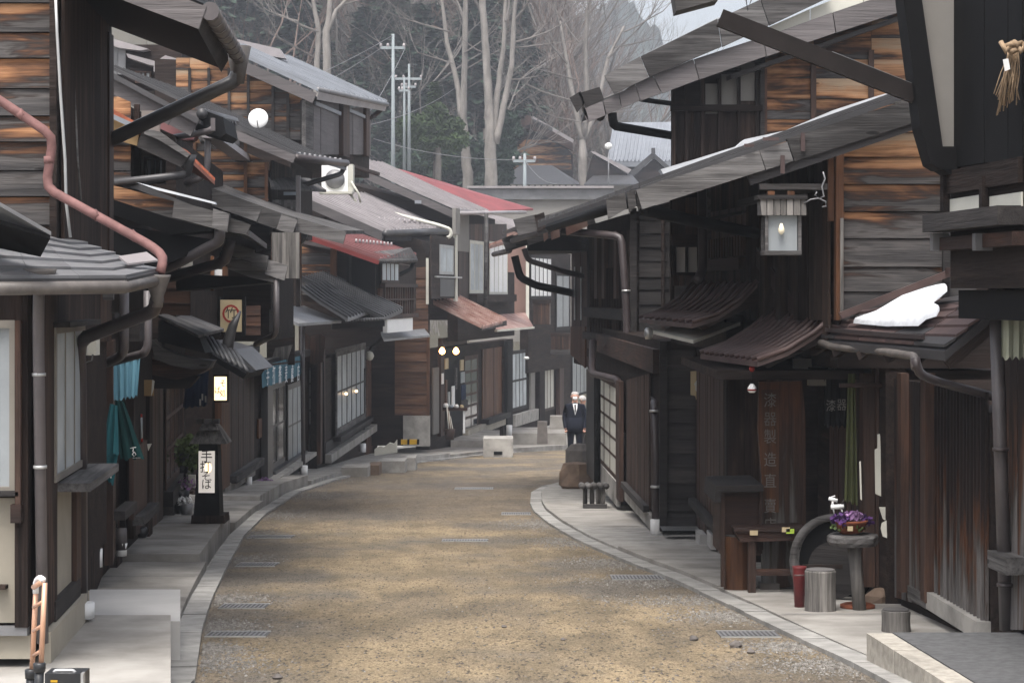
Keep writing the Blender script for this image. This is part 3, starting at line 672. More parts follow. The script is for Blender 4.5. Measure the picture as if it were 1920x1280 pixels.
# ---- R5 gable with clapboards, D 31 -> 36.5
h5 = thing('clapboard_house', 'dark clapboard house with long weathered eave, third on the right', 'house', P(1220, 950, 30))
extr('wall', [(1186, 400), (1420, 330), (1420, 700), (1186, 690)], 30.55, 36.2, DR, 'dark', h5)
boards('board', gab(30.5), [(1198, 405), (1262, 385), (1262, 650), (1198, 650)], .205, 'h', 'greyd', h5, o=.012, t=.03, amt=lambda z: rr(.35, .6))
for x in (1187, 1242, 1258): bx('post', gab(30.5), x - (6 if x < 1200 else 3), x + (6 if x < 1200 else 3), 390, 668, .045, .09, 'greyd' if x < 1200 else 'dark', h5)
bx('sill_beam', gab(30.5), 1182, 1262, 650, 668, .095, .14, 'greyd', h5)
f5 = fac(1184, 30.5, DR)
boards('board', f5, [(1184, 430), (1110, 450), (1110, 620), (1184, 640)], .3, 'v', 'darkv', h5, o=.01, t=.02)
for x in (1165, 1142, 1128): bx('post', f5, x + 3, x - 2, 432, 560, .04, .10, 'brownv', h5)
bx('rail', f5, 1184, 1110, 580, 600, .05, .14, 'greyd', h5); bx('rail', f5, 1184, 1110, 632, 648, .05, .16, 'greyd', h5)
bars('lattice_bar', f5, 1180, 1114, 602, 632, 12, .05, .05, .09, 'darkv', h5)
bars('lattice_bar', f5, 1180, 1114, 500, 578, 14, .05, .05, .09, 'darkv', h5)
roof(h5, [(1010, 408), (1190, 352), (1300, 318)], 30.2, 37, DR, .06, 'metald')
verge(h5, (1000, 412), (1200, 350), 30, 30.15, 'greyw', 3, .06, .0)
poly('end_block', gab(30.1), [(962, 412), (1006, 402), (1012, 432), (972, 442)], 0, .06, 'greyw', h5)
poly('end_block', gab(30.08), [(1002, 404), (1020, 398), (1026, 428), (1008, 434)], 0, .06, 'dark', h5)
tube('gutter', [P(1030, 430, 30.2), P(1030, 430, 30.2) + Vector((DR * 6.5, 6.5, 0))], .05, 'pipe', h5)
pipe([(1055, 433, 30.6), (1165, 443, 30.0), (1174, 560, 29.9), (1178, 690, 29.9), (1224, 708, 28.2), (1228, 760, 24.6), (1231, 985, 24.1)], .055, 'pipe', h5)
for py, D, px in ((545, 29.9, 1174), (649, 29.9, 1177), (770, 24.5, 1228), (912, 24.2, 1230)): lathe('pipe_clip', P(px, py, D), [(.064, -.012), (.064, .012)], 'alu', h5, 10)
lathe('pipe_foot', P(1231, 990, 24.05), [(.07, -.10), (.07, .10)], 'white', h5, 10)
for x, y, x2, y2 in [(1018, 436, 1026, 428), (1032, 432, 1048, 426), (1060, 424, 1100, 406)]: poly('red_panel', gab(30.3), [(x, y), (x2, y2), (x2 + 2, y2 + 18), (x + 2, y + 18)], 0, .03, 'redp' if False else 'rust', h5)
# R5 lower: clapboard pier facing camera at D 24, street wall beyond
extr('lower_wall', [(1240, 640), (1400, 640), (1400, 990), (1240, 990)], 24.1, 36, -.03, 'dark', h5)
boards('clapboard', gab(24.05), [(1250, 655), (1308, 655), (1308, 986), (1250, 986)], .17, 'h', 'greyd', h5, o=.012, t=.05, amt=lambda z: rr(.5, .8))
bx('post', gab(24.05), 1236, 1250, 640, 994, .02, .09, 'greyd', h5); bx('post', gab(24.05), 1304, 1311, 640, 990, .05, .10, 'dark', h5)
f5l = fac(1238, 24.0, -.03)
boards('board', f5l, [(1222, 700), (1178, 712), (1178, 925), (1222, 955)], .16, 'v', 'brownv', h5, o=.01, t=.02, amt=lambda z: .4)
bx('base_rail', f5l, 1222, 1178, 948, 960, .03, .10, 'greyd', h5); bx('footing', f5l, 1234, 1178, 972, 1000, .0, .05, 'concd', h5)
bx('lintel', f5l, 1236, 1108, 655, 700, .0, .07, 'brown', h5)
win(f5l, 1163, 1128, 720, 900, 3, 5, 'brownv', 'offw', h5, .04, .06, .05); bx('side_post', f5l, 1172, 1166, 715, 940, .02, .08, 'brownv', h5)
bx('base_wall', f5l, 1168, 1128, 905, 950, .03, .08, 'concd', h5)
bx('dark_screen', f5l, 1122, 1106, 700, 905, .03, .06, 'blackp', h5)
pipe([(1112, 640, 31.5), (1110, 700, 31.0), (1160, 712, 29.8), (1166, 760, 29.4), (1170, 945, 29.4)], .055, 'pipe', h5)
pipe([(1070, 440, 37), (1105, 455, 36), (1112, 640, 35.5)], .05, 'black', h5)
tube('pole', [P(1120, 700, 32), P(1120, 905, 32)], .05, 'black', h5)
mb = thing('mailbox', 'dark flat box fixed to the drainpipe on the right wall', 'mailbox', P(1175, 850, 29)); bx('box_body', gab(29), 1165, 1184, 814, 852, 0, .12, 'blackp', mb); bx('box_lid', gab(29), 1163, 1186, 811, 815, -.01, .14, 'metald', mb)
# ---- R3: near big house, plank gable, D 16 -> 24
h3 = thing('plank_gable_house', 'house with orange-brown plank gable and snowy lower eave, nearest full house on the right', 'house', P(1600, 1080, 16.2))
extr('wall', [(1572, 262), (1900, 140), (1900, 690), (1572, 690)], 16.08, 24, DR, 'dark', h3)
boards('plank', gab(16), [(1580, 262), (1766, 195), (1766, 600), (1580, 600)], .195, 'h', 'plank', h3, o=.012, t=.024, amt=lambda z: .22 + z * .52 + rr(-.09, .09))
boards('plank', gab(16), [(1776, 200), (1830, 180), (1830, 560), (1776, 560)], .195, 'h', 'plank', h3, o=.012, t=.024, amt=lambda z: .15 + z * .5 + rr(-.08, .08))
bx('corner_post', gab(16), 1564, 1578, 255, 600, -.02, .10, 'ginger', h3); bx('corner_strip', gab(16), 1571, 1577, 410, 600, .105, .12, 'greywv', h3)
bx('post', gab(16), 1764, 1776, 190, 600, .05, .09, 'greyd', h3); bx('nailer', gab(16), 1551, 1562, 285, 415, .0, .05, 'ginger', h3)
f3 = fac(1562, 16.1, DR)
boards('board', f3, [(1560, 270), (1312, 340), (1312, 520), (1560, 640)], .35, 'v', 'darkv', h3, o=.01, t=.02)
for x in (1545, 1515, 1480, 1450, 1424): bx('post', f3, x + 5, x - 4, 300, 600, .03, .10, 'darkv', h3)
bx('beam', f3, 1560, 1424, 345, 358, .11, .2, 'greyd', h3)
boards('board', f3, [(1418, 385), (1346, 398), (1346, 475), (1418, 478)], .16, 'v', 'brownv', h3, o=.05, t=.02)
bars('lattice_bar', f3, 1418, 1346, 440, 478, 14, .05, .075, .11, 'brownv', h3); bx('rail', f3, 1420, 1352, 482, 505, .08, .17, 'brown', h3); bx('rail', f3, 1420, 1350, 395, 400, .08, .14, 'greyd', h3)
bx('corner_board', f3, 1342, 1338, 340, 510, .05, .12, 'greyw', h3)
# brace under the eave
beam('brace', P(1400, 440, 19.5), P(1510, 590, 17.2), .12, .16, 'brown', h3)
# window bay at 1265-1310
bay = gab(22.1)
bx('bay_wall', bay, 1258, 1316, 365, 520, -.2, 0, 'dark', h3); boards('board', bay, [(1260, 370), (1312, 370), (1312, 442), (1260, 442)], .07, 'v', 'brownv', h3, o=.005, t=.015)
bx('bay_rail', bay, 1258, 1312, 440, 460, .02, .08, 'brown', h3); win(bay, 1262, 1312, 458, 516, 2, 1, 'dark', 'white', h3, .01, .03, .03)
boards('bay_board', bay, [(1261, 514), (1308, 514), (1308, 536), (1261, 536)], .06, 'v', 'brownv', h3, o=.02, t=.03)
roof(h3, [(1200, 350), (1345, 298), (1740, 158)], 15.8, 24, DR, .05, 'metald', (.45, .03, .03))
verge(h3, (1190, 355), (1735, 180), 42, 15.75, 'greyw', 3, .07, .04)
verge(h3, (1400, 330), (1735, 216), 20, 15.72, 'fasciad', 1, .04, .0)
for x0, x1, y0 in [(1136, 1172, 374), (1175, 1190, 362), (1192, 1205, 358), (1206, 1252, 352), (1255, 1268, 336)]:
    poly('end_block', gab(15.7), [(x0, y0), (x1 - 1, y0 - (x1 - x0) * .36), (x1 + 3, y0 + 28 - (x1 - x0) * .3), (x0 + 4, y0 + 38)], 0, .05, 'greyw', h3, (rr(.2, .8), .5, .5))
for x, y in [(1500, 250), (1462, 292)]: bx('iron_strap', gab(15.65), x, x + 8, y, y + 34, .03, .05, 'rustd', h3)
for x, y, l in [(1430, 258, 30), (1395, 270, 18), (1740, 100, 1)]: bx('rusty_clip', gab(15.6), x, x + l, y, y + 6, 0, .02, 'rustd', h3) if l > 1 else None
tube('gutter', [P(1202, 372, 16), P(1202, 372, 16) + Vector((DR * 7, 7, 0))], .05, 'black', h3)
pipe([(1205, 375, 16.1), (1208, 392, 16.1), (1290, 412, 17), (1430, 440, 19)], .05, 'black', h3)
pipe([(1316, 330, 20), (1318, 505, 20), (1308, 525, 19.8)], .045, 'pipe', h3)
sn = thing('snow', 'bright band of snow along the lower right roof edge', 'snow', P(1500, 230, 15.9))
pts_t = [(1238, 318), (1300, 300), (1380, 275), (1395, 262), (1470, 246), (1560, 208), (1640, 182), (1668, 174), (1700, 178)]
pts_b = [(1700, 188), (1640, 200), (1560, 226), (1480, 252), (1390, 284), (1300, 310), (1244, 328)]
poly('snow_ridge', gab(15.85), pts_t + pts_b, -.2, .03, 'snow', sn)
# curved corrugated hoods
def hood(label, prof, D0, D1, dx, par=None, ribs=10):
    t = thing('curved_hood', label, 'canopy', P(*prof[0], D0)); a = [P(x, y, D0) for x, y in prof]; L = D1 - D0; off = Vector((dx * L, L, 0))
    roof(t, prof, D0, D1, dx, .04, 'rustd', None, 'canopy_sheet')
    for i in range(ribs + 1):
        o = off * (i / ribs); tube('batten', [p + o + Vector((0, 0, .018)) for p in a], .022, 'rustd', t, 6)
    extr('cheek', prof + [(prof[-1][0], prof[-1][1] + 40), (prof[0][0] + 20, prof[0][1] + 12)], D0 + .02, D0 + .06, dx, 'dark', t); return t
hood('dark ribbed metal canopy curving out below the white panes', [(1298, 607), (1345, 592), (1388, 564), (1420, 530)], 18.4, 22, -.068, None, 9)
hood('larger dark ribbed metal canopy over the shop entrance with the carved board', [(1420, 678), (1476, 658), (1528, 626), (1572, 588)], 16.3, 18.3, -.13, None, 11)
fp = thing('flat_canopy', 'small pale grey sheet canopy between the two ribbed canopies', 'canopy', P(1300, 620, 20.5))
wmk('canopy_sheet', [P(1224, 620, 21.5), P(1300, 638, 19.0), P(1388, 604, 19.2), P(1330, 600, 21.6), P(1224, 626, 21.5), P(1300, 644, 19.0), P(1388, 610, 19.2), P(1330, 606, 21.6)], [(0, 1, 2, 3), (4, 5, 6, 7), (0, 1, 5, 4), (1, 2, 6, 5), (2, 3, 7, 6), (3, 0, 4, 7)], 'offw', fp)
for k in (.3, .6): beam('canopy_seam', P(1224, 620, 21.5).lerp(P(1300, 634, 19.4), k), P(1330, 600, 21.6).lerp(P(1388, 602, 19.6), k), .02, .02, 'metal', fp)
sp_ = thing('spotlight', 'small bright metal spotlight at the tip of the pale sheet canopy', 'lamp', P(1216, 628, 21.3)); lathe('spot_body', P(1216, 636, 21.3), [(.03, 0), (.045, .04), (.045, .09), (.02, .12)], 'alu', sp_, 10)
# lower street wall of R3: brown screen 1310-1360, rail
f3l = fac(1360, 20.6, -.0)
boards('screen_board', f3l, [(1362, 690), (1311, 690), (1311, 985), (1362, 1020)], .19, 'v', 'brownv', h3, o=.01, t=.02, amt=lambda z: .42)
lbx('screen_core', f3l, -.2, 3.2, -1.0, .9, -.1, .005, 'dark', h3)
bx('screen_rail', f3l, 1360, 1311, 985, 1000, .04, .12, 'greyd', h3)
for x in (1322, 1344): bx('footing', f3l, x + 4, x - 4, 1002, 1030, .0, .08, 'concw', h3)
# recess: entrance wall facing the camera (dark) and inner side walls
ent = gab(19.9)
lbx('entrance_wall', ent, 2.0, 3.6, -1.1, 1.4, -.2, 0, 'dark', h3)
boards('entrance_board', ent, [(1364, 690), (1500, 690), (1500, 1040), (1364, 1040)], .18, 'v', 'darkv', h3, o=.005, t=.02)
wi = fac(1640, 16.6, 0.005)
lbx('shop_wall', wi, -.5, 3.2, -1.0, 1.1, -.15, 0, 'dark', h3)
boards('shop_board', wi, [(1650, 690), (1560, 690), (1560, 1000), (1650, 1100)], .14, 'v', 'brownv', h3, o=.005, t=.02, amt=lambda z: rr(.35, .75))
bx('door_post', wi, 1648, 1640, 700, 1100, .03, .12, 'brownv', h3)
lbx('porch_ceiling', gab(20), 1.6, 4.0, .93, 1.0, -.2, 3.4, 'dark', h3)
# ---- R2 annex with snow roof, vertical board wall D 13.4 -> 16
h2 = thing('annex', 'low lean-to with upright weathered boards and a snow patch on its pent roof', 'annex', P(1760, 1140, 14.6))
f2 = fac(1858, 13.45, -.04)
lbx('wall', f2, .0, 2.55, -1.2, .85, -.25, 0, 'dark', h2)
boards('board', f2, [(1856, 735), (1655, 705), (1655, 1110), (1856, 1172)], .085, 'v', 'plankv', h2, o=.006, t=.02, amt=lambda z: rr(.38, .7))
bars('batten', f2, 1856, 1762, 740, 1165, 15, .02, .03, .048, 'plankv', h2)
bx('post', f2, 1762, 1752, 700, 1130, .03, .10, 'brownv', h2); bx('post', f2, 1712, 1704, 700, 1110, .03, .09, 'brownv', h2); bx('post', f2, 1664, 1656, 700, 1118, .03, .12, 'greywv', h2)
bx('low_panel', f2, 1750, 1714, 1118, 1142, .03, .05, 'greyw', h2)
bx('footing', f2, 1858, 1760, 1165, 1200, .0, .09, 'concd', h2)
def patch(name, ps, mat, par, th=.02):
    vs = [P(*q) for q in ps]; n = len(vs); vs += [v - Vector((0, 0, th)) for v in vs]
    return wmk(name, vs, [tuple(range(n)), tuple(range(n, 2 * n))] + [(i, (i + 1) % n, n + (i + 1) % n, n + i) for i in range(n)], mat, par)
# pent roof: eave 1520..1770 (far->near), top against gable
E0, E1, T0, T1 = P(1522, 632, 16.6), P(1772, 652, 13.3), P(1572, 596, 16.5), P(1930, 495, 13.6)
T1 = P(1905, 540, 13.3)
T0 = P(1600, 585, 16.0)
rows = 6
for j in range(rows):
    a, b = j / rows, (j + 1) / rows
    for i in range(5):
        s0, s1 = i / 5 + .004, (i + 1) / 5 - .004
        def q(s, t, dz=0): return (E0.lerp(E1, s)).lerp(T0.lerp(T1, s), t) + Vector((0, 0, dz))
        lft = .022
        top = [q(s0, a, lft), q(s1, a, lft), q(s1, b, .006), q(s0, b, .006)]; bot = [v - Vector((0, 0, .02)) for v in top]
        wmk('roof_sheet', top + bot, [(0, 1, 2, 3), (4, 5, 6, 7), (0, 1, 5, 4), (1, 2, 6, 5), (2, 3, 7, 6), (3, 0, 4, 7)], 'rustd' if (i + j) % 4 else 'metald', h2)
wmk('roof_deck', [E0 - Vector((0, 0, .02)), E1 - Vector((0, 0, .02)), T1 - Vector((0, 0, .03)), T0 - Vector((0, 0, .03)), E0 - Vector((0, 0, .08)), E1 - Vector((0, 0, .08)), T1 - Vector((0, 0, .08)), T0 - Vector((0, 0, .08))], [(0, 1, 2, 3), (4, 5, 6, 7), (0, 1, 5, 4), (1, 2, 6, 5), (2, 3, 7, 6), (3, 0, 4, 7)], 'metald', h2)
beam('flashing', P(1575, 592, 15.85), P(1785, 510, 15.85), .05, .05, 'redp' if False else 'rustd', h2)
beam('ridge_cap', P(1785, 508, 15.8), P(1862, 512, 13.7), .10, .05, 'rustd', h2)
tube('gutter', bend([P(1516, 634, 16.7), P(1560, 650, 16.0), P(1640, 657, 15.0), P(1715, 668, 13.6), P(1716, 690, 13.5)], .1), .028, 'gutter', h2)
pipe([(1716, 670, 13.5), (1722, 700, 13.5), (1760, 716, 13.6), (1870, 745, 13.5)], .03, 'pipe', h2)
for k, (x, D) in enumerate([(1552, 16.2), (1600, 15.6), (1652, 14.8), (1716, 13.9)]): beam('snow_guard_post', P(x, 642 + k * 2, D), P(x, 616 + k * 4, D), .03, .03, 'rustd', h2)
beam('snow_guard', P(1550, 618, 16.2), P(1730, 632, 13.8), .03, .03, 'pipe', h2)
beam('roof_pole', P(1752, 578, 14.6), P(1870, 580, 13.2), .05, .07, 'greyw', h2)
for x0, x1 in ((1640, 1700), (1770, 1850)): pass
# rafters under the pent roof
for k in range(6):
    s = k / 5; a = E0.lerp(E1, s) - Vector((0, 0, .12)); b = T0.lerp(T1, s) - Vector((0, 0, .12)); beam('rafter', a.lerp(b, .03), b.lerp(a, .3), .05, .06, 'dark', h2)
sn = thing('snow', 'thick white tongue of snow lying on the pent roof behind its snow guard', 'snow', P(1680, 600, 14.8))
pts = [(1600, 615), (1640, 600), (1690, 572), (1735, 553), (1760, 547), (1776, 548), (1776, 556), (1760, 570), (1742, 583), (1752, 587), (1762, 592), (1756, 603), (1736, 609), (1722, 621), (1660, 621)]
vs, fs = [], []
_n = (E1 - E0).cross(T0 - E0)
def Psn(px, py):
    d = P(px, py, 1) - Vector((0, 0, CZ)); return Vector((0, 0, CZ)) + d * (_n.dot(E0 - Vector((0, 0, CZ))) / _n.dot(d))
base = [Psn(x, y) + Vector((0, 0, .035)) for x, y in pts]; cc = sum(base, Vector()) / len(base); n = len(base)
vs = base + [b + (cc - b).normalized() * .012 + Vector((0, 0, .02 + rr(0, .006))) for b in base] + [b + (cc - b).normalized() * .035 + Vector((0, 0, .032 + rr(0, .01))) for b in base]
for r in range(2): fs += [(r * n + i, r * n + (i + 1) % n, (r + 1) * n + (i + 1) % n, (r + 1) * n + i) for i in range(n)]
fs += [tuple(range(2 * n, 3 * n))]
wmk('snow_mass', vs, fs, 'snow', sn, None, True)
# ---- R1 nearest right: dark upper storey with grey wing wall, D 11.2 -> 12.9
h1 = thing('dark_corner_house', 'nearly black overhanging house with a grey plaster wing wall, at the right edge', 'house', P(1890, 1180, 12.6))
f1 = fac(1782, 12.9, -.08); f1n = Pl(P(1782, 0, 12.9).x, 12.9, .08, -1)
f1 = Pl(P(1782, 0, 12.9).x, 12.9, .08, -1)
lbx('upper_wall', f1, -.0, 3.5, 1.63, 4.2, -1.8, 0, 'dark', h1)
boards('board', f1, [(1790, -20), (1925, -20), (1925, 295), (1790, 315)], .22, 'v', 'black', h1, o=.006, t=.02)
g1 = gab(12.75)
poly('wing_frame', g1, [(1688, -20), (1722, -20), (1764, 276), (1790, 276), (1790, -20), (1800, -20), (1800, 318), (1758, 318), (1742, 308), (1722, 240)], -.2, .06, 'black', h1)
poly('wing_plaster', g1, [(1716, -20), (1790, -20), (1790, 278), (1756, 278)], -.15, .0, 'greypl', h1)
poly('wing_corbel', g1, [(1760, 316), (1800, 316), (1800, 322), (1790, 330), (1775, 326)], -.2, .05, 'black', h1)
bx('band', f1, 1784, 1925, 322, 365, .02, .05, 'dark', h1)
for a, b in ((1789, 1855), (1865, 1925)): bx('white_panel', f1, a, b, 374 - (a - 1789) * .07, 402 - (a - 1789) * .1, .02, .03, 'offw', h1)
for x in (1784, 1858): bx('post', f1, x, x + 6, 330, 405, .03, .07, 'dark', h1)
bx('beam', f1, 1778, 1925, 404, 436, .0, .16, 'greyd', h1)
for x in (1780, 1862): bx('green_bracket', f1, x, x + 6, 438, 470, .02, .12, 'stem' if False else 'metal', h1)
bx('beam', f1, 1784, 1925, 446, 470, -.02, .08, 'brown', h1)
lbx('soffit', f1, -.0, 3.5, 1.45, 1.62, -1.8, -.05, 'black', h1)
poly('corbel', gab(12.6), [(1812, 472), (1930, 472), (1930, 560), (1868, 540), (1856, 512), (1838, 498)], -.1, .1, 'black', h1)
pole_ = tube('downpipe', [P(1866, 535, 12.7), P(1887, 1180, 12.9)], .042, 'pipeg', h1)
for py in (842, 1096): lathe('pipe_clip', P(1866 + (py - 535) * .0325, py, 12.75), [(.05, -.01), (.05, .01)], 'pipe', h1, 10)
f1l = Pl(P(1888, 0, 12.95).x + .02, 12.95, .06, -1)
lbx('lower_wall', f1l, 0, 2.4, -.9, 1.45, -.3, 0, 'dark', h1)
boards('lower_board', f1l, [(1888, 670), (1930, 670), (1930, 1180), (1888, 1180)], .16, 'v', 'plankv', h1, o=.006, t=.02, amt=lambda z: .42)
bx('ledge', f1l, 1894, 1930, 1030, 1062, .02, .14, 'greyw', h1)
nr = thing('short_curtain', 'pale grey-green cloth hanging under the black eave at the right edge', 'curtain', P(1900, 600, 12.3))
cloth('cloth', gab(12.2), 1877, 1930, 558, 672, 'sage', nr, 0, .012, 3); tube('rod', [P(1870, 559, 12.2), P(1935, 559, 12.2)], .006, 'black', nr)
# near roof beam end and diagonal drain pipe
ev = thing('eave_beam', 'weathered beam end and black diagonal drain of the eave at the top right', 'eave', P(1350, 10, 12.9))
poly('beam_end', gab(12.9), [(1260, -14), (1350, -30), (1344, 4), (1266, 25)], -.15, .1, 'greyw', ev)
beam('drain_spout', P(1352, -20, 12.9), P(1352, 40, 12.9), .09, .12, 'brownv', ev)
beam('diagonal_drain', P(1350, 34, 12.88), P(1716, 178, 12.8), .07, .105, 'drain', ev)
beam('drain_lip', P(1560, 98, 12.86), P(1716, 160, 12.78), .03, .008, 'metal', ev)
tube('wire', [P(1398, -5, 12.9), P(1402, 20, 12.9), P(1410, -4, 12.9)], .004, 'black', ev)
lbx('gutter_trough', gab(12.9), P(1345, 0, 12.9).x, P(1440, 0, 12.9).x, P(0, -10, 12.9).z, P(0, -40, 12.9).z, -.06, .06, 'black', ev)
sw = thing('straw_ornament', 'knotted straw rope and tassel hung beside a round straw ball, upper right edge', 'straw ornament', P(1900, 150, 11.5))
for i in range(46):
    t = i / 46; a = P(1900 + rr(-10, 10), 92 + rr(-8, 8), 11.4 + rr(-.03, .03)); b = P(1866 + t * 44 + rr(-6, 6), 170 + rr(0, 55) - 30 * t, 11.4 + rr(-.04, .04)); tube('straw', [a, a.lerp(b, .5) + Vector((rr(-.012, .012), 0, 0)), b], .0032, 'straw', sw, 4)
for k in range(6): tube('rope_knot', [P(1876 + k * 8, 78 + (k % 3) * 9, 11.35), P(1886 + k * 7, 96 - (k % 2) * 12, 11.33), P(1898 + k * 6, 80 + (k % 3) * 6, 11.35)], .014, 'straw', sw, 7)
lathe('straw_ball', P(1975, 160, 11.9), [(.02, -.34), (.15, -.31), (.26, -.18), (.30, 0), (.26, .18), (.15, .30), (.02, .34)], 'strawd', sw, 26)
poly('paper_strip', gab(11.3), [(1880, 112), (1890, 110), (1894, 130), (1884, 134)], 0, .004, 'white', sw)
# ---- hanging lantern
ln = thing('hanging_lantern', 'square wooden lantern with frosted glass and little board roof, hung under the lower right eave', 'lantern', P(1467, 430, 15.2))
L_ = gab(15.2)
for sx in (0, 1):
    x = 1434 + sx * 62; bx('corner_post', L_, x, x + 6, 404, 478, -.0, .02, 'greyw', ln); bx('corner_post', L_, x, x + 6, 404, 478, -.24, -.22, 'greyw', ln)
bx('glass', L_, 1441, 1495, 404, 470, -.23, -.005, 'frost', ln); bx('bottom_rail', L_, 1433, 1502, 470, 478, -.24, .03, 'greyw', ln)
boards('roof_board', L_, [(1424, 374), (1509, 374), (1511, 404), (1427, 404)], .05, 'v', 'greywv', ln, o=.03, t=.015); bx('roof_back', L_, 1428, 1507, 376, 402, -.26, .03, 'greyw', ln)
bx('cap', L_, 1420, 1512, 366, 374, -.2, .06, 'greyd', ln)
for x in (1438, 1475): bx('block', L_, x, x + 13, 359, 368, -.02, .05, 'ginger', ln)
bx('beam', L_, 1424, 1550, 345, 356, -.03, .04, 'greyd', ln)
lathe('bulb', P(1465, 432, 15.17), [(.006, -.03), (.022, -.01), (.022, .01), (.008, .05)], 'bulbw', ln, 10)
tube('scroll', [P(x, y, 15.15) for x, y in [(1543, 322), (1547, 335), (1541, 350), (1545, 368), (1536, 372), (1528, 366), (1532, 360)]], .006, 'metal', ln, 6); tube('scroll', [P(x, y, 15.15) for x, y in [(1508, 381), (1520, 374), (1535, 372), (1548, 378), (1549, 387), (1541, 388)]], .006, 'metal', ln, 6)
# ---- signs and things in front of R3
cb = thing('carved_signboard', 'tall carved timber board with vertical characters beside the entrance on the right', 'signboard', P(1468, 1100, 16.2))
S_ = gab(17.3); M['sign'] = wood('sign_timber', [(.2, (.15, .145, .14)), (.33, (.09, .08, .07)), (.40, (.035, .02, .014)), (.6, (.05, .022, .012)), (.8, (.10, .038, .016))], 'z', .5, .6, .5)
poly('board', S_, [(1424, 716), (1504, 714), (1510, 780), (1512, 1098), (1430, 1104), (1428, 900), (1422, 800)], -.1, .0, 'sign', cb, (.5, .5, .5))
bx('orange_strip', S_, 1428, 1460, 730, 960, .0005, .002, 'ginger', cb)
for ch, y in zip('漆器製造直賣店', (752, 787, 820, 863, 903, 950, 985)): txt(ch, S_, 1444, y, .125, 'grink', cb, .003, .85, 'character')
bx('foot_stone', S_, 1424, 1460, 1092, 1106, -.1, .06, 'rockg', cb)
bc = thing('lidded_counter', 'low dark wooden stand with a sloping board lid in front of the brown screen', 'counter', P(1385, 1090, 17.2))
B_ = gab(17.2); bx('body', B_, 1352, 1432, 925, 1040, -.7, -.1, 'brown', bc); poly('lid', B_, [(1342, 910), (1430, 908), (1430, 920), (1352, 922), (1350, 942), (1338, 940)], -.9, .05, 'greyd', bc)
for x in (1352, 1424): bx('post', B_, x, x + 7, 920, 1100 if x < 1400 else 1030, -.05, .0, 'brownv', bc)
bc2 = thing('wood_log', 'upright pale split log standing under the dark display bench', 'log', P(1384, 1108, 16.4))
lathe('log_body', P(1384, 1106, 17.3), [(.115, 0), (.11, .2), (.115, .44)], 'ginger', bc2, 14, None, .03); lathe('log_end', P(1384, 1004, 17.3), [(.112, 0), (.11, .01)], 'greyw', bc2, 14)
bn = thing('display_bench', 'dark wooden display bench with shallow tray and small price tags', 'bench', P(1440, 1100, 16.0))
N1 = gab(16.95)
poly('tray', N1, [(1378, 992), (1510, 988), (1510, 1012), (1388, 1016)], -.5, .0, 'brown', bn); bx('tray_lip', N1, 1376, 1512, 988, 996, -.02, .03, 'brown', bn)
for x in (1404, 1490): bx('leg', N1, x, x + 14, 1014, 1115 if x < 1450 else 1098, -.1, -.02, 'brownv', bn)
bx('stretcher', N1, 1416, 1500, 1068, 1080, -.08, -.04, 'brown', bn)
for x, y, m in [(1405, 993, 'cream'), (1465, 987, 'cream'), (1473, 990, 'lime')]: bx('price_tag', N1, x, x + 15, y, y + 9, .031, .036, m, bn)
# round drum
dr = thing('round_drum', 'large old wooden drum lying on its side behind the flower table', 'drum', P(1580, 1140, 15.5))
Rm = Matrix.Rotation(math.radians(-34), 4, 'Z') @ Matrix.Rotation(math.radians(90), 4, 'X')
c_ = P(1572, 1056, 16.7)
lathe('rim', c_, [(.335, -.02), (.392, -.02), (.392, .07), (.335, .07), (.335, -.02)], 'greyw', dr, 36, Rm); lathe('drum_body', c_, [(.36, -.5), (.36, -.0)], 'dark', dr, 36, Rm)
lathe('drum_head', c_, [(.352, .0), (.352, .01)], 'black', dr, 36, Rm); lathe('inner_disc', P(1566, 1068, 16.45), [(.22, .0), (.22, .03), (.03, .031)], 'greyd', dr, 30, Rm, 0, False)
bx('crossbar', gab(16.2), 1505, 1580, 1058, 1066, -.02, .0, 'dark', dr)
ft = thing('flower_table', 'small rustic table with a bark-edged slab top and a single log leg', 'table', P(1608, 1142, 14.75))
T_ = P(1598, 1008, 14.8); wvs = []
lathe('table_top', P(1599, 1014, 15.65), [(.17, -.03), (.185, 0), (.188, .035), (.175, .05)], 'greyw', ft, 22, None, .05, False)
tube('leg', [P(1612, 1146, 15.65), P(1606, 1080, 15.65), P(1601, 1015, 15.65)], [.05, .046, .052], 'greywv', ft, 12)
pt = thing('flower_pot', 'terracotta bowl of purple pansies on the rustic table', 'flower pot', P(1592, 1000, 14.8))
lathe('bowl', P(1594, 1000, 15.65), [(.065, 0), (.09, .02), (.122, .08), (.13, .087), (.13, .10), (.106, .10), (.095, .053)], 'terra', pt, 20)
bx('price_label', gab(15.5), 1589, 1599, 986, 995, 0, .003, 'cream', pt)
def petals(par, c, r, n, mat, s, squash=.6, name='blossoms'):
    vs, fs = [], []
    for i in range(n):
        while True:
            d = Vector((rr(-1, 1), rr(-1, 1), rr(-1, 1)))
            if d.length <= 1: break
        p = Vector(c) + Vector((d.x * r, d.y * r, d.z * r * squash)); k = len(vs); a = Vector((rr(-1, 1), rr(-1, 1), rr(-1, 1))).normalized() * s; b = a.cross(Vector((rr(-1, 1), rr(-1, 1), rr(-1, 1)))).normalized() * s
        vs += [p - a - b * .6, p + a - b * .6, p + a * .7 + b, p - a * .7 + b]; fs.append((k, k + 1, k + 2, k + 3))
    o = wmk(name, vs, fs, mat, par); return stuff(o)
petals(pt, P(1580, 975, 15.6), .088, 150, 'purple', .016); petals(pt, P(1616, 975, 15.7), .083, 130, 'purple', .016); petals(pt, P(1598, 968, 15.6), .074, 100, 'lilac', .015); petals(pt, P(1592, 984, 15.65), .137, 170, 'stem', .014, .35, 'leaves')
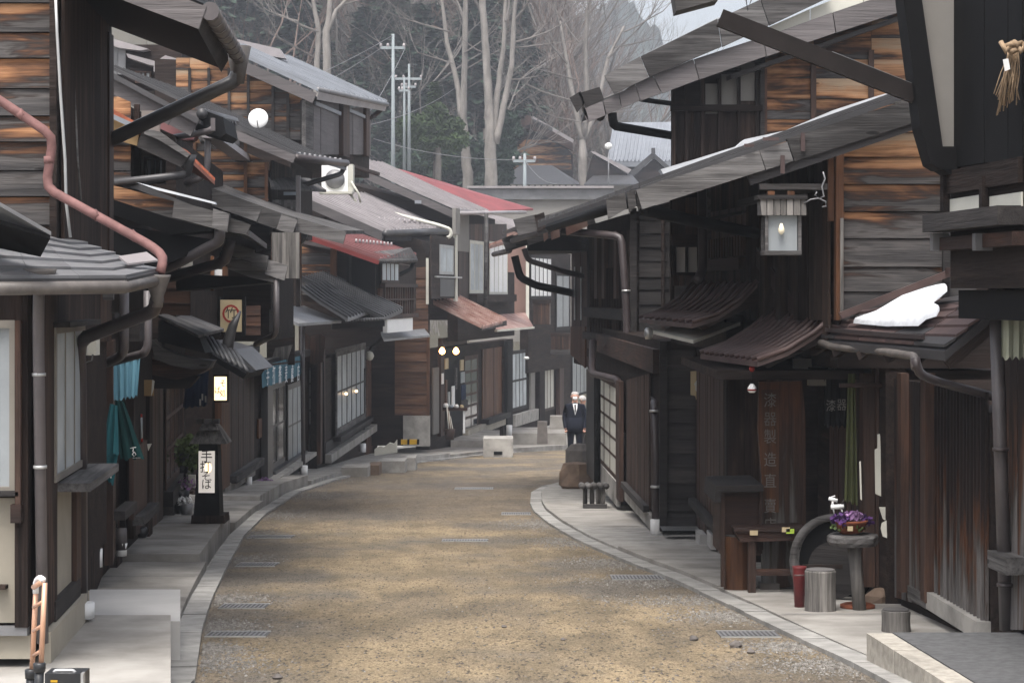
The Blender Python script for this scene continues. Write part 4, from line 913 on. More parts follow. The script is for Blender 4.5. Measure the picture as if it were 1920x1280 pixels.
dg = thing('deer_figure', 'small white wooden deer figure behind the pot of pansies', 'figurine', P(1568, 955, 15.2))
G_ = 15.95
tube('torso', [P(1558, 950, G_), P(1582, 949, G_)], .018, 'white', dg, 10); tube('head', [P(1554, 934, G_), P(1570, 938, G_)], .014, 'white', dg, 10)
tube('neck', [P(1560, 950, G_), P(1562, 937, G_)], .009, 'white', dg, 8)
for a, b in ((1562, 1564), (1577, 1580)): tube('leg', [P(a, 951, G_), P(b, 962, G_)], .006, 'white', dg, 6)
tube('antler', [P(1558, 932, G_), P(1566, 929, G_)], .006, 'white', dg, 6); tube('tail', [P(1578, 945, G_), P(1582, 937, G_)], .004, 'greyw', dg, 6)
def stump(label, px, yb, yt, w, D, mat='greywv', name='log_stool'):
    t = thing(name, label, 'stump', P(px, yb, D)); r = w / 2 / F * D; H = (yb - yt) / F * D
    lathe('stump_body', P(px, yb, D), [(r * 1.02, 0), (r * .98, H * .5), (r, H * .97), (r * .96, H)], mat, t, 20, None, .015, False); lathe('cut_face', P(px, yt, D) + Vector((0, 0, .001)), [(r * .93, 0), (r * .92, .006)], 'greyw', t, 20); return t
stump('upright grey log stump left of the flower table, green at its foot', 1538, 1147, 1068, 58, 15.6)
stump('short dark log stump standing on the pavement above the granite step', 1680, 1182, 1143, 54, 14.25)
bk = thing('red_bucket', 'dark red bucket squeezed behind the upright grey stump', 'bucket', P(1500, 1140, 15.0)); lathe('bucket_body', P(1499, 1142, 15.85), [(.036, 0), (.050, .28), (.052, .31), (.054, .32)], 'bucket', bk, 16); tube('band', [P(1489, 1078, 15.78), P(1510, 1078, 15.78)], .006, 'rustd', bk)
sm = thing('small_pot', 'terracotta saucer at the foot of the log table leg', 'saucer', P(1610, 1145, 15.0)); lathe('saucer_body', P(1608, 1143, 15.8), [(.11, 0), (.13, .02), (.13, .04), (.10, .05)], 'terra', sm, 18)
st2 = thing('foot_stone', 'rough stones at the base of the weathered door post', 'stone', P(1655, 1130, 15)); lathe('stone_body', P(1650, 1128, 16.2), [(.10, 0), (.11, .05), (.06, .10), (.01, .11)], 'rock', st2, 8, None, .2, False)
ob = thing('olive_banner', 'long folded olive cloth hanging in the dark entrance', 'banner', P(1598, 940, 16.6)); cloth('cloth', gab(16.4), 0, 0, 0, 0, 'olive', ob, 0, .03, 2, 20, 12, 0, 0, [(1590, 700), (1603, 700), (1608, 945), (1582, 940)]); bx('crossbar', gab(16.3), 1573, 1720, 718, 726, 0, .04, 'brown', ob)
for a, q, lab in [(1643, [(1645, 814), (1650, 813), (1651, 842), (1652, 930), (1641, 925), (1640, 842), (1645, 840)], 'long ragged white paper notice on the door post'), (0, [(1648, 950), (1660, 950), (1660, 975), (1655, 972)], 'small white triangular notice below the long paper'), (0, [(1653, 980), (1662, 975), (1663, 1008), (1655, 1005), (1651, 990)], 'rounded white card hanging low on the door post'), (0, [(1611, 865), (1614, 864), (1616, 938), (1613, 935)], 'thin white paper strip beside the olive cloth')]:
    o = poly('paper_notice', gab(15.4), q, 0, .004, 'offw'); tag(o, lab, 'notice')
dk = thing('dark_curtain', 'short black curtain with pale brush characters at the back of the entrance', 'curtain', P(1568, 760, 17)); cloth('cloth', gab(17), 1545, 1590, 690, 800, 'black', dk, 0, .01, 3); 
for ch, x, y in (('髙', 1561, 700), ('漆', 1558, 762), ('器', 1578, 760)): txt(ch, gab(16.9), x, y, .10, 'greypl', dk, .0, .8, 'character')
for x, y, w_, h_, lab in [(1490, 672, 32, 30, 'yellowed square paper lamp under the ribbed entrance canopy, left of two'), (1517, 691, 36, 32, 'yellowed square paper lamp under the ribbed entrance canopy, right of two')]:
    t = thing('paper_lamp', lab, 'lamp', P(x, y, 17)); bx('shade', gab(17), x, x + w_, y, y + h_, -.12, 0, 'cream' if False else 'greypl', t); bx('frame', gab(17), x - 2, x + w_ + 2, y - 3, y, -.13, .01, 'black', t)
for px, D, lab in [(1410, 16.6, 'red and white glass wind bell hanging from the ribbed canopy tip')]:
    t = thing('wind_bell', lab, 'wind bell', P(px, 700, D)); lathe('top', P(px, 697, D), [(.01, 0), (.025, .02), (.02, .045)], 'seal', t, 10); tube('cord', [P(px, 690, D), P(px, 722, D)], .003, 'black', t, 4); lathe('bell', P(px, 736, D), [(.02, 0), (.034, .015), (.034, .04), (.012, .07)], 'white', t, 12); lathe('stripe', P(px, 732, D), [(.0355, 0), (.0355, .012)], 'seal', t, 12)
gd = thing('gourd_sign', 'gold wall plaque with a pale gourd on the clapboard pier', 'plaque', P(1310, 720, 23.9)); poly('plaque', gab(23.8), [(1295, 696), (1310, 695), (1314, 705), (1313, 755), (1306, 752), (1304, 742), (1295, 740)], -.02, .03, 'cream', gd); lathe('gourd', P(1309, 730, 23.7), [(.01, -.03), (.035, 0), (.03, .03), (.045, .06), (.012, .11)], 'offw', gd, 10)
# bench of logs, rocks on the right kerb
lb = thing('log_bench', 'small weathered bench with a top of short logs by the right wall', 'bench', P(1115, 955, 31.5))
for i in range(5): tube('log', [P(1093 + i * 11, 911, 29.4 + i * .03), P(1090 + i * 11, 909, 29.9)], .045, 'greyw', lb, 8)
for x in (1097, 1110, 1122, 1130): tube('leg', [P(x, 957 if x in (1097, 1130) else 945, 29.6), P(x, 914, 29.6)], .033, 'greywv', lb, 7)
bx('stretcher', gab(29.5), 1093, 1138, 944, 952, 0, .05, 'greyw', lb)
rk1 = lathe('boulder', P(1080, 916, 36.0), [(.24, 0), (.29, .06), (.28, .28), (.24, .43), (.05, .45)], 'rock', None, 9, None, .09, False); tag(rk1, 'squared brown boulder on the kerb at the end of the right pavement', 'boulder')
rk2 = lathe('boulder', P(1086, 882, 37.2), [(.22, 0), (.26, .15), (.24, .36), (.15, .46), (.02, .48)], 'rockg', None, 9, None, .09, False); tag(rk2, 'rounded grey boulder behind the squared brown one', 'boulder')
# ---- R6: D 37.5 -> 44
h6 = thing('lattice_house', 'narrow dark house with a brown panelled upper wall, fourth on the right', 'house', P(1100, 880, 38))
extr('wall', [(1108, 440), (1300, 400), (1300, 690), (1108, 690)], 37.5, 40.3, DR, 'dark', h6); extr('ground_floor', [(1108, 690), (1300, 690), (1300, 900), (1108, 900)], 37.5, 40.3, .034, 'dark', h6)
f6 = fac(1108, 37.5, DR)
boards('board', f6, [(1106, 440), (1074, 470), (1074, 640), (1106, 690)], .4, 'v', 'brownv', h6, o=.01, t=.02, amt=lambda z: .5)
boards('brown_panel', f6, [(1104, 612), (1076, 612), (1076, 664), (1104, 690)], .6, 'v', 'ginger', h6, o=.04, t=.03, amt=lambda z: .3)
for x in (1096, 1084): bx('pale_slit', f6, x + 1, x - 1, 500, 600, .06, .07, 'frost', h6)
roof(h6, [(945, 452), (1010, 430), (1120, 392)], 37.2, 41, DR, .06, 'rust', (.35, .04, .04))
verge(h6, (942, 450), (1110, 396), 24, 37.15, 'greyw', 3, .05)
tube('gutter', [P(955, 470, 37.2), P(955, 470, 37.2) + Vector((-.3, 3.5, 0))], .05, 'gutter', h6); poly('end_block', gab(37.05), [(940, 448), (962, 440), (968, 462), (948, 468)], 0, .05, 'greyw', h6)
pipe([(983, 466, 37.2), (990, 488, 37.2), (1060, 510, 38), (1106, 520, 38.4)], .05, 'pipe', h6); pipe([(965, 480, 38.5), (975, 520, 38.5), (1005, 535, 39), (1106, 556, 40)], .07, 'black', h6)

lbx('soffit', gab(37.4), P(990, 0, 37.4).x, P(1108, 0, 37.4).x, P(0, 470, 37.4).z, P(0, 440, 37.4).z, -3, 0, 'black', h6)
# ================================================================ LEFT SIDE
def band(par, pl, x0, x1, yt, yb, mat, o=0.02, t=.06, name='rail'): return bx(name, pl, x0, x1, yt, yb, o, o + t, mat, par)
# ---- L0 nearest: glazed ground floor with a pent roof
h = thing('glazed_shop', 'nearest shop on the left with pale panels, tall windows and a grey slate pent roof', 'shop', P(60, 1230, 11))
fr = gab(11.0)
extr('wall', [(-60, 520), (58, 520), (58, 1230), (-60, 1230)], 11.02, 12.3, -.07, 'darkv', h)
win(fr, -60, 38, 600, 925, 2, 1, 'bronze', 'frost', h, .02, .045, .03, .05)
bx('window_sill', fr, -60, 46, 917, 925, .06, .14, 'greyd', h)
bx('panel', fr, -60, 33, 932, 1165, .01, .03, 'plaster', h); bx('corner_post', fr, 36, 60, 540, 1170, .03, .10, 'darkv', h); bx('brown_post', fr, 40, 50, 600, 955, .10, .14, 'brownv', h); bx('bracket', fr, 33, 52, 940, 974, .10, .16, 'brown', h)
bx('base_rail', fr, -60, 58, 1170, 1186, .03, .09, 'metal', h); bx('footing', fr, -60, 60, 1188, 1232, .0, .04, 'plaster', h); bx('wall_hook', fr, -10, 18, 1093, 1100, .03, .10, 'dark', h)
fl = fac(62, 11.0, -.07)
win(fl, 84, 141, 612, 905, 3, 1, 'bronze', 'pane', h, .04, .04, .02, .05); bx('window_head', fl, 82, 145, 604, 614, .05, .14, 'greyd', h)
bx('window_sill', fl, 92, 154, 906, 922, .04, .22, 'greyw', h)
bx('panel', fl, 90, 124, 925, 1146, .02, .03, 'plaster', h); bx('panel_post', fl, 62, 90, 540, 1185, .02, .05, 'darkv', h); bx('base_rail', fl, 84, 132, 1128, 1165, .03, .06, 'greyd', h); bx('footing', fl, 66, 142, 1185, 1262, .02, .08, 'plaster', h); bx('end_post', fl, 124, 133, 910, 1110, .02, .06, 'brownv', h); bx('side_window', fl, 128, 139, 930, 1100, .0, .04, 'alu', h)
# pent roof: planes towards street, courses as separate sheets
A0, A1, B0, B1 = P(-40, 524, 10.3), P(236, 522, 11.0), P(-40, 405, 10.9), P(110, 448, 12.4)
A2, B2 = P(298, 508, 11.9), P(140, 450, 12.6)
def quadsheet(a, b, c, d, mat, par, name='roof_sheet', th=.02):
    dn = Vector((0, 0, -th)); vs = [a, b, c, d] + [v + dn for v in (a, b, c, d)]
    return wmk(name, vs, [(0, 1, 2, 3), (4, 5, 6, 7), (0, 1, 5, 4), (1, 2, 6, 5), (2, 3, 7, 6), (3, 0, 4, 7)], mat, par)
pr = thing('slate_pent_roof', 'grey slate-coloured pent roof running across the lower left, above the tall windows', 'roof', A1)
for j in range(6):
    a, b = j / 6, (j + 1) / 6 - .004; li = Vector((0, 0, .018)); lo = Vector((0, 0, .004))
    for i in range(3):
        s0, s1 = i / 3 + .003, (i + 1) / 3
        quadsheet(A0.lerp(A1, s0).lerp(B0.lerp(B1, s0), a) + li, A0.lerp(A1, s1).lerp(B0.lerp(B1, s1), a) + li, A0.lerp(A1, s1).lerp(B0.lerp(B1, s1), b) + lo, A0.lerp(A1, s0).lerp(B0.lerp(B1, s0), b) + lo, 'metal', pr)
    quadsheet(A1.lerp(B1, a) + li, A2.lerp(B2, a) + li, A2.lerp(B2, b) + lo, A1.lerp(B1, b) + lo, 'metal', pr)
quadsheet(A0 - Vector((0, 0, .01)), A1 - Vector((0, 0, .01)), B1 - Vector((0, 0, .02)), B0 - Vector((0, 0, .02)), 'metald', pr, 'roof_deck', .03); quadsheet(A1 - Vector((0, 0, .01)), A2 - Vector((0, 0, .01)), B2 - Vector((0, 0, .02)), B1 - Vector((0, 0, .02)), 'metald', pr, 'roof_deck', .03)
beam('fascia', A0 + Vector((0, -.02, -.02)), A1 + Vector((0, -.02, -.02)), .03, .045, 'metald', pr); beam('fascia', A1 + Vector((0, -.02, -.02)), A2 + Vector((0, -.02, -.02)), .03, .04, 'metald', pr)
tube('gutter', [A0 + Vector((0, -.07, -.045)), A1 + Vector((0, -.07, -.045)), A2 + Vector((0.01, -.06, -.05))], .033, 'gutter', pr)
quadsheet(P(-40, 356, 10.2), P(96, 434, 10.4), P(70, 470, 10.7), P(-40, 420, 10.6), 'metal', pr, 'upper_hood', .02); quadsheet(P(-40, 400, 10.25), P(94, 440, 10.4), P(76, 474, 10.6), P(-40, 450, 10.5), 'black', pr, 'hood_underside')
quadsheet(P(222, 480, 11.6), P(275, 472, 11.8), P(296, 487, 11.7), P(240, 494, 11.5), 'metalp', pr, 'patch_sheet', .01)
lathe('hopper', P(73, 545, 10.7), [(.045, -.02), (.05, .02), (.085, .09), (.09, .11)], 'gutter', pr, 12); tube('downpipe', bend([P(73, 545, 10.75), P(72, 585, 10.8), P(72, 640, 10.85), P(80, 1205, 10.9)], .08), .030, 'pipeg', pr)
for py in (702, 875): lathe('pipe_clip', P(73 + (py - 700) * .012, py, 10.86), [(.036, -.008), (.036, .008)], 'alu', pr, 10)
lathe('hopper', P(295, 556, 11.75), [(.03, -.06), (.035, 0), (.07, .10), (.075, .12)], 'gutter', pr, 12); pipe([(294, 560, 11.75), (290, 582, 11.8), (146, 638, 12.4), (150, 700, 12.5), (152, 1146, 12.55)], .04, 'pipe', pr)
lathe('pipe_foot', P(155, 1148, 12.5), [(.07, -.03), (.07, .06)], 'white', pr, 12)
pk = thing('pink_drainpipe', 'faded pink drainpipe zigzagging down from the plank wall to the pent roof gutter', 'drainpipe', P(300, 490, 11.8))
tube('pipe_run', bend([P(-30, 170, 12.1), P(8, 194, 12.1), P(100, 256, 12.1), P(86, 352, 12.1), P(285, 462, 11.9), P(308, 482, 11.85), P(300, 512, 11.8)], .06), .027, 'pink', pk, 12)
for q in ((40, 215, 12.1), (92, 300, 12.1), (180, 404, 12.0), (250, 442, 11.95)): lathe('pipe_joint', P(*q), [(.030, -.02), (.031, .02)], 'pink', pk, 10, Matrix.Rotation(0 if q[0] == 92 else 1.0, 4, 'Y'))
# ---- L1: plank gable wall and black facade
h = thing('black_fronted_house', 'tall near-black house with weathered plank side wall and far-reaching eave, upper left', 'house', P(150, 1100, 13))
extr('wall', [(-60, -60), (108, -40), (108, 1100), (-60, 1100)], 12.45, 14.7, -.063, 'dark', h)
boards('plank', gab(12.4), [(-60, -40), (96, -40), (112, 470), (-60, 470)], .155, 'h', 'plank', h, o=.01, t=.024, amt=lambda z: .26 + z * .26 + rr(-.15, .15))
bx('corner_post', gab(12.4), 99, 112, -40, 470, .03, .09, 'dark', h); tube('cable', [P(104, -10, 12.28), P(107, 60, 12.28), P(113, 170, 12.28), P(122, 300, 12.28), P(124, 380, 12.28), P(132, 445, 12.28)], .009, 'alu', h)
f = fac(112, 12.4, -.063)
boards('board', f, [(114, -40), (205, -40), (205, 640), (114, 640)], .55, 'v', 'darkv', h, o=.0, t=.02)
bx('end_post', f, 197, 205, 60, 500, .0, .03, 'brownv', h)
tube('cable', [P(138, 130, 12.9), P(146, 300, 12.9), P(154, 400, 12.9)], .006, 'greyw', h)
# roof and eave
extr('eave_slab', [(60, -140), (388, 10), (374, 56), (60, -64)], 12.45, 14.62, -.077, 'black', h)
poly('fascia', gab(12.4), [(190, -60), (388, 14), (374, 56), (190, -14)], 0, .03, 'fascia', h)
quadsheet(P(372, 48, 12.4), P(386, 18, 12.4), P(428, 105, 14.7), P(415, 128, 14.7), 'greyd', h, 'eave_board', .03)
g0, g1 = P(394, 22, 12.4), P(448, 108, 14.8)
tube('gutter', [g0, g1], .05, 'gutter', h, 10)
for i in range(9): lathe('gutter_ring', g0.lerp(g1, i / 8), [(.055, -.02), (.055, .02)], 'pipeg', h, 10, (g1 - g0).to_track_quat('Z', 'Y').to_matrix().to_4x4())
lathe('hopper', P(447, 125, 14.8), [(.04, -.12), (.06, 0), (.09, .14)], 'gutter', h, 12)
pipe([(446, 134, 14.8), (440, 152, 14.8), (200, 266, 14.6)], .05, 'metald', h)
# lower facade of L1 : dark boards, two drainpipes, meter box
fl = fac(146, 12.9, -.16)
lbx('lower_wall', fl, 0, 5.6, -1.3, 2.0, -.5, -.02, 'dark', h)
boards('board', fl, [(146, 640), (205, 600), (205, 1060), (146, 1130)], .3, 'v', 'darkv', h, o=.0, t=.02)
for x in (188, 202): bx('post', fl, x, x + 6, 640, 1060, .03, .1, 'brownv', h)
tube('downpipe', bend([P(233, 535, 15), P(233, 655, 15), P(226, 668, 15.2), P(176, 690, 16), P(180, 720, 16), P(182, 1045, 16.3)], .08), .034, 'pipeg', h)
tube('downpipe', bend([P(277, 545, 16), P(277, 650, 16), P(270, 662, 16), P(200, 682, 17)], .08), .032, 'pipeg', h)
lathe('pipe_foot', P(180, 1050, 16.3), [(.05, -.05), (.05, .09)], 'white', h, 10); lathe('pipe_foot', P(228, 1035, 18.3), [(.045, -.03), (.05, .08)], 'white', h, 10); tube('downpipe', [P(227, 1030, 18.3), P(226, 990, 18.3)], .055, 'pipeg', h)
for c_ in ((150, 540, 172, 575), (180, 586, 215, 612), (236, 600, 262, 640)): bx('beam_end', gab(15.5), c_[0], c_[2], c_[1], c_[3], -.2, .0, 'greyd', h)
bx('signboard', gab(14.2), 140, 212, 537, 562, -.05, .0, 'greyw', h)
mt = thing('meter_box', 'small cream electric meter box with a dangling cable under the left eave', 'meter', P(162, 650, 13)); bx('case', gab(13), 148, 180, 628, 666, -.12, .0, 'offw', mt); bx('face', gab(13), 150, 164, 632, 662, .0, .01, 'alu', mt); tube('cable', [P(150, 668, 13), P(158, 682, 13), P(172, 676, 13), P(174, 664, 13)], .006, 'greyw', mt)
# ---- L2 : D 17.5 -> 22.6, teal banner shop
h = thing('banner_shop', 'dark shop behind the teal cloths with an orange-tiled upper eave, second on the left', 'shop', P(230, 1020, 18.5))
extr('wall', [(100, 180), (196, 200), (196, 990), (100, 990)], 17.6, 22.6, -.09, 'dark', h)
f = fac(196, 17.6, -.105)
lbx('lower_wall', f, 1.3, 5.2, -1.5, 1.6, -.3, -.0, 'dark', h)
boards('board', f, [(236, 700), (290, 700), (290, 985), (236, 1010)], .3, 'v', 'brownv', h, o=.005, t=.02)
boards('plank', gab(17.55), [(120, 138), (246, 192), (246, 360), (120, 360)], .18, 'h', 'plank', h, o=.0, t=.02, amt=lambda z: .45 + rr(-.15, .2))
for a, b in ((252, 262), (266, 300)): bx('shutter', gab(18.2), a, b, 196 if b < 270 else 208, 340, -.02, .02, 'greypl' if b > 280 else 'dark', h)
win(gab(18.1), 222, 250, 280, 335, 2, 1, 'greyd', 'paneb', h, .01, .02, .02); win(gab(18.1), 272, 312, 295, 345, 3, 1, 'greyd', 'paneb', h, .01, .03, .03)
roof(h, [(352, 290), (300, 262), (200, 205), (60, 140)], 17.5, 21.6, -.085, .04, 'orange', (.2, .05, .03), 'roof', 'orange')
poly('gable_board', gab(17.45), [(194, 214), (262, 246), (258, 274), (194, 256)], 0, .03, 'tan', h); poly('gable_cap', gab(17.4), [(194, 206), (270, 240), (264, 248), (194, 215)], 0, .04, 'metalb', h)
poly('eave_board', gab(17.42), [(268, 242), (300, 250), (358, 292), (340, 314), (258, 276)], 0, .03, 'greyd', h); poly('eave_lip', gab(17.38), [(270, 240), (302, 248), (358, 290), (352, 296), (298, 262), (272, 252)], 0, .04, 'greyw', h)
lathe('hopper', P(352, 318, 17.5), [(.03, -.05), (.05, .05), (.075, .12)], 'metald', h, 10); pipe([(352, 320, 17.5), (345, 328, 17.5), (206, 344, 17.2)], .035, 'metald', h)
# lower pent roof E1 with snowy edge, heavy grey verge
roof(h, [(468, 432), (400, 400), (260, 345), (206, 330)], 17.3, 22, -.085, .05, 'metald')
V1 = gab(17.2)
poly('verge_board', V1, [(214, 348), (405, 398), (412, 400), (408, 432), (330, 412), (206, 372)], 0, .05, 'plank', h, (.55, .5, .5)); poly('verge_board', V1, [(330, 376), (410, 398), (408, 430), (326, 408)], .055, .09, 'greyw', h); poly('verge_board', V1, [(404, 392), (434, 402), (430, 436), (402, 428)], .09, .14, 'greyw', h, (.7, .5, .5))
poly('verge_board', V1, [(430, 408), (472, 422), (464, 440), (426, 434)], .03, .07, 'greyw', h, (.4, .5, .5)); poly('snow_line', V1, [(260, 343), (406, 380), (407, 384), (300, 358)], .02, .12, 'snow', h)
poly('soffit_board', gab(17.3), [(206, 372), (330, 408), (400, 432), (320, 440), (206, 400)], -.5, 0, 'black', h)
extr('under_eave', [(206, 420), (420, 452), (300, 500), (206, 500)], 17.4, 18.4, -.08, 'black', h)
pipe([(412, 430, 17.2), (412, 452, 17.2), (320, 500, 17.6), (300, 505, 17.8)], .045, 'pipeg', h); pipe([(432, 450, 17.6), (424, 490, 17.6), (300, 525, 18.2)], .045, 'pipe', h)
# lower fronts
for x0, x1 in ((230, 234), (262, 268)): bx('post', f, x0, x1, 720, 1010, .03, .1, 'darkv', h)
bx('panel', fac(240, 18.8, -.06), 242, 268, 840, 975, .0, .04, 'brownv', h); bx('ledge', fac(236, 18.8, -.06), 240, 271, 968, 985, .04, .14, 'greyw', h); bx('ledge', fac(200, 17.2, -.06), 202, 226, 958, 975, .04, .14, 'greyd', h)
tl = thing('short_noren', 'short bright teal curtain hanging alone on a wire, left side', 'curtain', P(235, 740, 17.4)); cloth('cloth', gab(17.2), 0, 0, 0, 0, 'noren', tl, 0, .02, 4, 30, 8, 0, 0, [(210, 681), (263, 671), (258, 742), (215, 751)]); tube('rod', [P(210, 681, 17.2), P(263, 671, 17.2)], .008, 'alu', tl); tube('hook', [P(236, 676, 17.2), P(235, 660, 17.2)], .004, 'alu', tl)
tb = thing('teal_banner', 'long wind-blown teal and dark green banner with a small white emblem', 'banner', P(225, 905, 17.0))
cloth('cloth', gab(16.9), 0, 0, 0, 0, 'green', tb, 0, .015, 2, 18, 10, 0, 0, [(215, 750), (232, 752), (270, 858), (226, 862)]); cloth('cloth_fold', gab(16.8), 0, 0, 0, 0, 'teal', tb, 0, .02, 2, 18, 12, 0, 0, [(206, 756), (220, 760), (222, 850), (188, 862)]); cloth('cloth_fold', gab(16.82), 0, 0, 0, 0, 'teal', tb, 0, .015, 2, 12, 6, 0, 0, [(188, 860), (222, 848), (212, 908), (192, 895)])
E_ = gab(16.8); tube('emblem', [P(x, y, 16.78) for x, y in [(244, 840), (255, 838)]], .0035, 'white', tb, 5); tube('emblem', [P(x, y, 16.78) for x, y in [(250, 841), (249, 846), (253, 848), (255, 852), (251, 855), (248, 851), (251, 848)]], .0032, 'white', tb, 5)
for k in range(4): bx('small_mark', gab(16.7), 207 + k * 2, 209 + k * 2, 892 - k * 8, 896 - k * 8, 0, .003, 'white', tb)
for i in range(5): bx('small_mark', gab(16.7), 249 + i * 3, 251 + i * 3, 857, 859, 0, .003, 'alu', tb)
pl_s = thing('fluorescent_tube', 'slim white tube with red ends on the dark door left', 'tube light', P(266, 800, 18.8)); tube('tube_body', [P(265, 782, 18.7), P(266, 822, 18.7)], .009, 'frost', pl_s); tube('end_cap', [P(265, 776, 18.7), P(265, 783, 18.7)], .009, 'seal', pl_s); tube('end_cap', [P(266, 821, 18.7), P(266, 828, 18.7)], .009, 'seal', pl_s)
o = poly('paper_tag', gab(19), [(276, 832), (285, 831), (278, 845)], 0, .004, 'offw'); tag(o, 'small white triangular tag on the dark door behind the green banner', 'tag')
bs = thing('gold_board', 'small gold sign board edge-on beside the short teal curtain', 'signboard', P(280, 740, 19.5)); bx('board', gab(19.5), 270, 288, 712, 742, -.02, 0, 'tan', bs); poly('edge', gab(19.4), [(286, 712), (290, 714), (288, 730), (284, 742), (285, 728)], 0, .02, 'offw', bs)
# ---- L3 : D 22.8 -> 30, lattice front, curved board hood
h = thing('curved_hood_house', 'dark lattice-fronted house with a curved board hood and grey upper verge, third on the left', 'house', P(310, 980, 25))
extr('wall', [(100, 150), (330, 255), (330, 640), (100, 640)], 23.2, 30, -.06, 'dark', h)
f = fac(276, 22.8, -.09)
lbx('lower_wall', f, 0, 6.5, -1.6, 1.0, -.3, 0, 'dark', h)
boards('board', f, [(278, 690), (302, 690), (302, 975), (278, 995)], .3, 'v', 'brownv', h, o=.005, t=.02)
win(f, 304, 338, 712, 920, 4, 3, 'brownv', 'paned', h, .03, .08, .06)
bx('ledge', f, 302, 343, 922, 950, .02, .14, 'greyd', h); bx('header', f, 276, 343, 700, 712, .03, .12, 'greyd', h)
poly('hood_fascia', gab(22.6), [(284, 636), (300, 650), (330, 664), (362, 672), (400, 676), (392, 690), (360, 692), (320, 684), (290, 672)], -.3, .03, 'greyw', h)
poly('hood_board', gab(22.7), [(270, 668), (320, 684), (392, 690), (372, 702), (330, 712), (270, 700)], -.4, 0, 'brown', h)
poly('hood_under', gab(22.8), [(260, 690), (340, 700), (372, 706), (352, 728), (262, 728)], -.2, 0, 'dark', h)
quadsheet(P(296, 590, 22.6), P(372, 628, 22.2), P(420, 616, 24.0), P(340, 584, 24.4), 'greyw', h, 'shelf_roof', .03); poly('shelf_side', gab(22.6), [(296, 600), (372, 630), (384, 662), (296, 640)], -.5, -.02, 'black', h)
boards('plank', gab(22.5), [(300, 524), (358, 516), (358, 592), (300, 588)], .13, 'h', 'warmbrown', h, o=0, t=.02)
bx('grey_panel', gab(22.9), 328, 362, 482, 502, 0, .03, 'greypl', h)
roof(h, [(376, 226), (340, 208), (190, 126), (60, 50)], 22.9, 23.6, .0, .04, 'metald')
verge(h, (372, 230), (190, 134), 30, 22.85, 'fascia', 2, .04); verge(h, (376, 224), (190, 124), 10, 22.8, 'metald', 1, .06)
rt0, rt1 = P(378, 222, 23), P(437, 236, 30)
tube('gutter', [rt0 + Vector((0, 0, .05)), P(440, 228, 28)], .06, 'tile', h); poly('black_soffit', gab(23.1), [(366, 236), (380, 206), (418, 220), (424, 250), (414, 258), (366, 244)], -1, 0, 'black', h)
for i in range(9): lathe('round_tile', P(384 + i * 6.6, 214 + i * 1.9, 23.2 + i * .5), [(.05, -.03), (.055, .03)], 'tile', h, 8, Matrix.Rotation(1.2, 4, 'Y'))
bx('pipe_head', gab(23), 396, 404, 222, 246, 0, .04, 'pipeg', h); pipe([(400, 240, 23), (392, 246, 23), (325, 258, 23.4)], .035, 'pipeg', h); pipe([(390, 262, 23.2), (388, 330, 23.2), (350, 345, 23.4)], .035, 'pipeg', h)
# red panel eave behind
h2_ = thing('red_panel_eave', 'small eave with dull red panel and pinkish tile edge beyond the grey verge', 'eave', P(400, 262, 26))
poly('red_panel', gab(26), [(298, 216), (318, 222), (370, 250), (362, 262), (298, 262)], -.3, 0, 'redp', h2_); poly('pink_edge', gab(25.9), [(314, 214), (336, 210), (380, 236), (372, 250), (350, 244)], 0, .04, 'metalp', h2_)
extr('tile_eave', [(380, 236), (410, 246), (412, 260), (378, 258)], 26, 31, -.04, 'metalp', h2_); quadsheet(P(372, 256, 26), P(376, 264, 26), P(450, 270, 30), P(448, 262, 30), 'greyw', h2_, 'eave_board', .03)
# weathered verge stack E3
ev = thing('weathered_eave', 'stack of silver-grey boards ending a lower eave in the middle left', 'eave', P(480, 490, 21))
for q in ([(432, 455), (478, 468), (474, 492), (430, 478)], [(474, 473), (504, 480), (500, 506), (470, 498)], [(500, 486), (541, 498), (534, 526), (498, 514)], [(426, 480), (474, 494), (520, 514), (516, 530), (470, 520), (428, 504)]): poly('verge_board', gab(21 + rr(-.05, .05)), q, 0, .06, 'greyw', ev, (rr(.4, .8), .5, .5))
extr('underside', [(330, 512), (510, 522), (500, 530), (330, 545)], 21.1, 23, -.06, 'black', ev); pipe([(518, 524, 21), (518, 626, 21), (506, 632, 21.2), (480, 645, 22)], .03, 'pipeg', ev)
bx('orange_post', gab(23), 396, 402, 480, 545, 0, .05, 'ginger', ev); bx('orange_post', gab(23), 418, 428, 500, 540, 0, .05, 'ginger', ev); bx('white_pane', gab(23.05), 403, 417, 505, 540, 0, .03, 'white', ev)
# ---- L4 : D 30.5 -> 36.5 brown clapboard with orange planked gable
h = thing('lantern_restaurant', 'brown-boarded restaurant behind the roadside lantern, with an orange plank gable above', 'restaurant', P(440, 920, 33))
extr('wall', [(200, 180), (505, 320), (505, 640), (200, 640)], 30.6, 34, .0, 'dark', h)
boards('plank', gab(30.5), [(366, 262), (400, 258), (504, 305), (504, 396), (366, 396)], .175, 'h', 'plank', h, o=.0, t=.02, joints=(462,), amt=lambda z: .36 + z * .38 + rr(-.06, .06))
for x in (366, 461, 500): bx('post', gab(30.5), x - 3, x + 3, 268 if x < 480 else 305, 396, .022, .06, 'ginger', h)
f = fac(505, 30.55, .0)
boards('board', f, [(506, 300), (556, 320), (556, 440), (506, 440)], .35, 'v', 'darkv', h, o=.005, t=.02)
roof(h, [(556, 286), (430, 228), (330, 180), (200, 120)], 30.2, 34.5, .087, .05, 'metald', (.4, .03, .03), dz=.04); verge(h, (556, 291), (330, 197), 17, 30.15, 'fascia', 2, .04)
tube('gutter', [P(556, 296, 30.2), P(650, 306, 34.5)], .055, 'pipe', h)
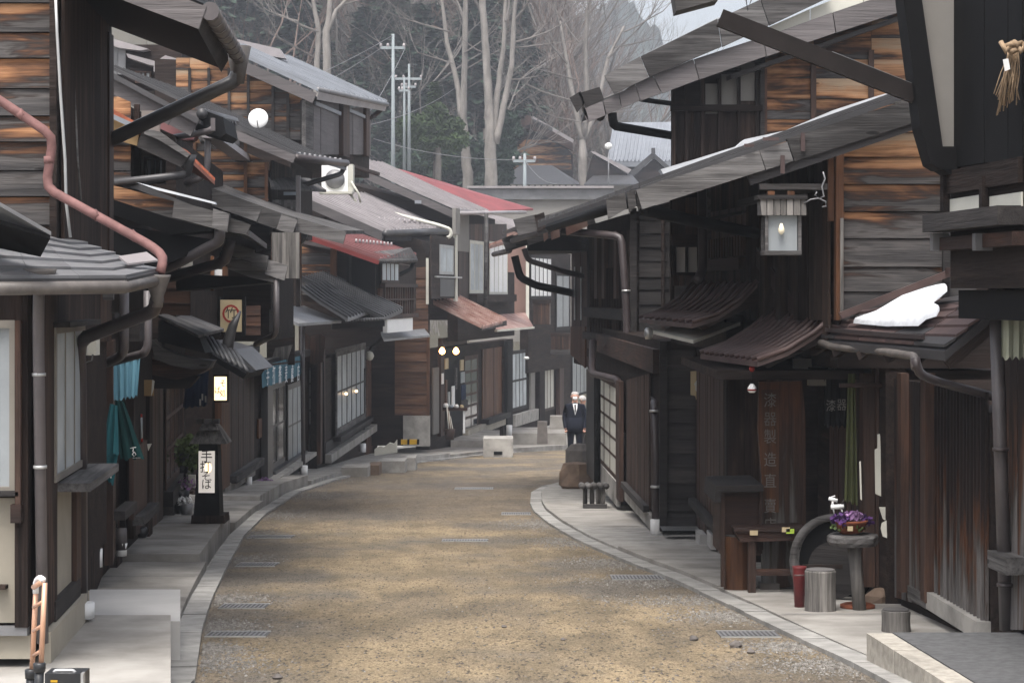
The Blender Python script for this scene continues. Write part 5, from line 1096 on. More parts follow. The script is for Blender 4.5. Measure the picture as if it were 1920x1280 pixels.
for i in range(9): lathe('snow_guard', P(562 + i * 9.5, 289 + i * 1.4, 30.5 + i * .42), [(.025, -.03), (.02, .03)], 'metal', h, 6)
pipe([(646, 312, 34.5), (640, 326, 34.5), (560, 350, 33.5)], .04, 'metald', h)
# small pent at 505-610 and windows
quadsheet(P(503, 330, 30.6), P(508, 350, 30.2), P(612, 356, 35.5), P(580, 334, 36), 'greyw', h, 'small_pent', .04); bx('wall_part', gab(31), 520, 560, 356, 430, -.3, 0, 'dark', h)
bx('white_pane', gab(30.9), 532, 556, 360, 366, 0, .03, 'paneb', h); bars('lattice_bar', gab(30.8), 506, 556, 375, 500, 9, .05, 0, .04, 'greyw', h); bx('post', gab(30.7), 556, 564, 330, 575, 0, .1, 'pipeg', h)
# lower roof E2
roof(h, [(640, 432), (500, 392), (366, 340)], 28.2, 31, .04, .05, 'greyw', dz=.08)
verge(h, (560, 412), (372, 345), 30, 28.1, 'greyw', 3, .06, .04); verge(h, (650, 434), (476, 388), 24, 28.15, 'greyw', 3, .05, .0)
pipe([(572, 438, 28.2), (566, 452, 28.2), (480, 480, 29), (380, 478, 29.6)], .045, 'metald', h)
bars('lattice_bar', gab(28.0), 510, 562, 436, 522, 8, .045, 0, .04, 'greywv', h); bx('brown_backing', gab(28.1), 508, 564, 436, 522, -.05, 0, 'warmbrown', h)
bx('recess_wall', gab(31.3), 300, 400, 600, 960, -.2, 0, 'dark', h); bx('upper_back', gab(30.4), 380, 508, 440, 580, -.3, 0, 'dark', h)
fa = fac(398, 31, -.0)
lbx('lower_wall', fa, 0, 5.6, -2.0, .6, -.3, 0, 'dark', h)
boards('board', fa, [(426, 690), (474, 684), (474, 874), (426, 893)], .3, 'v', 'brownv', h, o=.005, t=.02, amt=lambda z: .42)
bx('ledge', fa, 424, 478, 892, 906, .03, .16, 'greyw', h); bx('footing', fa, 412, 470, 912, 930, .0, .08, 'conc', h); bx('orange_post', fa, 400, 416, 720, 920, .02, .12, 'ginger', h)
lathe('pipe_foot', P(467, 905, 34.4), [(.05, -.08), (.05, .1)], 'white', h, 8)
bx('header', fa, 424, 476, 655, 672, .02, .1, 'greyd', h); boards('gridded_panel', fa, [(430, 670), (470, 664), (470, 684), (430, 690)], .15, 'v', 'brownv', h, o=.02, t=.02)
sg = thing('round_emblem_sign', 'cream signboard with a red circle emblem and dark character', 'sign', P(432, 590, 27))
bx('board', gab(27), 413, 454, 562, 622, -.06, 0, 'cream', sg); bx('frame', gab(27), 408, 413, 556, 628, -.08, .02, 'black', sg); bx('frame', gab(27), 454, 460, 556, 628, -.08, .02, 'black', sg)
poly('circle_emblem', gab(27), [(433 + 16 * math.cos(a * .3927), 588 + 17 * math.sin(a * .3927)) for a in range(16)], .001, .006, 'seal', sg); poly('circle_inner', gab(27), [(433 + 12 * math.cos(a * .3927), 588 + 13 * math.sin(a * .3927)) for a in range(16)], .006, .01, 'cream', sg); txt('竹', gab(27), 433, 588, .15, 'ink', sg, .012, 1, 'character')
boards('side_board', gab(28), [(460, 572), (489, 572), (489, 628), (460, 628)], .12, 'h', 'warmbrown', sg, o=0, t=.02)
hn = thing('curved_horn', 'upright curved dark ridge ornament rising in front of the emblem sign', 'ornament', P(425, 680, 24)); tube('horn', [P(425, 676, 24), P(428, 640, 24), (P(437, 610, 24)), P(451, 583, 24)], [.06, .065, .05, .012], 'metald', hn, 8)
tr = thing('tiled_porch_roof', 'small black tiled porch roof above the lit wall lantern', 'roof', P(430, 690, 24)); extr('roof', [(392, 672), (398, 664), (462, 700), (456, 710)], 23.4, 24.6, .05, 'black', tr); extr('roof', [(388, 640), (440, 655), (480, 694), (460, 702), (400, 668)], 24.0, 25.2, .05, 'tile', tr)
for i in range(7): tube('tile_row', [P(374 + i * 11, 622 + i * 6, 24.0), P(398 + i * 11, 664 + i * 5.6, 23.5)], .03, 'tile', tr, 6)
wl = thing('wall_lantern', 'lit square paper wall lantern with brush characters, left side', 'lantern', P(413, 752, 24.5)); bx('frame', gab(24.5), 399, 427, 702, 754, -.14, -.005, 'black', wl); bx('paper', gab(24.5), 402, 425, 706, 750, -.002, .01, 'lamp1', wl)
for ch, x, y in (('そ', 418, 719), ('ば', 408, 732), ('処', 418, 738)): txt(ch, gab(24.5), x, y, .09, 'ink', wl, .013, .8, 'character')
nn_ = thing('navy_noren', 'navy cloth with white marks tied aside by the lantern restaurant door', 'curtain', P(365, 740, 24.8)); cloth('cloth', gab(24.8), 0, 0, 0, 0, 'navy', nn_, 0, .03, 3, 24, 8, 0, 0, [(352, 700), (392, 695), (388, 760), (342, 765)])
for x, y in ((378, 738), (374, 748), (384, 742)): bx('white_mark', gab(24.5), x, x + 3, y, y + 12, 0, .004, 'alu', nn_)
# ---- street lantern
sl = thing('street_lantern', 'black roadside lantern post with shingled roof and lit white panel of four characters', 'lantern', P(390, 980, 23.75))
Q = 23.75; zz = P(0, 980, Q).z
def frus(name, x0, x1, x2, x3, yb, yt, dep0, dep1, mat, par, D=23.75):
    a, b, c, d = P(x0, yb, D), P(x1, yb, D), P(x2, yt, D), P(x3, yt, D); c0 = D + max(dep0, dep1) / 2
    def y(v, dep, back): return Vector((v.x, c0 + (dep / 2 if back else -dep / 2), v.z))
    vs = [y(a, dep0, 0), y(b, dep0, 0), y(b, dep0, 1), y(a, dep0, 1), y(d, dep1, 0), y(c, dep1, 0), y(c, dep1, 1), y(d, dep1, 1)]
    return wmk(name, vs, [(0, 1, 2, 3), (4, 5, 6, 7), (0, 1, 5, 4), (1, 2, 6, 5), (2, 3, 7, 6), (3, 0, 4, 7)], mat, par)
frus('base', 358, 421, 420, 359, 981, 966, .42, .42, 'darkv', sl); frus('post', 363, 412, 407, 372, 966, 832, .32, .26, 'black', sl)
frus('shingle_roof', 354, 425, 404, 376, 832, 797, .46, .2, 'greywv', sl); frus('shingle_roof_upper', 372, 408, 402, 378, 806, 794, .3, .18, 'greywv', sl)
for i in range(3): frus('ridge_block', 367 + i * 15, 380 + i * 15, 380 + i * 15, 367 + i * 15, 794, 786, .14, .14, 'greyw', sl)
LP_ = gab(23.78); bx('paper', LP_, 373, 403, 845, 923, .0, .03, 'lampw', sl)
poly('bulb_glow', LP_, [(391 + 7 * math.cos(a * .785), 876 + 10 * math.sin(a * .785)) for a in range(8)], .030, .031, 'lamp1', sl)
for ch, x, y, s in (('手', 388, 856, .15), ('打', 386, 876, .14), ('そ', 387, 893, .12), ('ば', 388, 908, .13)): txt(ch, LP_, x, y, s, 'ink', sl, .034, .9, 'character')
# planters beside the lantern
pp = thing('potted_plants', 'cluster of small pots with a leafy shrub left of the roadside lantern', 'plants', P(350, 970, 25.8))
petals(pp, P(353, 850, 26), .16, 260, 'stem', .03, 1.6, 'leaves'); petals(pp, P(353, 905, 25.8), .13, 60, 'lilac', .02, .7, 'blossoms'); petals(pp, P(348, 940, 25.6), .10, 60, 'white', .02, .6, 'white_blossoms')
lathe('pot', P(350, 975, 25.6), [(.06, 0), (.08, .2)], 'metal', pp, 12); lathe('pot', P(340, 962, 25.9), [(.09, 0), (.10, .28)], 'blackp', pp, 12); bx('pot_shelf', gab(25.9), 334, 362, 920, 926, -.1, 0, 'ginger', pp); bx('glass_jar', gab(25.8), 353, 366, 890, 914, -.05, 0, 'offw', pp)
bkk = thing('black_box', 'tall black mailbox shape left of the roadside lantern', 'box', P(344, 900, 26)); bx('box_body', gab(26), 338, 353, 846, 886, -.1, .05, 'blackp', bkk); bx('post', gab(26), 344, 348, 886, 970, -.05, .0, 'black', bkk)
ds = thing('door_pot', 'small dark potted ball at the foot of the wall near the green banner', 'pot', P(266, 1005, 22)); lathe('pot_body', P(266, 1008, 21.6), [(.04, 0), (.07, .05), (.05, .11)], 'blackp', ds, 10)
# ---- L5 : D 37 -> 46 noren shop, top roof with shutters
h = thing('blue_noren_shop', 'shop behind the blue curtain with white characters, under the highest grey-blue roof', 'shop', P(530, 890, 40))
extr('wall', [(290, 110), (450, 118), (575, 185), (575, 300), (290, 300)], 37, 42.8, .12, 'dark', h); extr('wall', [(290, 300), (545, 300), (545, 440), (290, 440)], 37, 41, .0, 'dark', h)
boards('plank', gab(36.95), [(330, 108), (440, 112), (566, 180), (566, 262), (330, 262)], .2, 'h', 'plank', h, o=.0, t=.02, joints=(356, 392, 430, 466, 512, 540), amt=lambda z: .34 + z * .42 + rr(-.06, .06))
for x in (356, 392, 430, 466, 512, 540, 566): bx('post', gab(36.95), x - 2.5, x + 2.5, 128 + max(0, x - 440) * .48, 262, .022, .06, 'greyd', h)
f = fac(575, 36.95, .12)
bx('end_wall', f, 568, 582, 188, 290, -.02, .05, 'cream' if False else 'greyw', h)
boards('shutter_board', f, [(582, 190), (630, 190), (630, 290), (582, 290)], .5, 'v', 'fascia', h, o=.03, t=.03); boards('shutter_board', f, [(645, 202), (676, 202), (676, 290), (645, 290)], .5, 'v', 'fascia', h, o=.03, t=.03); boards('shutter_board', f, [(682, 208), (690, 208), (690, 290), (682, 290)], .5, 'v', 'fascia', h, o=.03, t=.03)
bx('shutter_head', f, 582, 630, 190, 197, .07, .1, 'metalb', h); bx('shutter_head', f, 645, 676, 203, 209, .07, .1, 'metalb', h)
bx('post', f, 632, 644, 185, 292, .02, .12, 'brownv', h); bx('post', f, 676, 682, 195, 292, .02, .12, 'brownv', h); bx('sill', f, 570, 694, 286, 292, .1, .2, 'brown', h)
roof(h, [(598, 166), (450, 98), (380, 66)], 36.6, 43, .123, .06, 'metalb', (.45, .04, .04), dz=.34); verge(h, (594, 176), (440, 108), 20, 36.55, 'fascia', 2, .04, .0)
quadsheet(P(598, 168, 36.6), P(594, 184, 36.6), P(722, 206, 43), P(726, 194, 43), 'metalp', h, 'eave_fascia', .03); tube('gutter', [P(596, 168, 36.6), P(726, 196, 43)], .045, 'metal', h); pipe([(716, 204, 43), (700, 218, 43), (690, 222, 42.5)], .05, 'brown', h)
rg = extr('ridge_roof', [(436, 72), (525, 92), (536, 110), (446, 96)], 39.5, 39.8, .0, 'metalp', h)
# dormer bits at the far upper left
dm = thing('far_roof_dormer', 'far grey-boarded upper storey with a white sheet roof, top left under the near eave', 'house', P(230, 110, 40))
boards('board', gab(40), [(188, 78), (236, 92), (236, 140), (188, 140)], .18, 'v', 'metal', dm, o=0, t=.03); poly('white_roof', gab(39.8), [(188, 66), (278, 92), (264, 95), (222, 90), (196, 78)], -1, 0, 'metalp', dm); poly('pent', gab(39.6), [(236, 100), (324, 124), (318, 128), (280, 122), (240, 108)], -.6, 0, 'metalp', dm); poly('white_sheet', gab(39.5), [(288, 118), (310, 104), (338, 112), (300, 130), (288, 134)], -.5, 0, 'metalp', dm)
win(gab(39.8), 254, 284, 134, 156, 3, 1, 'brownv', 'pane', dm, 0, .04, .04); bx('wall', gab(40.1), 186, 340, 84, 170, -2, 0, 'dark', dm)
# noren shop lower front
f = fac(478, 36.2, .015)
lbx('lower_wall', f, 0, 9.6, -2.2, .4, -.3, 0, 'dark', h)
bx('header', f, 480, 570, 676, 690, .02, .14, 'greyd', h); bx('door_frame', f, 487, 497, 690, 905, .02, .14, 'metald', h)
win(f, 500, 530, 722, 884, 2, 2, 'metald', 'paned', h, .03, .1, .06); win(f, 532, 560, 722, 880, 3, 2, 'metald', 'paneb', h, .06, .1, .05)
bx('sill', f, 500, 562, 884, 898, .03, .16, 'metald', h); bx('threshold', f, 487, 566, 898, 906, .0, .3, 'concd', h); bx('copper_tag', f, 480, 486, 786, 822, .02, .05, 'ginger', h)
nr = thing('blue_noren', 'blue shop curtain with six white brush characters over the dark door', 'curtain', P(525, 720, 37))
fn = fac(487, 35.0, .012); cloth('cloth', fn, 487, 565, 686, 728, 'noren', nr, .02, .015, 9, 54, 8, 0)
tube('rod', [fn.at(485, 685, .02), fn.at(567, 677, .02)], .02, 'greyd', nr)
for i, ch in enumerate('手打蕎麦處店'): txt(ch, fn, 495.5 + i * 11.6, 707 - i * 1.15, .34, 'chalk', nr, .06, 1.15, 'character')
wb = thing('wooden_plaque', 'hanging carved wooden plaque above the blue curtain', 'plaque', P(530, 670, 35)); poly('plaque', gab(38.5), [(516, 652), (548, 646), (538, 678), (507, 682)], -.05, 0, 'greywv', wb, (.4, .5, .5))
bx('backing', gab(38.8), 500, 552, 610, 684, -.1, 0, 'dark', wb)
pw = thing('grey_canopy', 'flat pale grey metal canopy above the blue curtain shop', 'canopy', P(560, 600, 34)); quadsheet(P(490, 576, 37.5), P(560, 606, 36.3), P(640, 601, 43), P(570, 573, 44.5), 'metal', pw, 'canopy_sheet', .05)
pipe([(568, 600, 40.8), (567, 700, 40.8), (569, 878, 40.8)], .04, 'pipeg', h); lathe('pipe_foot', P(570, 884, 40.7), [(.07, -.08), (.07, .12)], 'white', h, 8)
fp_ = thing('purple_flower_pot', 'small round pot of purple flowers at the foot of the left wall', 'flower pot', P(497, 915, 36)); lathe('pot_body', P(497, 916, 36), [(.08, 0), (.11, .09)], 'terra', fp_, 12); petals(fp_, P(497, 904, 36), .13, 90, 'lilac', .03, .6)
# window slice 575-600 (grid), black pole
win(f, 576, 592, 690, 800, 2, 4, 'greyd', 'offw', h, .03, .05, .05); boards('board', f, [(576, 806), (596, 806), (596, 850), (576, 855)], .3, 'h', 'greyd', h, o=.02, t=.03)
tube('black_pole', [P(603, 640, 44.6), P(605, 868, 44.6)], .05, 'black', h); hs = thing('shell_sign', 'dark rounded hanging board sign beside the tall pale window', 'sign', P(590, 650, 39)); poly('board', gab(43.5), [(572, 622), (580, 632), (600, 624), (610, 632), (606, 678), (590, 684), (572, 676)], -.08, 0, 'brownv', hs)
# ---- L6 : D 46 -> 56 tall pale window, red roof, balcony, tiled pent
h = thing('tall_window_house', 'house with a tall pale lattice window below a red-painted upper roof', 'house', P(660, 865, 47))
extr('wall', [(500, 440), (702, 490), (702, 590), (500, 590)], 46, 55, .055, 'dark', h)
boards('plank', gab(45.95), [(566, 462), (622, 478), (622, 560), (566, 552)], .2, 'h', 'plank', h, o=0, t=.02, amt=lambda z: .36 + .12 * z); bx('ginger_post', gab(45.95), 620, 632, 466, 555, .0, .08, 'ginger', h)
bx('dark_opening', gab(45.9), 650, 704, 480, 580, .0, .03, 'black', h); bx('grey_frame', gab(45.9), 655, 660, 475, 570, .03, .07, 'greyd', h)
roof(h, [(712, 484), (620, 452), (562, 432)], 45.4, 50, .123, .06, 'redp', (.4, .05, .05), dz=.15); verge(h, (712, 488), (570, 438), 9, 45.35, 'red', 1, .05)
quadsheet(P(712, 488, 45.4), P(700, 472, 46), P(770, 464, 49.5), P(782, 482, 50), 'greyw', h, 'eave_tiles', .05); tube('gutter', [P(712, 490, 45.3), P(780, 488, 50)], .05, 'greyw', h)
for i in range(11): lathe('snow_guard', P(668 + i * 6.6, 452 + i * .6, 46.3 + i * .3), [(.03, -.04), (.02, .05)], 'metalp', h, 6)
pipe([(776, 490, 50), (770, 505, 50), (712, 532, 47)], .05, 'black', h)
f = fac(708, 46.2, .14)
bars('rail_bar', f, 714, 772, 535, 592, 13, .07, .03, .08, 'brownv', h)
bx('balcony_rail', f, 712, 774, 531, 538, .0, .12, 'brown', h); bx('balcony_base', f, 710, 776, 590, 599, -.1, .12, 'brown', h); bx('balcony_panel', f, 712, 772, 560, 563, .02, .10, 'brown', h); bx('balcony_back', f, 712, 774, 540, 590, -.05, .01, 'warmbrown', h)
win(f, 712, 745, 488, 530, 4, 1, 'brownv', 'pane', h, .03, .06, .08)
bx('white_wall', f, 718, 766, 598, 624, .0, .1, 'white', h); quadsheet(P(714, 622, 48), P(720, 636, 46.6), P(806, 628, 53), P(796, 616, 55), 'metal', h, 'small_pent', .05)
roof(h, [(652, 598), (600, 566), (565, 540)], 41.5, 44, .1, .05, 'metal', (.35, .06, .06), 'tile_roof', 'tile', dz=.12); roof(h, [(720, 596), (668, 572), (600, 538), (566, 522)], 43.5, 46, .1, .06, 'tile', (.3, .08, .05), 'tile_roof', dz=.15)
for i in range(14): lathe('eave_tile', P(650 + i * 5.2, 600 - i * .2, 43.4), [(.03, -.03), (.035, .03)], 'metal', h, 6)
beam('eave_beam', P(622, 612, 43.6), P(720, 606, 44), .1, .12, 'greyd', h); bars('bracket', gab(44), 630, 712, 580, 606, 10, .08, 0, .05, 'greyd', h)
f = fac(594, 44.4, .028)
lbx('lower_wall', f, 0, 12.5, -2.6, .2, -.3, 0, 'dark', h)
bx('side_post', f, 592, 601, 655, 870, .02, .1, 'brownv', h); win(f, 622, 678, 655, 818, 6, 2, 'greyw', 'pane', h, .08, .16, .05, .08)
bx('sill', f, 618, 682, 819, 828, .1, .25, 'greyd', h); bx('base_board', f, 604, 690, 830, 850, .03, .08, 'greyd', h); bx('footing', f, 604, 740, 852, 868, .02, .2, 'conc', h)
boards('board', f, [(684, 665), (704, 665), (704, 850), (684, 852)], .4, 'v', 'warmbrown', h, o=.02, t=.03)
win(f, 706, 742, 655, 800, 5, 2, 'greyd', 'paneb', h, .04, .12, .07, .07, 'window', 'greyd'); boards('board', f, [(706, 808), (742, 802), (742, 826), (706, 830)], .3, 'v', 'warmbrown', h, o=.03, t=.03)
bx('dark_end', f, 746, 764, 640, 835, .0, .1, 'dark', h); bx('blue_notice', f, 741, 752, 702, 730, .1, .12, 'metalb', h)
for x, y in ((649, 738), (668, 733)): lathe('lamp_reflection', P(x, y, 48.8 if x < 660 else 51), [(.02, -.03), (.04, 0), (.02, .03)], 'reflection_glow', h, 10)  # glowing beads stand in for lamp reflections on the window panes
pipe([(682, 690, 53.6), (680, 830, 53.6)], .05, 'greyd', h); lathe('pipe_foot', P(680, 840, 53.5), [(.08, -.1), (.08, .12)], 'white', h, 8)
gl = thing('globe_lamp', 'white globe lamp mounted above the lattice of the tall window house', 'lamp', P(693, 667, 46)); lathe('globe', P(693, 667, 54), [(.02, -.12), (.08, -.09), (.115, 0), (.08, .09), (.02, .12)], 'offw', gl, 14); beam('arm', P(693, 660, 54), P(705, 652, 55), .04, .04, 'black', gl)
tube('yard_pipe', bend([P(722, 604, 53), P(718, 632, 53), P(696, 650, 53.6)], .2), .04, 'black', gl)
bb = thing('white_planter', 'low white scalloped planter at the wall foot beside the lattice window', 'planter', P(722, 855, 47)); poly('planter_front', gab(47), [(702, 842), (712, 836), (720, 838), (730, 830), (738, 832), (744, 824), (744, 848), (702, 854)], -.2, 0, 'offw', bb)
yb = thing('wheel_chock', 'yellow and black plastic block lying by the stone footing', 'chock', P(768, 828, 55)); beam('chock_body', P(750, 828, 55), P(786, 828, 55), .16, .12, 'yellow', yb)
for x in (750, 766, 784): beam('black_band', P(x - 2, 828, 54.98), P(x + 2, 828, 54.98), .18, .13, 'black', yb)
# air conditioner
ac = thing('air_conditioner', 'cream outdoor air-conditioning unit high on the left roofs', 'air conditioner', P(632, 355, 36)); bx('casing', gab(36), 603, 652, 310, 360, -.35, 0, 'white', ac); bx('side', gab(36), 652, 662, 308, 360, -.34, -.02, 'offw', ac)
lathe('fan_grille', P(628, 336, 35.98), [(.165, 0), (.165, .02), (.02, .025)], 'metal', ac, 20, Matrix.Rotation(math.pi / 2, 4, 'X')); beam('stand', P(600, 362, 35.9), P(662, 362, 35.9), .3, .04, 'offw', ac); beam('stand_leg', P(655, 362, 36), P(668, 378, 36), .04, .04, 'offw', ac); tube('hose', [P(658, 340, 36), P(672, 362, 36), P(676, 380, 36)], .02, 'offw', ac, 6)
sd_ = thing('satellite_dish', 'round white satellite dish on the left roofs', 'satellite dish', P(484, 235, 33))
lathe('dish', P(484, 222, 29.8), [(.02, .03), (.10, .02), (.135, 0), (.14, -.005), (.10, .005), (.02, .012)], 'white', sd_, 28, Matrix.Rotation(math.radians(82), 4, 'X')); beam('feed_arm', P(484, 240, 29.7), P(482, 226, 29.4), .012, .012, 'metal', sd_); beam('mast', P(484, 232, 29.9), P(484, 252, 29.9), .03, .03, 'metal', sd_)
# ---- L7 : F roof, brown gable by stone base
h = thing('brown_gable_house', 'house with brown board side wall on a grey stone base and a pinkish seamed roof', 'house', P(780, 835, 56))
extr('wall', [(560, 372), (790, 452), (806, 500), (806, 560), (560, 560)], 56, 60, .15, 'dark', h); extr('lower_wall', [(560, 560), (806, 560), (806, 835), (560, 835)], 56, 60.4, -.045, 'dark', h)
boards('plank', gab(55.95), [(740, 505), (803, 500), (803, 778), (740, 778)], .27, 'h', 'warmbrown', h, o=0, t=.03, amt=lambda z: .66 + rr(-.1, .1)); bx('ginger_post', gab(55.95), 800, 806, 630, 780, .02, .1, 'ginger', h); bx('white_pipe', gab(55.9), 799, 804, 484, 570, .05, .1, 'offw', h)
bx('stone_base', gab(55.9), 756, 806, 779, 836, -.3, .06, 'concd', h)
roof(h, [(722, 432), (640, 395), (560, 360)], 53.5, 61, .15, .07, 'metalp', (.42, .05, .06), dz=.30); verge(h, (722, 436), (562, 366), 16, 53.45, 'fasciad', 1, .06)
quadsheet(P(722, 432, 53.4), P(722, 448, 53.4), P(806, 452, 58), P(806, 436, 58), 'fasciad', h, 'eave_fascia', .03); tube('gutter', [P(722, 438, 53.3), P(842, 434, 60)], .09, 'metald', h); tube('vent_pipe', bend([P(690, 388, 60), P(822, 422, 58), P(845, 430, 58), P(846, 442, 58), P(838, 446, 58)], .2), .05, 'offw', h)
for i in range(12): lathe('snow_guard', P(692 + i * 9.5, 409 + i * .7, 55 + i * .35), [(.035, -.05), (.02, .06)], 'metalp', h, 6)
f = fac(810, 56, .16)
win(f, 820, 846, 458, 514, 2, 1, 'alu', 'pane', h, .05, .08, .07); bx('upper_wall', f, 806, 856, 440, 560, -.0, .04, 'dark', h)
bx('balcony_rail', f, 812, 860, 517, 520, .0, .1, 'alu', h); bx('post', f, 850, 853, 420, 565, .0, .08, 'offw', h); bx('grey_panel', f, 822, 848, 522, 556, .0, .05, 'metald', h); bx('post', f, 848, 856, 390, 440, .0, .1, 'greypl', h)
bx('blue_box', gab(53), 778, 790, 376, 382, 0, .1, 'metalb', h)
# ---- L8 : shop with two bulbs; H roof
h = thing('two_bulb_shop', 'shop with two lit bulbs over its open door and goods on a table outside', 'shop', P(850, 830, 63))
extr('wall', [(600, 330), (862, 400), (862, 600), (600, 600)], 63, 68, .2, 'dark', h)
roof(h, [(862, 392), (760, 348), (650, 296)], 60.5, 64, .22, .07, 'metalp', (.42, .05, .05), dz=.07); verge(h, (862, 400), (650, 306), 13, 60.45, 'fascia', 1, .06)
quadsheet(P(1000, 391, 67.5), P(912, 396, 64.2), P(702, 312, 63.6), P(694, 303, 65.5), 'red', h, 'red_roof_strip', .06); quadsheet(P(880, 356, 68.5), P(1000, 391, 67.6), P(694, 303, 65.6), P(760, 320, 67.6), 'red', h, 'red_roof_strip', .06); beam('ridge_line', P(690, 303, 64), P(830, 362, 64), .1, .06, 'red', h)
tube('gutter', [P(862, 400, 60.4), P(985, 398, 67)], .06, 'metalp', h); 
f = fac(858, 62, .18)
lbx('upper_front', f, 0, 9.4, .2, 2.3, -.3, 0, 'dark', h); boards('board', f, [(858, 420), (948, 420), (948, 560), (858, 560)], .6, 'v', 'brownv', h, o=0.005, t=.03)
win(f, 877, 903, 450, 550, 3, 1, 'offw', 'pane', h, .05, .1, .1); win(f, 914, 948, 452, 552, 4, 1, 'offw', 'white', h, .05, .08, .1); bx('sill', f, 876, 952, 552, 566, .05, .3, 'dark', h); bx('grey_wall', f, 848, 876, 395, 470, .0, .06, 'greypl', h)
tube('downpipe', [P(912, 400, 62.5), P(910, 585, 62.5)], .06, 'greyw', h)
roof(h, [(905, 612), (860, 590), (812, 566)], 58.5, 62, .185, .07, 'rust', (.4, .05, .05), dz=.13); quadsheet(P(903, 612, 58.4), P(903, 618, 58.4), P(950, 608, 62), P(950, 601, 62), 'greyw', h, 'eave_board', .03)
quadsheet(P(925, 590, 66), P(930, 618, 62), P(1000, 612, 68), P(985, 586, 73), 'rust', h, 'pent_sheet', .05); beam('eave_strip', P(930, 620, 62), P(1000, 614, 68), .08, .06, 'offw', h)
f = fac(806, 60.5, .16)
lbx('lower_wall', f, 0, 15, -3, -.0, -.4, 0, 'dark', h)
bx('green_panel', f, 808, 819, 690, 815, .02, .07, 'greypl', h); bx('post', f, 819, 826, 650, 818, .02, .12, 'brownv', h); bx('header', f, 820, 866, 634, 650, .02, .16, 'redp' if False else 'brown', h)
bx('shop_inside', f, 827, 862, 654, 800, .005, .02, 'black', h)
for i, (x0, x1, yt, yb_, m) in enumerate([(825, 831, 672, 692, 'cream'), (854, 860, 675, 695, 'cream'), (855, 862, 698, 718, 'paneb'), (856, 864, 722, 750, 'navy'), (838, 843, 724, 764, 'white'), (826, 829, 712, 770, 'ginger'), (845, 848, 690, 730, 'greyw'), (819, 822, 700, 720, 'white'), (831, 834, 735, 765, 'frost'), (856, 868, 752, 764, 'greyd')]): bx('hung_goods', f, x0, x1, yt, yb_, .13, .16, m, h)
win(f, 868, 894, 668, 815, 2, 6, 'brownv', 'paned', h, .03, .14, .1); boards('panel_board', f, [(902, 655), (938, 650), (938, 778), (902, 786)], .35, 'v', 'ginger', h, o=.02, t=.04); bx('ledge', f, 900, 942, 786, 796, .04, .3, 'greyd', h); bx('footing', f, 866, 946, 806, 822, .02, .2, 'plaster', h)
bx('transom', f, 864, 906, 620, 632, .03, .08, 'greypl', h)
for i, x in enumerate((829, 855)):
    b = thing('bare_bulb', ['left of two glowing orange bulbs over the far shop door', 'right of two glowing orange bulbs over the far shop door'][i], 'bulb', P(x, 658, 59.6)); lathe('glass', P(x, 658, 59.8), [(.02, -.09), (.075, -.05), (.085, 0), (.05, .07), (.02, .10)], 'bulb', b, 12); beam('cord', P(x, 652, 59.8), P(x, 645, 59.8), .02, .02, 'black', b)
tb_ = thing('goods_table', 'small outdoor table heaped with wares beneath the two bulbs', 'table', P(850, 810, 60)); bx('table_top', gab(59.8), 830, 876, 764, 770, -.5, 0, 'brown', tb_)
for x in (834, 868): bx('leg', gab(59.8), x, x + 4, 770, 812, -.1, -.05, 'white' if x > 860 else 'dark', tb_)
bs_ = thing('broom_basket', 'leaning bundle of pale sticks in a dark basket before the goods table', 'basket', P(842, 825, 59)); lathe('basket', P(843, 824, 59), [(.12, 0), (.16, .3)], 'brown', bs_, 10)
for i in range(5): tube('stick', [P(842 + i * 2, 812, 59), P(838 + i * 1.5, 760 + i * 5, 59.1)], .02, 'ginger' if i % 2 else 'offw', bs_, 5)
for i, (x, y, m, s) in enumerate([(836, 760, 'white', .07), (846, 761, 'paneb', .05), (856, 761, 'white', .06), (866, 761, 'cream', .05)]):
    o = lathe('ware', P(x, y + 3, 59.7), [(s, 0), (s * 1.1, s), (s * .6, s * 1.6)], m, None, 8); tag(o, ['white bowl at the left end of the goods table', 'bluish pot second from the left on the goods table', 'white pot in the middle right of the goods table', 'cream pot at the right end of the goods table'][i], 'ware')
# ---- L9 / L10 far fronts to x ~1075
h = thing('far_plaster_house', 'far house with a brownish plaster side and pale shoji windows at the bend', 'house', P(1000, 820, 76))
extr('wall', [(850, 440), (985, 440), (985, 610), (850, 610)], 76, 84, .2, 'dark', h)
bx('plaster_side', gab(74), 946, 990, 430, 600, -.2, 0, 'pinkwall', h); bx('white_strip', gab(73.9), 986, 992, 455, 600, 0, .1, 'offw', h)
roof(h, [(990, 440), (900, 400)], 74, 82, .15, .1, 'metalp', (.5, .06, .06))
f = fac(990, 76, .25)
bx('upper_wall', f, 990, 1070, 470, 700, -.3, 0, 'dark', h)
win(f, 992, 1032, 478, 560, 5, 1, 'greyd', 'white', h, .04, .1, .12); win(f, 1040, 1066, 510, 620, 2, 1, 'greyd', 'frost', h, .04, .14, .08)
bars('balcony_bar', gab(74.5), 1000, 1030, 565, 608, 7, .1, 0, .08, 'brownv', h); bx('balcony_panel', gab(74.5), 1000, 1032, 566, 608, -.1, -.01, 'greypl', h); bx('balcony_rail', gab(74.5), 998, 1033, 562, 568, -.1, .12, 'dark', h)
bars('balcony_bar', gab(75), 1034, 1068, 628, 655, 9, .1, 0, .08, 'brownv', h); bx('balcony_rail', gab(75), 1032, 1070, 624, 630, -.1, .1, 'brown', h); bx('balcony_base', gab(75), 1032, 1072, 655, 664, -.1, .12, 'greyd', h)
f = fac(944, 72.5, .2)
lbx('lower_wall', f, 0, 14, -3.4, -.6, -.4, 0, 'dark', h)
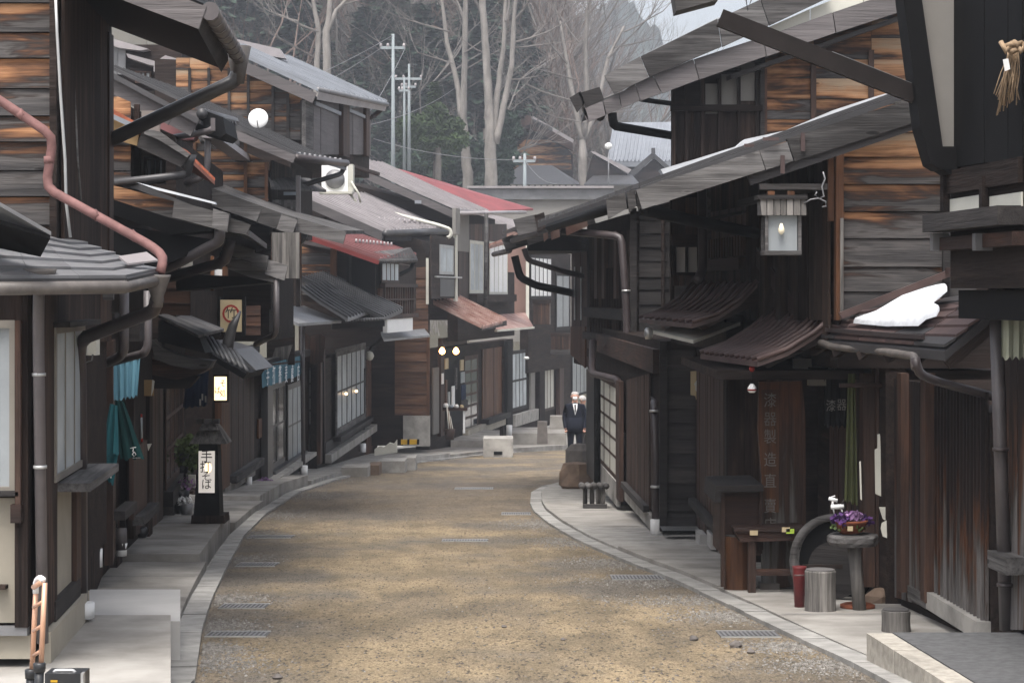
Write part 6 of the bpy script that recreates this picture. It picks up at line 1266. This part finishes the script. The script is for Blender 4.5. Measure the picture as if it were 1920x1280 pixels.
win(f, 956, 985, 658, 772, 4, 2, 'greyd', 'pane', h, .05, .12, .1); bx('post', f, 944, 954, 640, 805, .03, .14, 'black', h); bx('post', f, 990, 998, 640, 780, .03, .1, 'greypl', h); bx('footing', f, 956, 1000, 778, 800, .02, .2, 'concd', h)
win(f, 1016, 1036, 680, 772, 3, 1, 'brownv', 'offw', h, .05, .1, .12); bx('post', f, 1002, 1012, 640, 790, .05, .2, 'dark', h); bx('post', f, 1040, 1048, 650, 790, .05, .2, 'brownv', h)
win(f, 1070, 1100, 665, 745, 4, 1, 'greyd', 'frost', h, .05, .1, .1)
lathe('pipe_foot', P(955, 808, 71), [(.1, -.2), (.1, .2)], 'white', h, 8); lathe('round_mirror', P(987, 671, 73), [(.05, -.05), (.11, 0), (.05, .05)], 'white', h, 10)
bp = thing('stone_bollard', 'short square stone post standing on the far step', 'bollard', P(1017, 830, 64)); frus('post_body', 1007, 1027, 1026, 1008, 832, 790, .3, .3, 'rockg', bp, 62)
bp = thing('stone_plinth', 'low pale concrete plinth behind the stone post', 'plinth', P(1045, 810, 68)); frus('plinth_body', 1030, 1062, 1060, 1032, 815, 780, .6, .6, 'conc', bp, 68)
# low grey flat-roofed building beyond the bend
h = thing('grey_flat_building', 'long low grey building with a pale metal parapet beyond the bend', 'building', P(1000, 420, 88))
bx('wall', gab(88), 880, 1260, 372, 640, -6, 0, 'greypl', h); bx('parapet', gab(87.9), 878, 1150, 352, 374, -.3, .1, 'metal', h); bx('parapet_cap', gab(87.8), 876, 1150, 349, 353, -.4, .2, 'metalp', h)
# cart handle and case in the lower left corner
ch = thing('luggage_cart', 'rose-gold ladder-like cart handle with black clamps, bottom left corner', 'cart', P(68, 1290, 8.9))
for a in (0, 1):
    d = 8.9 - a * .12; x = (62, 78)[a]
    tube('side_rail', [P(x - 2 + a * 1, 1256 - a * 8, d), P(x + 6, 1092, d)], .011, 'copper', ch, 10); lathe('clamp', P(x - 4, 1262 - a * 12, d), [(.024, -.02), (.026, 0), (.026, .015), (.02, .02)], 'blackp', ch, 12); tube('black_tube', [P(x - 4, 1262 - a * 10, d), P(x - 6, 1330, d)], .019, 'blackp', ch, 10)
for py in (1098, 1136, 1180, 1226): tube('rung', [P(63, py + 2, 8.88), P(79, py - 8, 8.78)], .008 if py > 1100 else .011, 'copper', ch, 8)
tube('white_grip', bend([P(67, 1112, 8.9), P(67, 1090, 8.9), P(74, 1082, 8.85), P(81, 1086, 8.78)], .03), .0125, 'white', ch, 10)
cs = thing('black_case', 'top of a black case with a silver handle at the bottom left edge', 'case', P(118, 1290, 9.2)); bx('case_body', gab(9.2), 84, 156, 1262, 1330, -.14, 0, 'blackp', cs); tube('handle', bend([P(100, 1262, 9.25), P(104, 1256, 9.25), P(138, 1256, 9.25), P(143, 1264, 9.25)], .02), .008, 'alu', cs); bx('yellow_label', gab(9.19), 95, 108, 1274, 1278, .0, .003, 'yellow', cs); bx('side_clip', gab(9.19), 153, 158, 1260, 1290, -.02, .02, 'alu', cs)
# ================================================================ PEOPLE
def person(label, px, py_feet, D, H, look, clothes='suit', hair='hair', mask=True, yaw=0.0, group=None):
    t = thing('person', label, 'person', P(px, py_feet, D)); base = P(px, py_feet, D); k = H / 1.75; Rz = Matrix.Rotation(yaw, 3, 'Z')
    def W_(x, y, z): return base + Rz @ (Vector((x, y, z)) * k)
    V = [((0, 0, .93), .15), ((0, 0, 1.12), .15), ((0, 0, 1.32), .17), ((0, 0, 1.46), .085), ((0, -.01, 1.54), .058), ((0, -.02, 1.63), .088), ((0, -.02, 1.71), .07),
         ((.19, 0, 1.40), .075), ((.25, .01, 1.15), .058), ((.23, -.07, .93), .045), ((.22, -.10, .86), .035), ((-.19, 0, 1.40), .075), ((-.25, .01, 1.15), .058), ((-.23, -.07, .93), .045), ((-.22, -.10, .86), .035),
         ((.10, 0, .82), .10), ((.10, -.01, .48), .07), ((.10, .03, .08), .05), ((.11, -.10, .04), .04), ((-.10, 0, .82), .10), ((-.10, .02, .48), .07), ((-.10, .05, .08), .05), ((-.11, -.07, .04), .04)]
    E = [(0, 1), (1, 2), (2, 3), (3, 4), (4, 5), (5, 6), (2, 7), (7, 8), (8, 9), (9, 10), (2, 11), (11, 12), (12, 13), (13, 14), (0, 15), (15, 16), (16, 17), (17, 18), (0, 19), (19, 20), (20, 21), (21, 22)]
    me = bpy.data.meshes.new('body'); me.from_pydata([tuple(W_(*v[0]) - base) for v in V], E, []); me.update(); me.materials.append(M['skin']); me.materials.append(M[clothes])
    o = bpy.data.objects.new('body', me); m = o.modifiers.new('skin', 'SKIN'); m.use_smooth_shade = True
    for i, v in enumerate(V): me.skin_vertices[0].data[i].radius = (v[1] * k * (1.18 if v[0][2] < 1.45 else 1), v[1] * k * (1.0 if v[0][2] < 1.45 else .88))
    me.skin_vertices[0].data[0].use_root = True
    o.modifiers.new('sub', 'SUBSURF').levels = 2; o.modifiers['sub'].render_levels = 2
    COL.objects.link(o); bpy.context.view_layer.update(); dg = bpy.context.evaluated_depsgraph_get(); m2 = bpy.data.meshes.new_from_object(o.evaluated_get(dg)); bpy.data.objects.remove(o)
    m2.name = 'body'; m2.materials.clear(); m2.materials.append(M['skin']); m2.materials.append(M[clothes])
    for p in m2.polygons:
        z = p.center.z / k; p.use_smooth = True; p.material_index = 0 if z > 1.49 or (z < .90 and abs(p.center.x) > .17 * k and z > .8) else 1
    b = bpy.data.objects.new('body', m2); link(b, 'body', t, Matrix.Translation(base))
    # coat skirt, shirt, tie, hair, mask, eyes
    lathe('jacket_skirt', W_(0, 0, .80), [(.225 * k, 0), (.23 * k, .12 * k), (.20 * k, .34 * k)], clothes, t, 16, Matrix.Scale(.75, 4, (0, 1, 0)))
    def fp(x, y, z): return W_(x, y, z)
    def pt(name, ps, mat): wmk(name, [fp(*q) for q in ps] + [fp(q[0], q[1] + .012, q[2]) for q in ps], [tuple(range(len(ps))), tuple(range(len(ps), 2 * len(ps)))] + [(i, (i + 1) % len(ps), len(ps) + (i + 1) % len(ps), len(ps) + i) for i in range(len(ps))], mat, t)
    if mask:
        pt('shirt', [(-.055, -.115, 1.47), (.055, -.115, 1.47), (.05, -.165, 1.36), (0, -.172, 1.20), (-.03, -.165, 1.34)], 'white')
        pt('tie', [(-.018, -.178, 1.45), (.018, -.178, 1.45), (.015, -.19, 1.30), (0, -.192, 1.25), (-.012, -.19, 1.30)], 'black')
        lathe('mask', fp(0, -.068, 1.595), [(.012, -.05), (.05, -.03), (.06, .005), (.045, .035)], 'white', t, 12)
        for s in (-1, 1): lathe('eye', fp(s * .03, -.098, 1.662), [(.004, -.004), (.008, 0), (.004, .004)], 'ink', t, 6)
        lathe('nose', fp(0, -.105, 1.635), [(.012, -.01), (.008, .02), (.003, .03)], 'skin', t, 6)
    for s in (-1, 1): lathe('ear', fp(s * .088, -.01, 1.63), [(.008, -.03), (.015, 0), (.008, .03)], 'skin', t, 6)
    hb = [(.06, -.02), (.094, .0), (.098, .045), (.08, .09), (.035, .118)] if not mask else [(.075, .03), (.092, .045), (.088, .07), (.06, .10), (.02, .112)]
    lathe('hair', fp(0, .018 if mask else .0, 1.63), [(a * k, b_ * k) for a, b_ in hb], hair, t, 14)
    if mask:
        for s in (-1, 1):
            hnd = fp(s * .22, -.115, .845)
            for fgr in range(4): tube('finger', [hnd + Vector((s * (-.018 + fgr * .012), 0, 0)), hnd + Vector((s * (-.018 + fgr * .012), -.005, -.03)), hnd + Vector((s * (-.016 + fgr * .011), .008, -.055 + .006 * abs(fgr - 1)))], .0075, 'skin', t, 6)
            tube('thumb', [hnd + Vector((-s * .02, -.01, .02)), hnd + Vector((-s * .034, -.02, -.008)), hnd + Vector((-s * .03, -.02, -.028))], .0085, 'skin', t, 6)
    return t
person('man in black suit, white shirt and white face mask standing at the street bend', 1078, 874, 51.2, 1.80, 0)
person('grey-haired person in dark clothes standing partly hidden behind the man in the mask', 1092, 870, 53.4, 1.72, 0, 'metald', 'hair', False, 1.1)
# ================================================================ BACKGROUND
def branch(vs, fs, p, d, L, r, depth, spread, seg=5, up=.25):
    n = 3; pts = [Vector(p)]; dd = Vector(d)
    for i in range(n):
        dd = (dd + Vector((rr(-1, 1), rr(-1, 1), rr(-.5, 1))) * .16 + Vector((0, 0, up * .12))).normalized(); pts.append(pts[-1] + dd * L / n)
    k = len(vs); x = dd.orthogonal().normalized(); y = x.cross(dd)
    for i, q in enumerate(pts):
        rad = r * (1 - .5 * i / n)
        for s in range(seg): a = 6.283 * s / seg; vs.append(q + (x * math.cos(a) + y * math.sin(a)) * rad)
    for i in range(n):
        for s in range(seg): fs.append((k + i * seg + s, k + i * seg + (s + 1) % seg, k + (i + 1) * seg + (s + 1) % seg, k + (i + 1) * seg + s))
    if depth <= 0: return
    for c in range(random.choice((3, 3, 4)) if depth > 1 else 4):
        i = random.choice((1, 2, 3)) if c else 3; q = pts[i]
        nd = (dd + Vector((rr(-1, 1), rr(-1, 1), rr(-.35, .8))) * spread).normalized(); branch(vs, fs, q, nd, L * rr(.55, .8), r * rr(.38, .6), depth - 1, spread, 3 if depth < 3 else 4, up)
def twigs_mesh(name, starts, depth, spread, mat):
    vs, fs = [], []
    for p, d, L, r in starts: branch(vs, fs, p, d, L, r, depth, spread)
    me = bpy.data.meshes.new(name); me.from_pydata([tuple(v) for v in vs], [], fs); me.update(); me.materials.append(M[mat]); return me
def hero_tree(label, limbs, D, crown, mat='bark', tw='twig'):
    """limbs: list of (px polyline, radii px, depth offset)"""
    t = thing('bare_tree', label, 'tree', P(*limbs[0][0][0], D))
    for pts, rad, dy in limbs:
        n = len(pts); ps = [P(x, y, D + dy * i / n) for i, (x, y) in enumerate(pts)]
        fine, rd = [], []
        for i in range(n - 1):
            for s in range(4): fine.append(ps[i].lerp(ps[i + 1], s / 4) + Vector((rr(-1, 1), rr(-1, 1), 0)) * rad[i] / F * D * .12); rd.append((rad[i] + (rad[i + 1] - rad[i]) * s / 4) / F * D * rr(.95, 1.06))
        fine.append(ps[-1]); rd.append(rad[-1] / F * D); tube('trunk' if pts is limbs[0][0] else 'limb', fine, rd, mat, t, 9)
    st = [(P(x, y, D + rr(-1, 1)), Vector((dx, rr(-.6, .6), dz)).normalized(), L, r) for x, y, dx, dz, L, r in crown]
    me = twigs_mesh('branches', st, 4, .75, tw); o = bpy.data.objects.new('branches', me); link(o, 'branches', t, I4.copy()); o.color = (.5, .5, .5, 1); return t
hero_tree('tall bare pale tree with one high fork, left of the two standing over the roofs', [([(880, 420), (878, 340), (872, 280), (868, 220), (870, 150), (872, 60), (874, -60)], [11, 10.5, 9, 7.5, 6, 5, 4], 0), ([(866, 225), (856, 150), (838, 80), (826, -20)], [6, 5, 4, 3], 1)], 125,
    [(872, 40, -.3, 1, 3, .1), (826, 10, -.6, .8, 3, .09), (870, 100, .7, .5, 2.2, .05), (850, 120, -.9, .3, 2.2, .05), (868, 170, .9, .2, 1.5, .04), (842, 60, -.9, .1, 2.6, .06), (874, 0, .5, .9, 2.6, .08), (873, 130, .8, .35, 2.4, .05)])
hero_tree('tall bare tree splitting into several thick upright stems, right of the two over the roofs', [([(920, 420), (921, 330), (920, 270), (918, 200), (912, 120), (906, 30), (902, -60)], [13, 12, 11, 9, 7.5, 6.5, 6], 0), ([(926, 260), (932, 180), (944, 90), (950, -40)], [7, 6, 4.5, 3], 1), ([(930, 270), (944, 200), (960, 120), (964, 30), (970, -30)], [7, 6, 5, 4, 3], -1)], 122,
    [(906, 30, -.4, .9, 3, .1), (948, 40, .3, 1, 3, .09), (964, 40, .7, .7, 3, .09), (960, 90, 1, .1, 2.6, .06), (912, 100, -.9, .4, 1.8, .05), (955, 150, 1, -.05, 2.4, .05), (964, 80, .9, .3, 3, .07), (902, 0, .2, 1, 2.6, .08)])
hero_tree('wide spreading bare tree with a fine twig crown beside the pale temple roof', [([(1098, 420), (1096, 345), (1094, 300), (1092, 250)], [13, 11.5, 9.5, 5], 0), ([(1092, 262), (1076, 190), (1064, 120), (1050, 40)], [7, 5, 3.5, 2], 1), ([(1094, 258), (1100, 170), (1098, 90), (1102, 10)], [7, 5, 4, 2], -1), ([(1096, 262), (1122, 190), (1140, 110), (1170, 50)], [6, 4.5, 3.5, 2], 1)], 130,
    [(1064, 120, -.7, .8, 3, .07), (1050, 50, -.4, .9, 3, .07), (1098, 90, .2, 1, 3.2, .08), (1102, 20, .3, 1, 3, .07), (1122, 190, .9, .4, 3, .07), (1140, 110, .8, .7, 3.2, .07), (1170, 60, .9, .4, 3, .06), (1076, 190, -.9, .3, 3, .07), (1096, 230, -.7, .1, 2.6, .05), (1110, 210, 1, .0, 2.4, .05), (1080, 150, -1, .2, 2.6, .05), (1150, 90, 1, .1, 2.4, .05), (1085, 80, -.6, .7, 2.6, .06), (1120, 60, .6, .8, 2.6, .06)])
hero_tree('bare tree with twisted double trunk standing behind the highest roof', [([(610, 220), (612, 130), (612, 60), (618, 20), (620, -40)], [9, 8, 7, 5, 4], 0), ([(592, 200), (594, 120), (598, 60), (588, 10), (584, -40)], [6, 5.5, 5, 4, 3], 1), ([(614, 60), (630, 20), (660, -10)], [4, 3.5, 3], 0)], 112,
    [(598, 60, -.9, .3, 2.6, .06), (590, 20, -.7, .7, 2.6, .06), (620, 10, .3, .9, 2.6, .06), (640, 10, .9, .4, 2.6, .06), (594, 110, -1, .25, 2.4, .05), (560, 40, -.8, .2, 2.4, .05), (660, 0, .9, .3, 2.4, .05)])
def hill_z(x, y):
    d = math.hypot(x, y); base = -4.6 + max(0, y - 116) * .40
    k = min(1, max(0, (x / max(y, 1) - .006) / .055)); base = -4.6 + (base + 4.6) * (1 - .93 * k)
    return base + 3.5 * math.sin(x * .045 + y * .02) 
vs, fs = [], []; nx, ny = 60, 26
for j in range(ny + 1):
    for i in range(nx + 1):
        x, y = -90 + 170 * i / nx, 116 + 190 * j / ny; vs.append((x, y, hill_z(x, y) if j else -4.7))
for j in range(ny):
    for i in range(nx): q = j * (nx + 1) + i; fs.append((q, q + 1, q + nx + 2, q + nx + 1))
struct(mk('hillside', vs, fs, 'fell', None, None, None, True))
# far mountain with a ragged, wooded skyline
vs, fs = [], []; nx, ny = 320, 16
for j in range(ny + 1):
    for i in range(nx + 1):
        x = -260 + 620 * i / nx; t = j / ny; top = 130 - .9 * max(0, x - 52) + 7 * math.sin(x * .03) + 3 * math.sin(x * .13 + 1) + 1.5 * math.sin(x * .41) + rr(-1.2, 1.2)
        vs.append((x * .52, (860 + 120 * t) * .52 + 5 * math.sin(x * .05), (-40 + (top + 40) * t ** .8 + rr(-2.4, 2.4) * (j > 0)) * .52))
for j in range(ny):
    for i in range(nx): q = j * (nx + 1) + i; fs.append((q, q + 1, q + nx + 2, q + nx + 1))
struct(mk('mountain', vs, fs, 'mount'))
# conifers
def conifer_mesh(name, H, Rb, n, mat, s, z0=.12):
    vs, fs = [], []
    for i in range(n):
        t = R_() ** .75; z = H * (z0 + (1 - z0) * t); lay = .72 + .28 * math.sin(z * 5.2); rad = Rb * (1 - t) ** .8 * lay * rr(.35, 1.05); a = rr(0, 6.283)
        p = Vector((rad * math.cos(a), rad * math.sin(a), z - rad * .15)); out = Vector((math.cos(a), math.sin(a), rr(-.5, .1))).normalized() * s * rr(.7, 1.5); w = Vector((-math.sin(a), math.cos(a), rr(-.4, .4))) * s * rr(.3, .6); k = len(vs)
        vs += [p - w, p + w, p + out + w * .2, p + out - w * .2]; fs.append((k, k + 1, k + 2, k + 3))
    me = bpy.data.meshes.new(name); me.from_pydata([tuple(v) for v in vs], [], fs); me.update(); me.materials.append(M[mat]); return me
def put(me, name, par, Mw, kind=None, col=(.5, .5, .5, 1)):
    o = bpy.data.objects.new(name, me); o.color = col; link(o, name, par, Mw)
    if kind: o['kind'] = kind
    return o
def cyl(name, H, r, mat): 
    vs = [(r * (1 - .7 * j) * math.cos(a * 1.047), r * (1 - .7 * j) * math.sin(a * 1.047), H * j) for j in (0, 1) for a in range(6)]; me = bpy.data.meshes.new(name); me.from_pydata(vs, [], [(i, (i + 1) % 6, 6 + (i + 1) % 6, 6 + i) for i in range(6)]); me.materials.append(M[mat]); return me
CM = [conifer_mesh('crown', 12, 3.0, 3800, 'leafd', .42), conifer_mesh('crown', 10, 2.6, 3200, 'leaf', .38), conifer_mesh('crown', 14, 3.4, 4200, 'leafd', .5)]
TM = cyl('trunk', 10, .22, 'barkd')
def spread_crown(name, px, py, D, lab, clumps, mat, n=700, s=.3, trunk=None):
    t = thing(name, lab, 'tree', P(px, py, D)); vs, fs = [], []
    for cx, cy, rx, ry in clumps:
        c = P(cx, cy, D); a_, b_ = rx / F * D, ry / F * D
        for i in range(n):
            th, ph = rr(0, 6.283), math.acos(rr(-1, 1)); q = R_() ** .4; p = c + Vector((math.cos(th) * math.sin(ph) * a_, math.sin(th) * math.sin(ph) * a_, math.cos(ph) * b_)) * q; k = len(vs)
            u = Vector((rr(-1, 1), rr(-1, 1), rr(-1, 1))).normalized() * s * rr(.5, 1.2); w = u.cross(Vector((rr(-1, 1), rr(-1, 1), rr(-1, 1)))).normalized() * s * .35; vs += [p - u - w, p + u - w * .3, p + u + w * .3, p - u + w]; fs.append((k, k + 1, k + 2, k + 3))
    o = wmk('crown', vs, fs, mat, t)
    if trunk: tube('trunk', [P(*q, D) for q in trunk[0]], [r / F * D for r in trunk[1]], 'bark', t, 8)
    return t
t = thing('conifer', 'pointed pale green conifer peeping over the spreading pine', 'tree', P(815, 330, 128)); put(CM[1], 'crown', t, Matrix.Translation(P(815, 330, 120)) @ Matrix.Scale(.53, 4)); put(TM, 'trunk', t, Matrix.Translation(P(815, 340, 120)) @ Matrix.Scale(.5, 4))
spread_crown('pine_tree', 822, 340, 118, 'spreading dark green pine with a bare pale trunk between the pole and the tall trees', [(780, 232, 38, 20), (815, 238, 40, 26), (850, 262, 32, 22), (765, 250, 26, 18), (800, 265, 40, 18), (845, 235, 26, 16), (818, 215, 24, 18)], 'leaf', 1000, .17, ([(822, 345), (822, 270), (818, 235)], [6, 5, 3]))
spread_crown('evergreen_tree', 950, 340, 124, 'dark evergreen pressed against the right side of the forked tall tree', [(952, 225, 22, 16), (945, 260, 24, 20), (950, 295, 24, 24), (940, 330, 26, 20), (962, 245, 18, 14)], 'leafd', 900, .18)
spread_crown('evergreen_bush', 780, 330, 126, 'dark undergrowth mass below the spreading pine', [(780, 300, 50, 26), (840, 300, 40, 30), (750, 320, 40, 20), (895, 300, 24, 40), (900, 340, 30, 22)], 'leafd', 900, .22)
# forest of repeated trees
BM = []
for i in range(5):
    random.seed(40 + i); st = [(Vector((0, 0, 2.5 + k * .8)), Vector((rr(-1, 1), rr(-1, 1), rr(.2, .9))).normalized(), rr(2.0, 3.4), rr(.04, .07)) for k in range(8)] + [(Vector((0, 0, 0)), Vector((rr(-.1, .1), 0, 1)), 7.5, .13)]
    BM.append(twigs_mesh('crown', st, 3, .95, ['twig', 'twig', 'twigr', 'twig', 'twigr'][i]))
random.seed(11)
spots = []
for k in range(400):
    y = 122 + 110 * R_() ** 1.1; px = rr(380, 1200); x = (px - CX) / F * y
    spots.append((x, y))
spots.sort(key=lambda q: q[1])
nb = nc = 0
def tree_label(kind, s, y, px):
    return ('small ' if s < 1.08 else 'tall ' if s > 1.32 else '') + kind + (' low' if y < 150 else ' halfway up' if y < 190 else ' high') + ' on the hillside, ' + ('above the near left eave' if px < 500 else 'behind the highest shuttered house' if px < 700 else 'near the tall utility pole' if px < 800 else 'around the pine' if px < 860 else 'behind the two tall forked trees' if px < 960 else 'above the orange plank hall' if px < 1060 else 'right of the orange hall')
for x, y in spots:
    z = hill_z(x, y) if y > 116 else -4.6; px = CX + x / y * F
    if z < -14: continue
    if px > 1180 and R_() < .55: continue
    con = R_() < (.8 if px < 640 else .6 if px < 1000 else .1)
    top = HZ - (z + 8 - CZ) / y * F
    if HZ - (z - CZ) / y * F < -60: continue
    if y < 150 and 920 < px < 1300: continue
    if y < 133: continue
    s = rr(.9, 1.5); Mw = Matrix.Translation((x, y, z - .2)) @ Matrix.Rotation(rr(0, 6.28), 4, 'Z') @ Matrix.Scale(s, 4)
    if con:
        if nc > 190: continue
        t = thing('hillside_conifer', tree_label('dark conifer', s, y, px), 'tree', (x, y, z), 'conifers on the hillside'); put(random.choice(CM), 'crown', t, Mw @ Matrix.Scale(.8, 4)); put(TM, 'trunk', t, Mw @ Matrix.Scale(.7, 4)); nc += 1
    else:
        if nb > 150: continue
        t = thing('hillside_tree', tree_label('leafless brownish tree' if nb % 5 in (2, 4) else 'leafless grey tree', s, y, px), 'tree', (x, y, z), 'bare trees on the hillside'); put(BM[nb % 5], 'crown', t, Mw); put(TM, 'trunk', t, Mw @ Matrix.Scale(.75, 4)); nb += 1
# undergrowth as one mass
vs, fs = [], []
for i in range(22000):
    y = 118 + 110 * R_(); px = rr(360, 1330); x = (px - CX) / F * y; z = hill_z(x, y); k = len(vs); u = Vector((rr(-.4, .4), rr(-.3, .3), rr(.5, 1.8))); w = Vector((.03, 0, 0)) * rr(.5, 1.6)
    p = Vector((x, y, z + rr(0, .6))); vs += [p - w, p + w, p + u]; fs.append((k, k + 1, k + 2))
stuff(mk('undergrowth', vs, fs, 'twig'))
# ---- temple buildings behind
h = thing('temple_hall', 'old hall with an orange-brown plank gable and tiled ridge behind the trees', 'building', P(1010, 345, 140))
poly('gable_wall', gab(140), [(955, 345), (955, 280), (985, 255), (1010, 248), (1060, 275), (1074, 290), (1074, 345)], -6, 0, 'dark', h)
boards('plank', gab(139.9), [(957, 318), (955, 288), (985, 262), (1030, 262), (1070, 285), (1072, 320)], .5, 'h', 'plank', h, o=0, t=.06, amt=lambda z: .60 + rr(-.05, .08))
poly('verge', gab(139), [(975, 225), (990, 220), (1074, 268), (1074, 284), (1010, 248), (985, 242), (960, 262), (955, 255)], -.3, 0, 'brown', h); poly('roof_tiles', gab(139.2), [(988, 220), (1000, 218), (1076, 262), (1074, 270)], -8, 0, 'metalp', h)
poly('ridge', gab(138.8), [(984, 217), (994, 216), (1000, 232), (984, 236)], -.5, 0, 'brown', h); poly('ridge_tiles', gab(139), [(998, 222), (1036, 240), (1036, 247), (1000, 232)], -.4, 0, 'tile', h)
h = thing('dark_hip_roof', 'blue-grey hipped roof in front of the orange plank hall', 'building', P(1010, 350, 128))
wmk('roof', [P(930, 346, 128), P(1082, 346, 128), P(1092, 346, 136), P(935, 346, 136), P(975, 310, 132), P(1035, 310, 132)], [(0, 1, 5, 4), (1, 2, 5), (2, 3, 4, 5), (3, 0, 4), (0, 1, 2, 3)], 'tile', h); bx('wall', gab(128.5), 938, 1080, 346, 380, -5, 0, 'offw', h); bars('post', gab(128.4), 940, 1078, 347, 356, 12, .12, 0, .06, 'dark', h)
h = thing('temple_main_hall', 'large temple with pale blue-grey tiled roof and small curved porch gable', 'temple', P(1210, 345, 135))
wmk('main_roof', [P(1138, 302, 135), P(1330, 302, 135), P(1330, 228, 142), P(1150, 230, 142), P(1138, 304, 135) - Vector((0, 0, .3)), P(1330, 304, 135) - Vector((0, 0, .3))], [(0, 1, 2, 3), (0, 1, 5, 4)], 'metalb', h)
for i in range(26): beam('roof_batten', P(1140 + i * 7.2, 301, 134.95), P(1152 + i * 7, 231, 141.9), .06, .1, 'metalb', h)
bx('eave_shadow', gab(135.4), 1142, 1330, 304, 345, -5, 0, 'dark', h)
poly('porch_gable', gab(131), [(1172, 330), (1200, 306), (1224, 285), (1248, 306), (1276, 330), (1270, 336), (1226, 296), (1180, 338)], -2, 0, 'tile', h); poly('porch_inside', gab(131.3), [(1184, 336), (1225, 298), (1268, 336)], -.5, 0, 'dark', h); bx('finial', gab(130.8), 1221, 1228, 278, 288, 0, .3, 'tile', h)
h = thing('side_hall_roof', 'lower grey roof with light verge between the spreading tree and the temple porch', 'building', P(1140, 345, 126))
poly('verge', gab(126), [(1106, 284), (1114, 284), (1184, 318), (1178, 326)], -4, 0, 'metalp', h); poly('gable', gab(126.2), [(1100, 345), (1104, 320), (1112, 292), (1176, 326), (1180, 346)], -3, 0, 'dark', h); wmk('lower_roof', [P(1095, 345, 124), P(1200, 345, 124), P(1180, 322, 127), P(1118, 324, 127), P(1095, 348, 124), P(1200, 348, 124)], [(0, 1, 2, 3), (0, 1, 5, 4)], 'tile', h); bx('wall', gab(125), 1100, 1200, 347, 380, -3, 0, 'greypl', h)
h = thing('white_tank', 'small round bright white lamp on a mast near the temple roof', 'lamp', P(1141, 274, 122)); lathe('globe', P(1141, 274, 122), [(.05, -.2), (.2, -.1), (.22, 0), (.2, .1), (.05, .2)], 'white', h, 12); tube('mast', [P(1141, 280, 122), P(1141, 360, 122)], .04, 'metal', h, 6)
# utility poles
def upole(lab, px, yt, yb, D, r, arms, extra=0):
    t = thing('utility_pole', lab, 'utility pole', P(px, yb, D)); tube('pole', [P(px, yb, D), P(px, yt, D)], [r / F * D, r * .6 / F * D], 'pole', t, 8)
    for y, w in arms:
        beam('crossarm', P(px - w, y, D), P(px + w * .9, y, D), .1, .12, 'pole', t)
        for k in (-.95, -.4, .85): lathe('insulator', P(px + w * k, y, D), [(.05, 0), (.07, .1), (.05, .2)], 'metalp', t, 6)
    return t
upole('tall thin utility pole with a single crossarm at its top, nearest the shuttered house', 737, 64, 420, 95, 4.5, [(90, 24)])
upole('shorter utility pole with transformer arms behind the tall one, above the pine', 767, 120, 320, 115, 3.5, [(148, 26), (163, 14)]); upole('slim leaning-looking utility pole just left of the pole with transformer arms', 758, 145, 320, 112, 3, [(170, 10)]); upole('short pale utility pole in front of the orange plank hall', 984, 288, 420, 92, 4.5, [(302, 22)])
wi_ = thing('power_lines', 'thin overhead wires crossing behind the tall utility pole', 'power lines', P(737, 90, 95))
for a, b in [((737, 66, 95), (400, 210, 80)), ((715, 90, 95), (420, 235, 80)), ((760, 90, 95), (640, 280, 70)), ((690, 235, 80), (860, 160, 130)), ((984, 300, 92), (700, 260, 110)), ((984, 300, 92), (1050, 345, 80))]:
    p, q = P(*a), P(*b); tube('wire', [p.lerp(q, s / 10) - Vector((0, 0, 1.2 * s / 10 * (1 - s / 10))) for s in range(11)], .014, 'metal', wi_, 4)
# haze: one closed box of thin air round the whole scene
hz = [(x, y, z) for x in (-420, 420) for y in (-30, 620) for z in (-60, 110)]
o = mk('haze', hz, [(0, 1, 3, 2), (4, 6, 7, 5), (0, 4, 5, 1), (2, 3, 7, 6), (0, 2, 6, 4), (1, 5, 7, 3)], 'white')
hm = bpy.data.materials.new('haze_air'); hm.use_nodes = True; nt = hm.node_tree; nt.nodes.clear(); ou = nt.nodes.new('ShaderNodeOutputMaterial'); pv = nt.nodes.new('ShaderNodeVolumePrincipled')
pv.inputs['Color'].default_value = (.86, .91, 1, 1); pv.inputs['Density'].default_value = .0010; pv.inputs['Anisotropy'].default_value = .2; nt.links.new(pv.outputs[0], ou.inputs['Volume'])
o.data.materials.clear(); o.data.materials.append(hm); stuff(o)
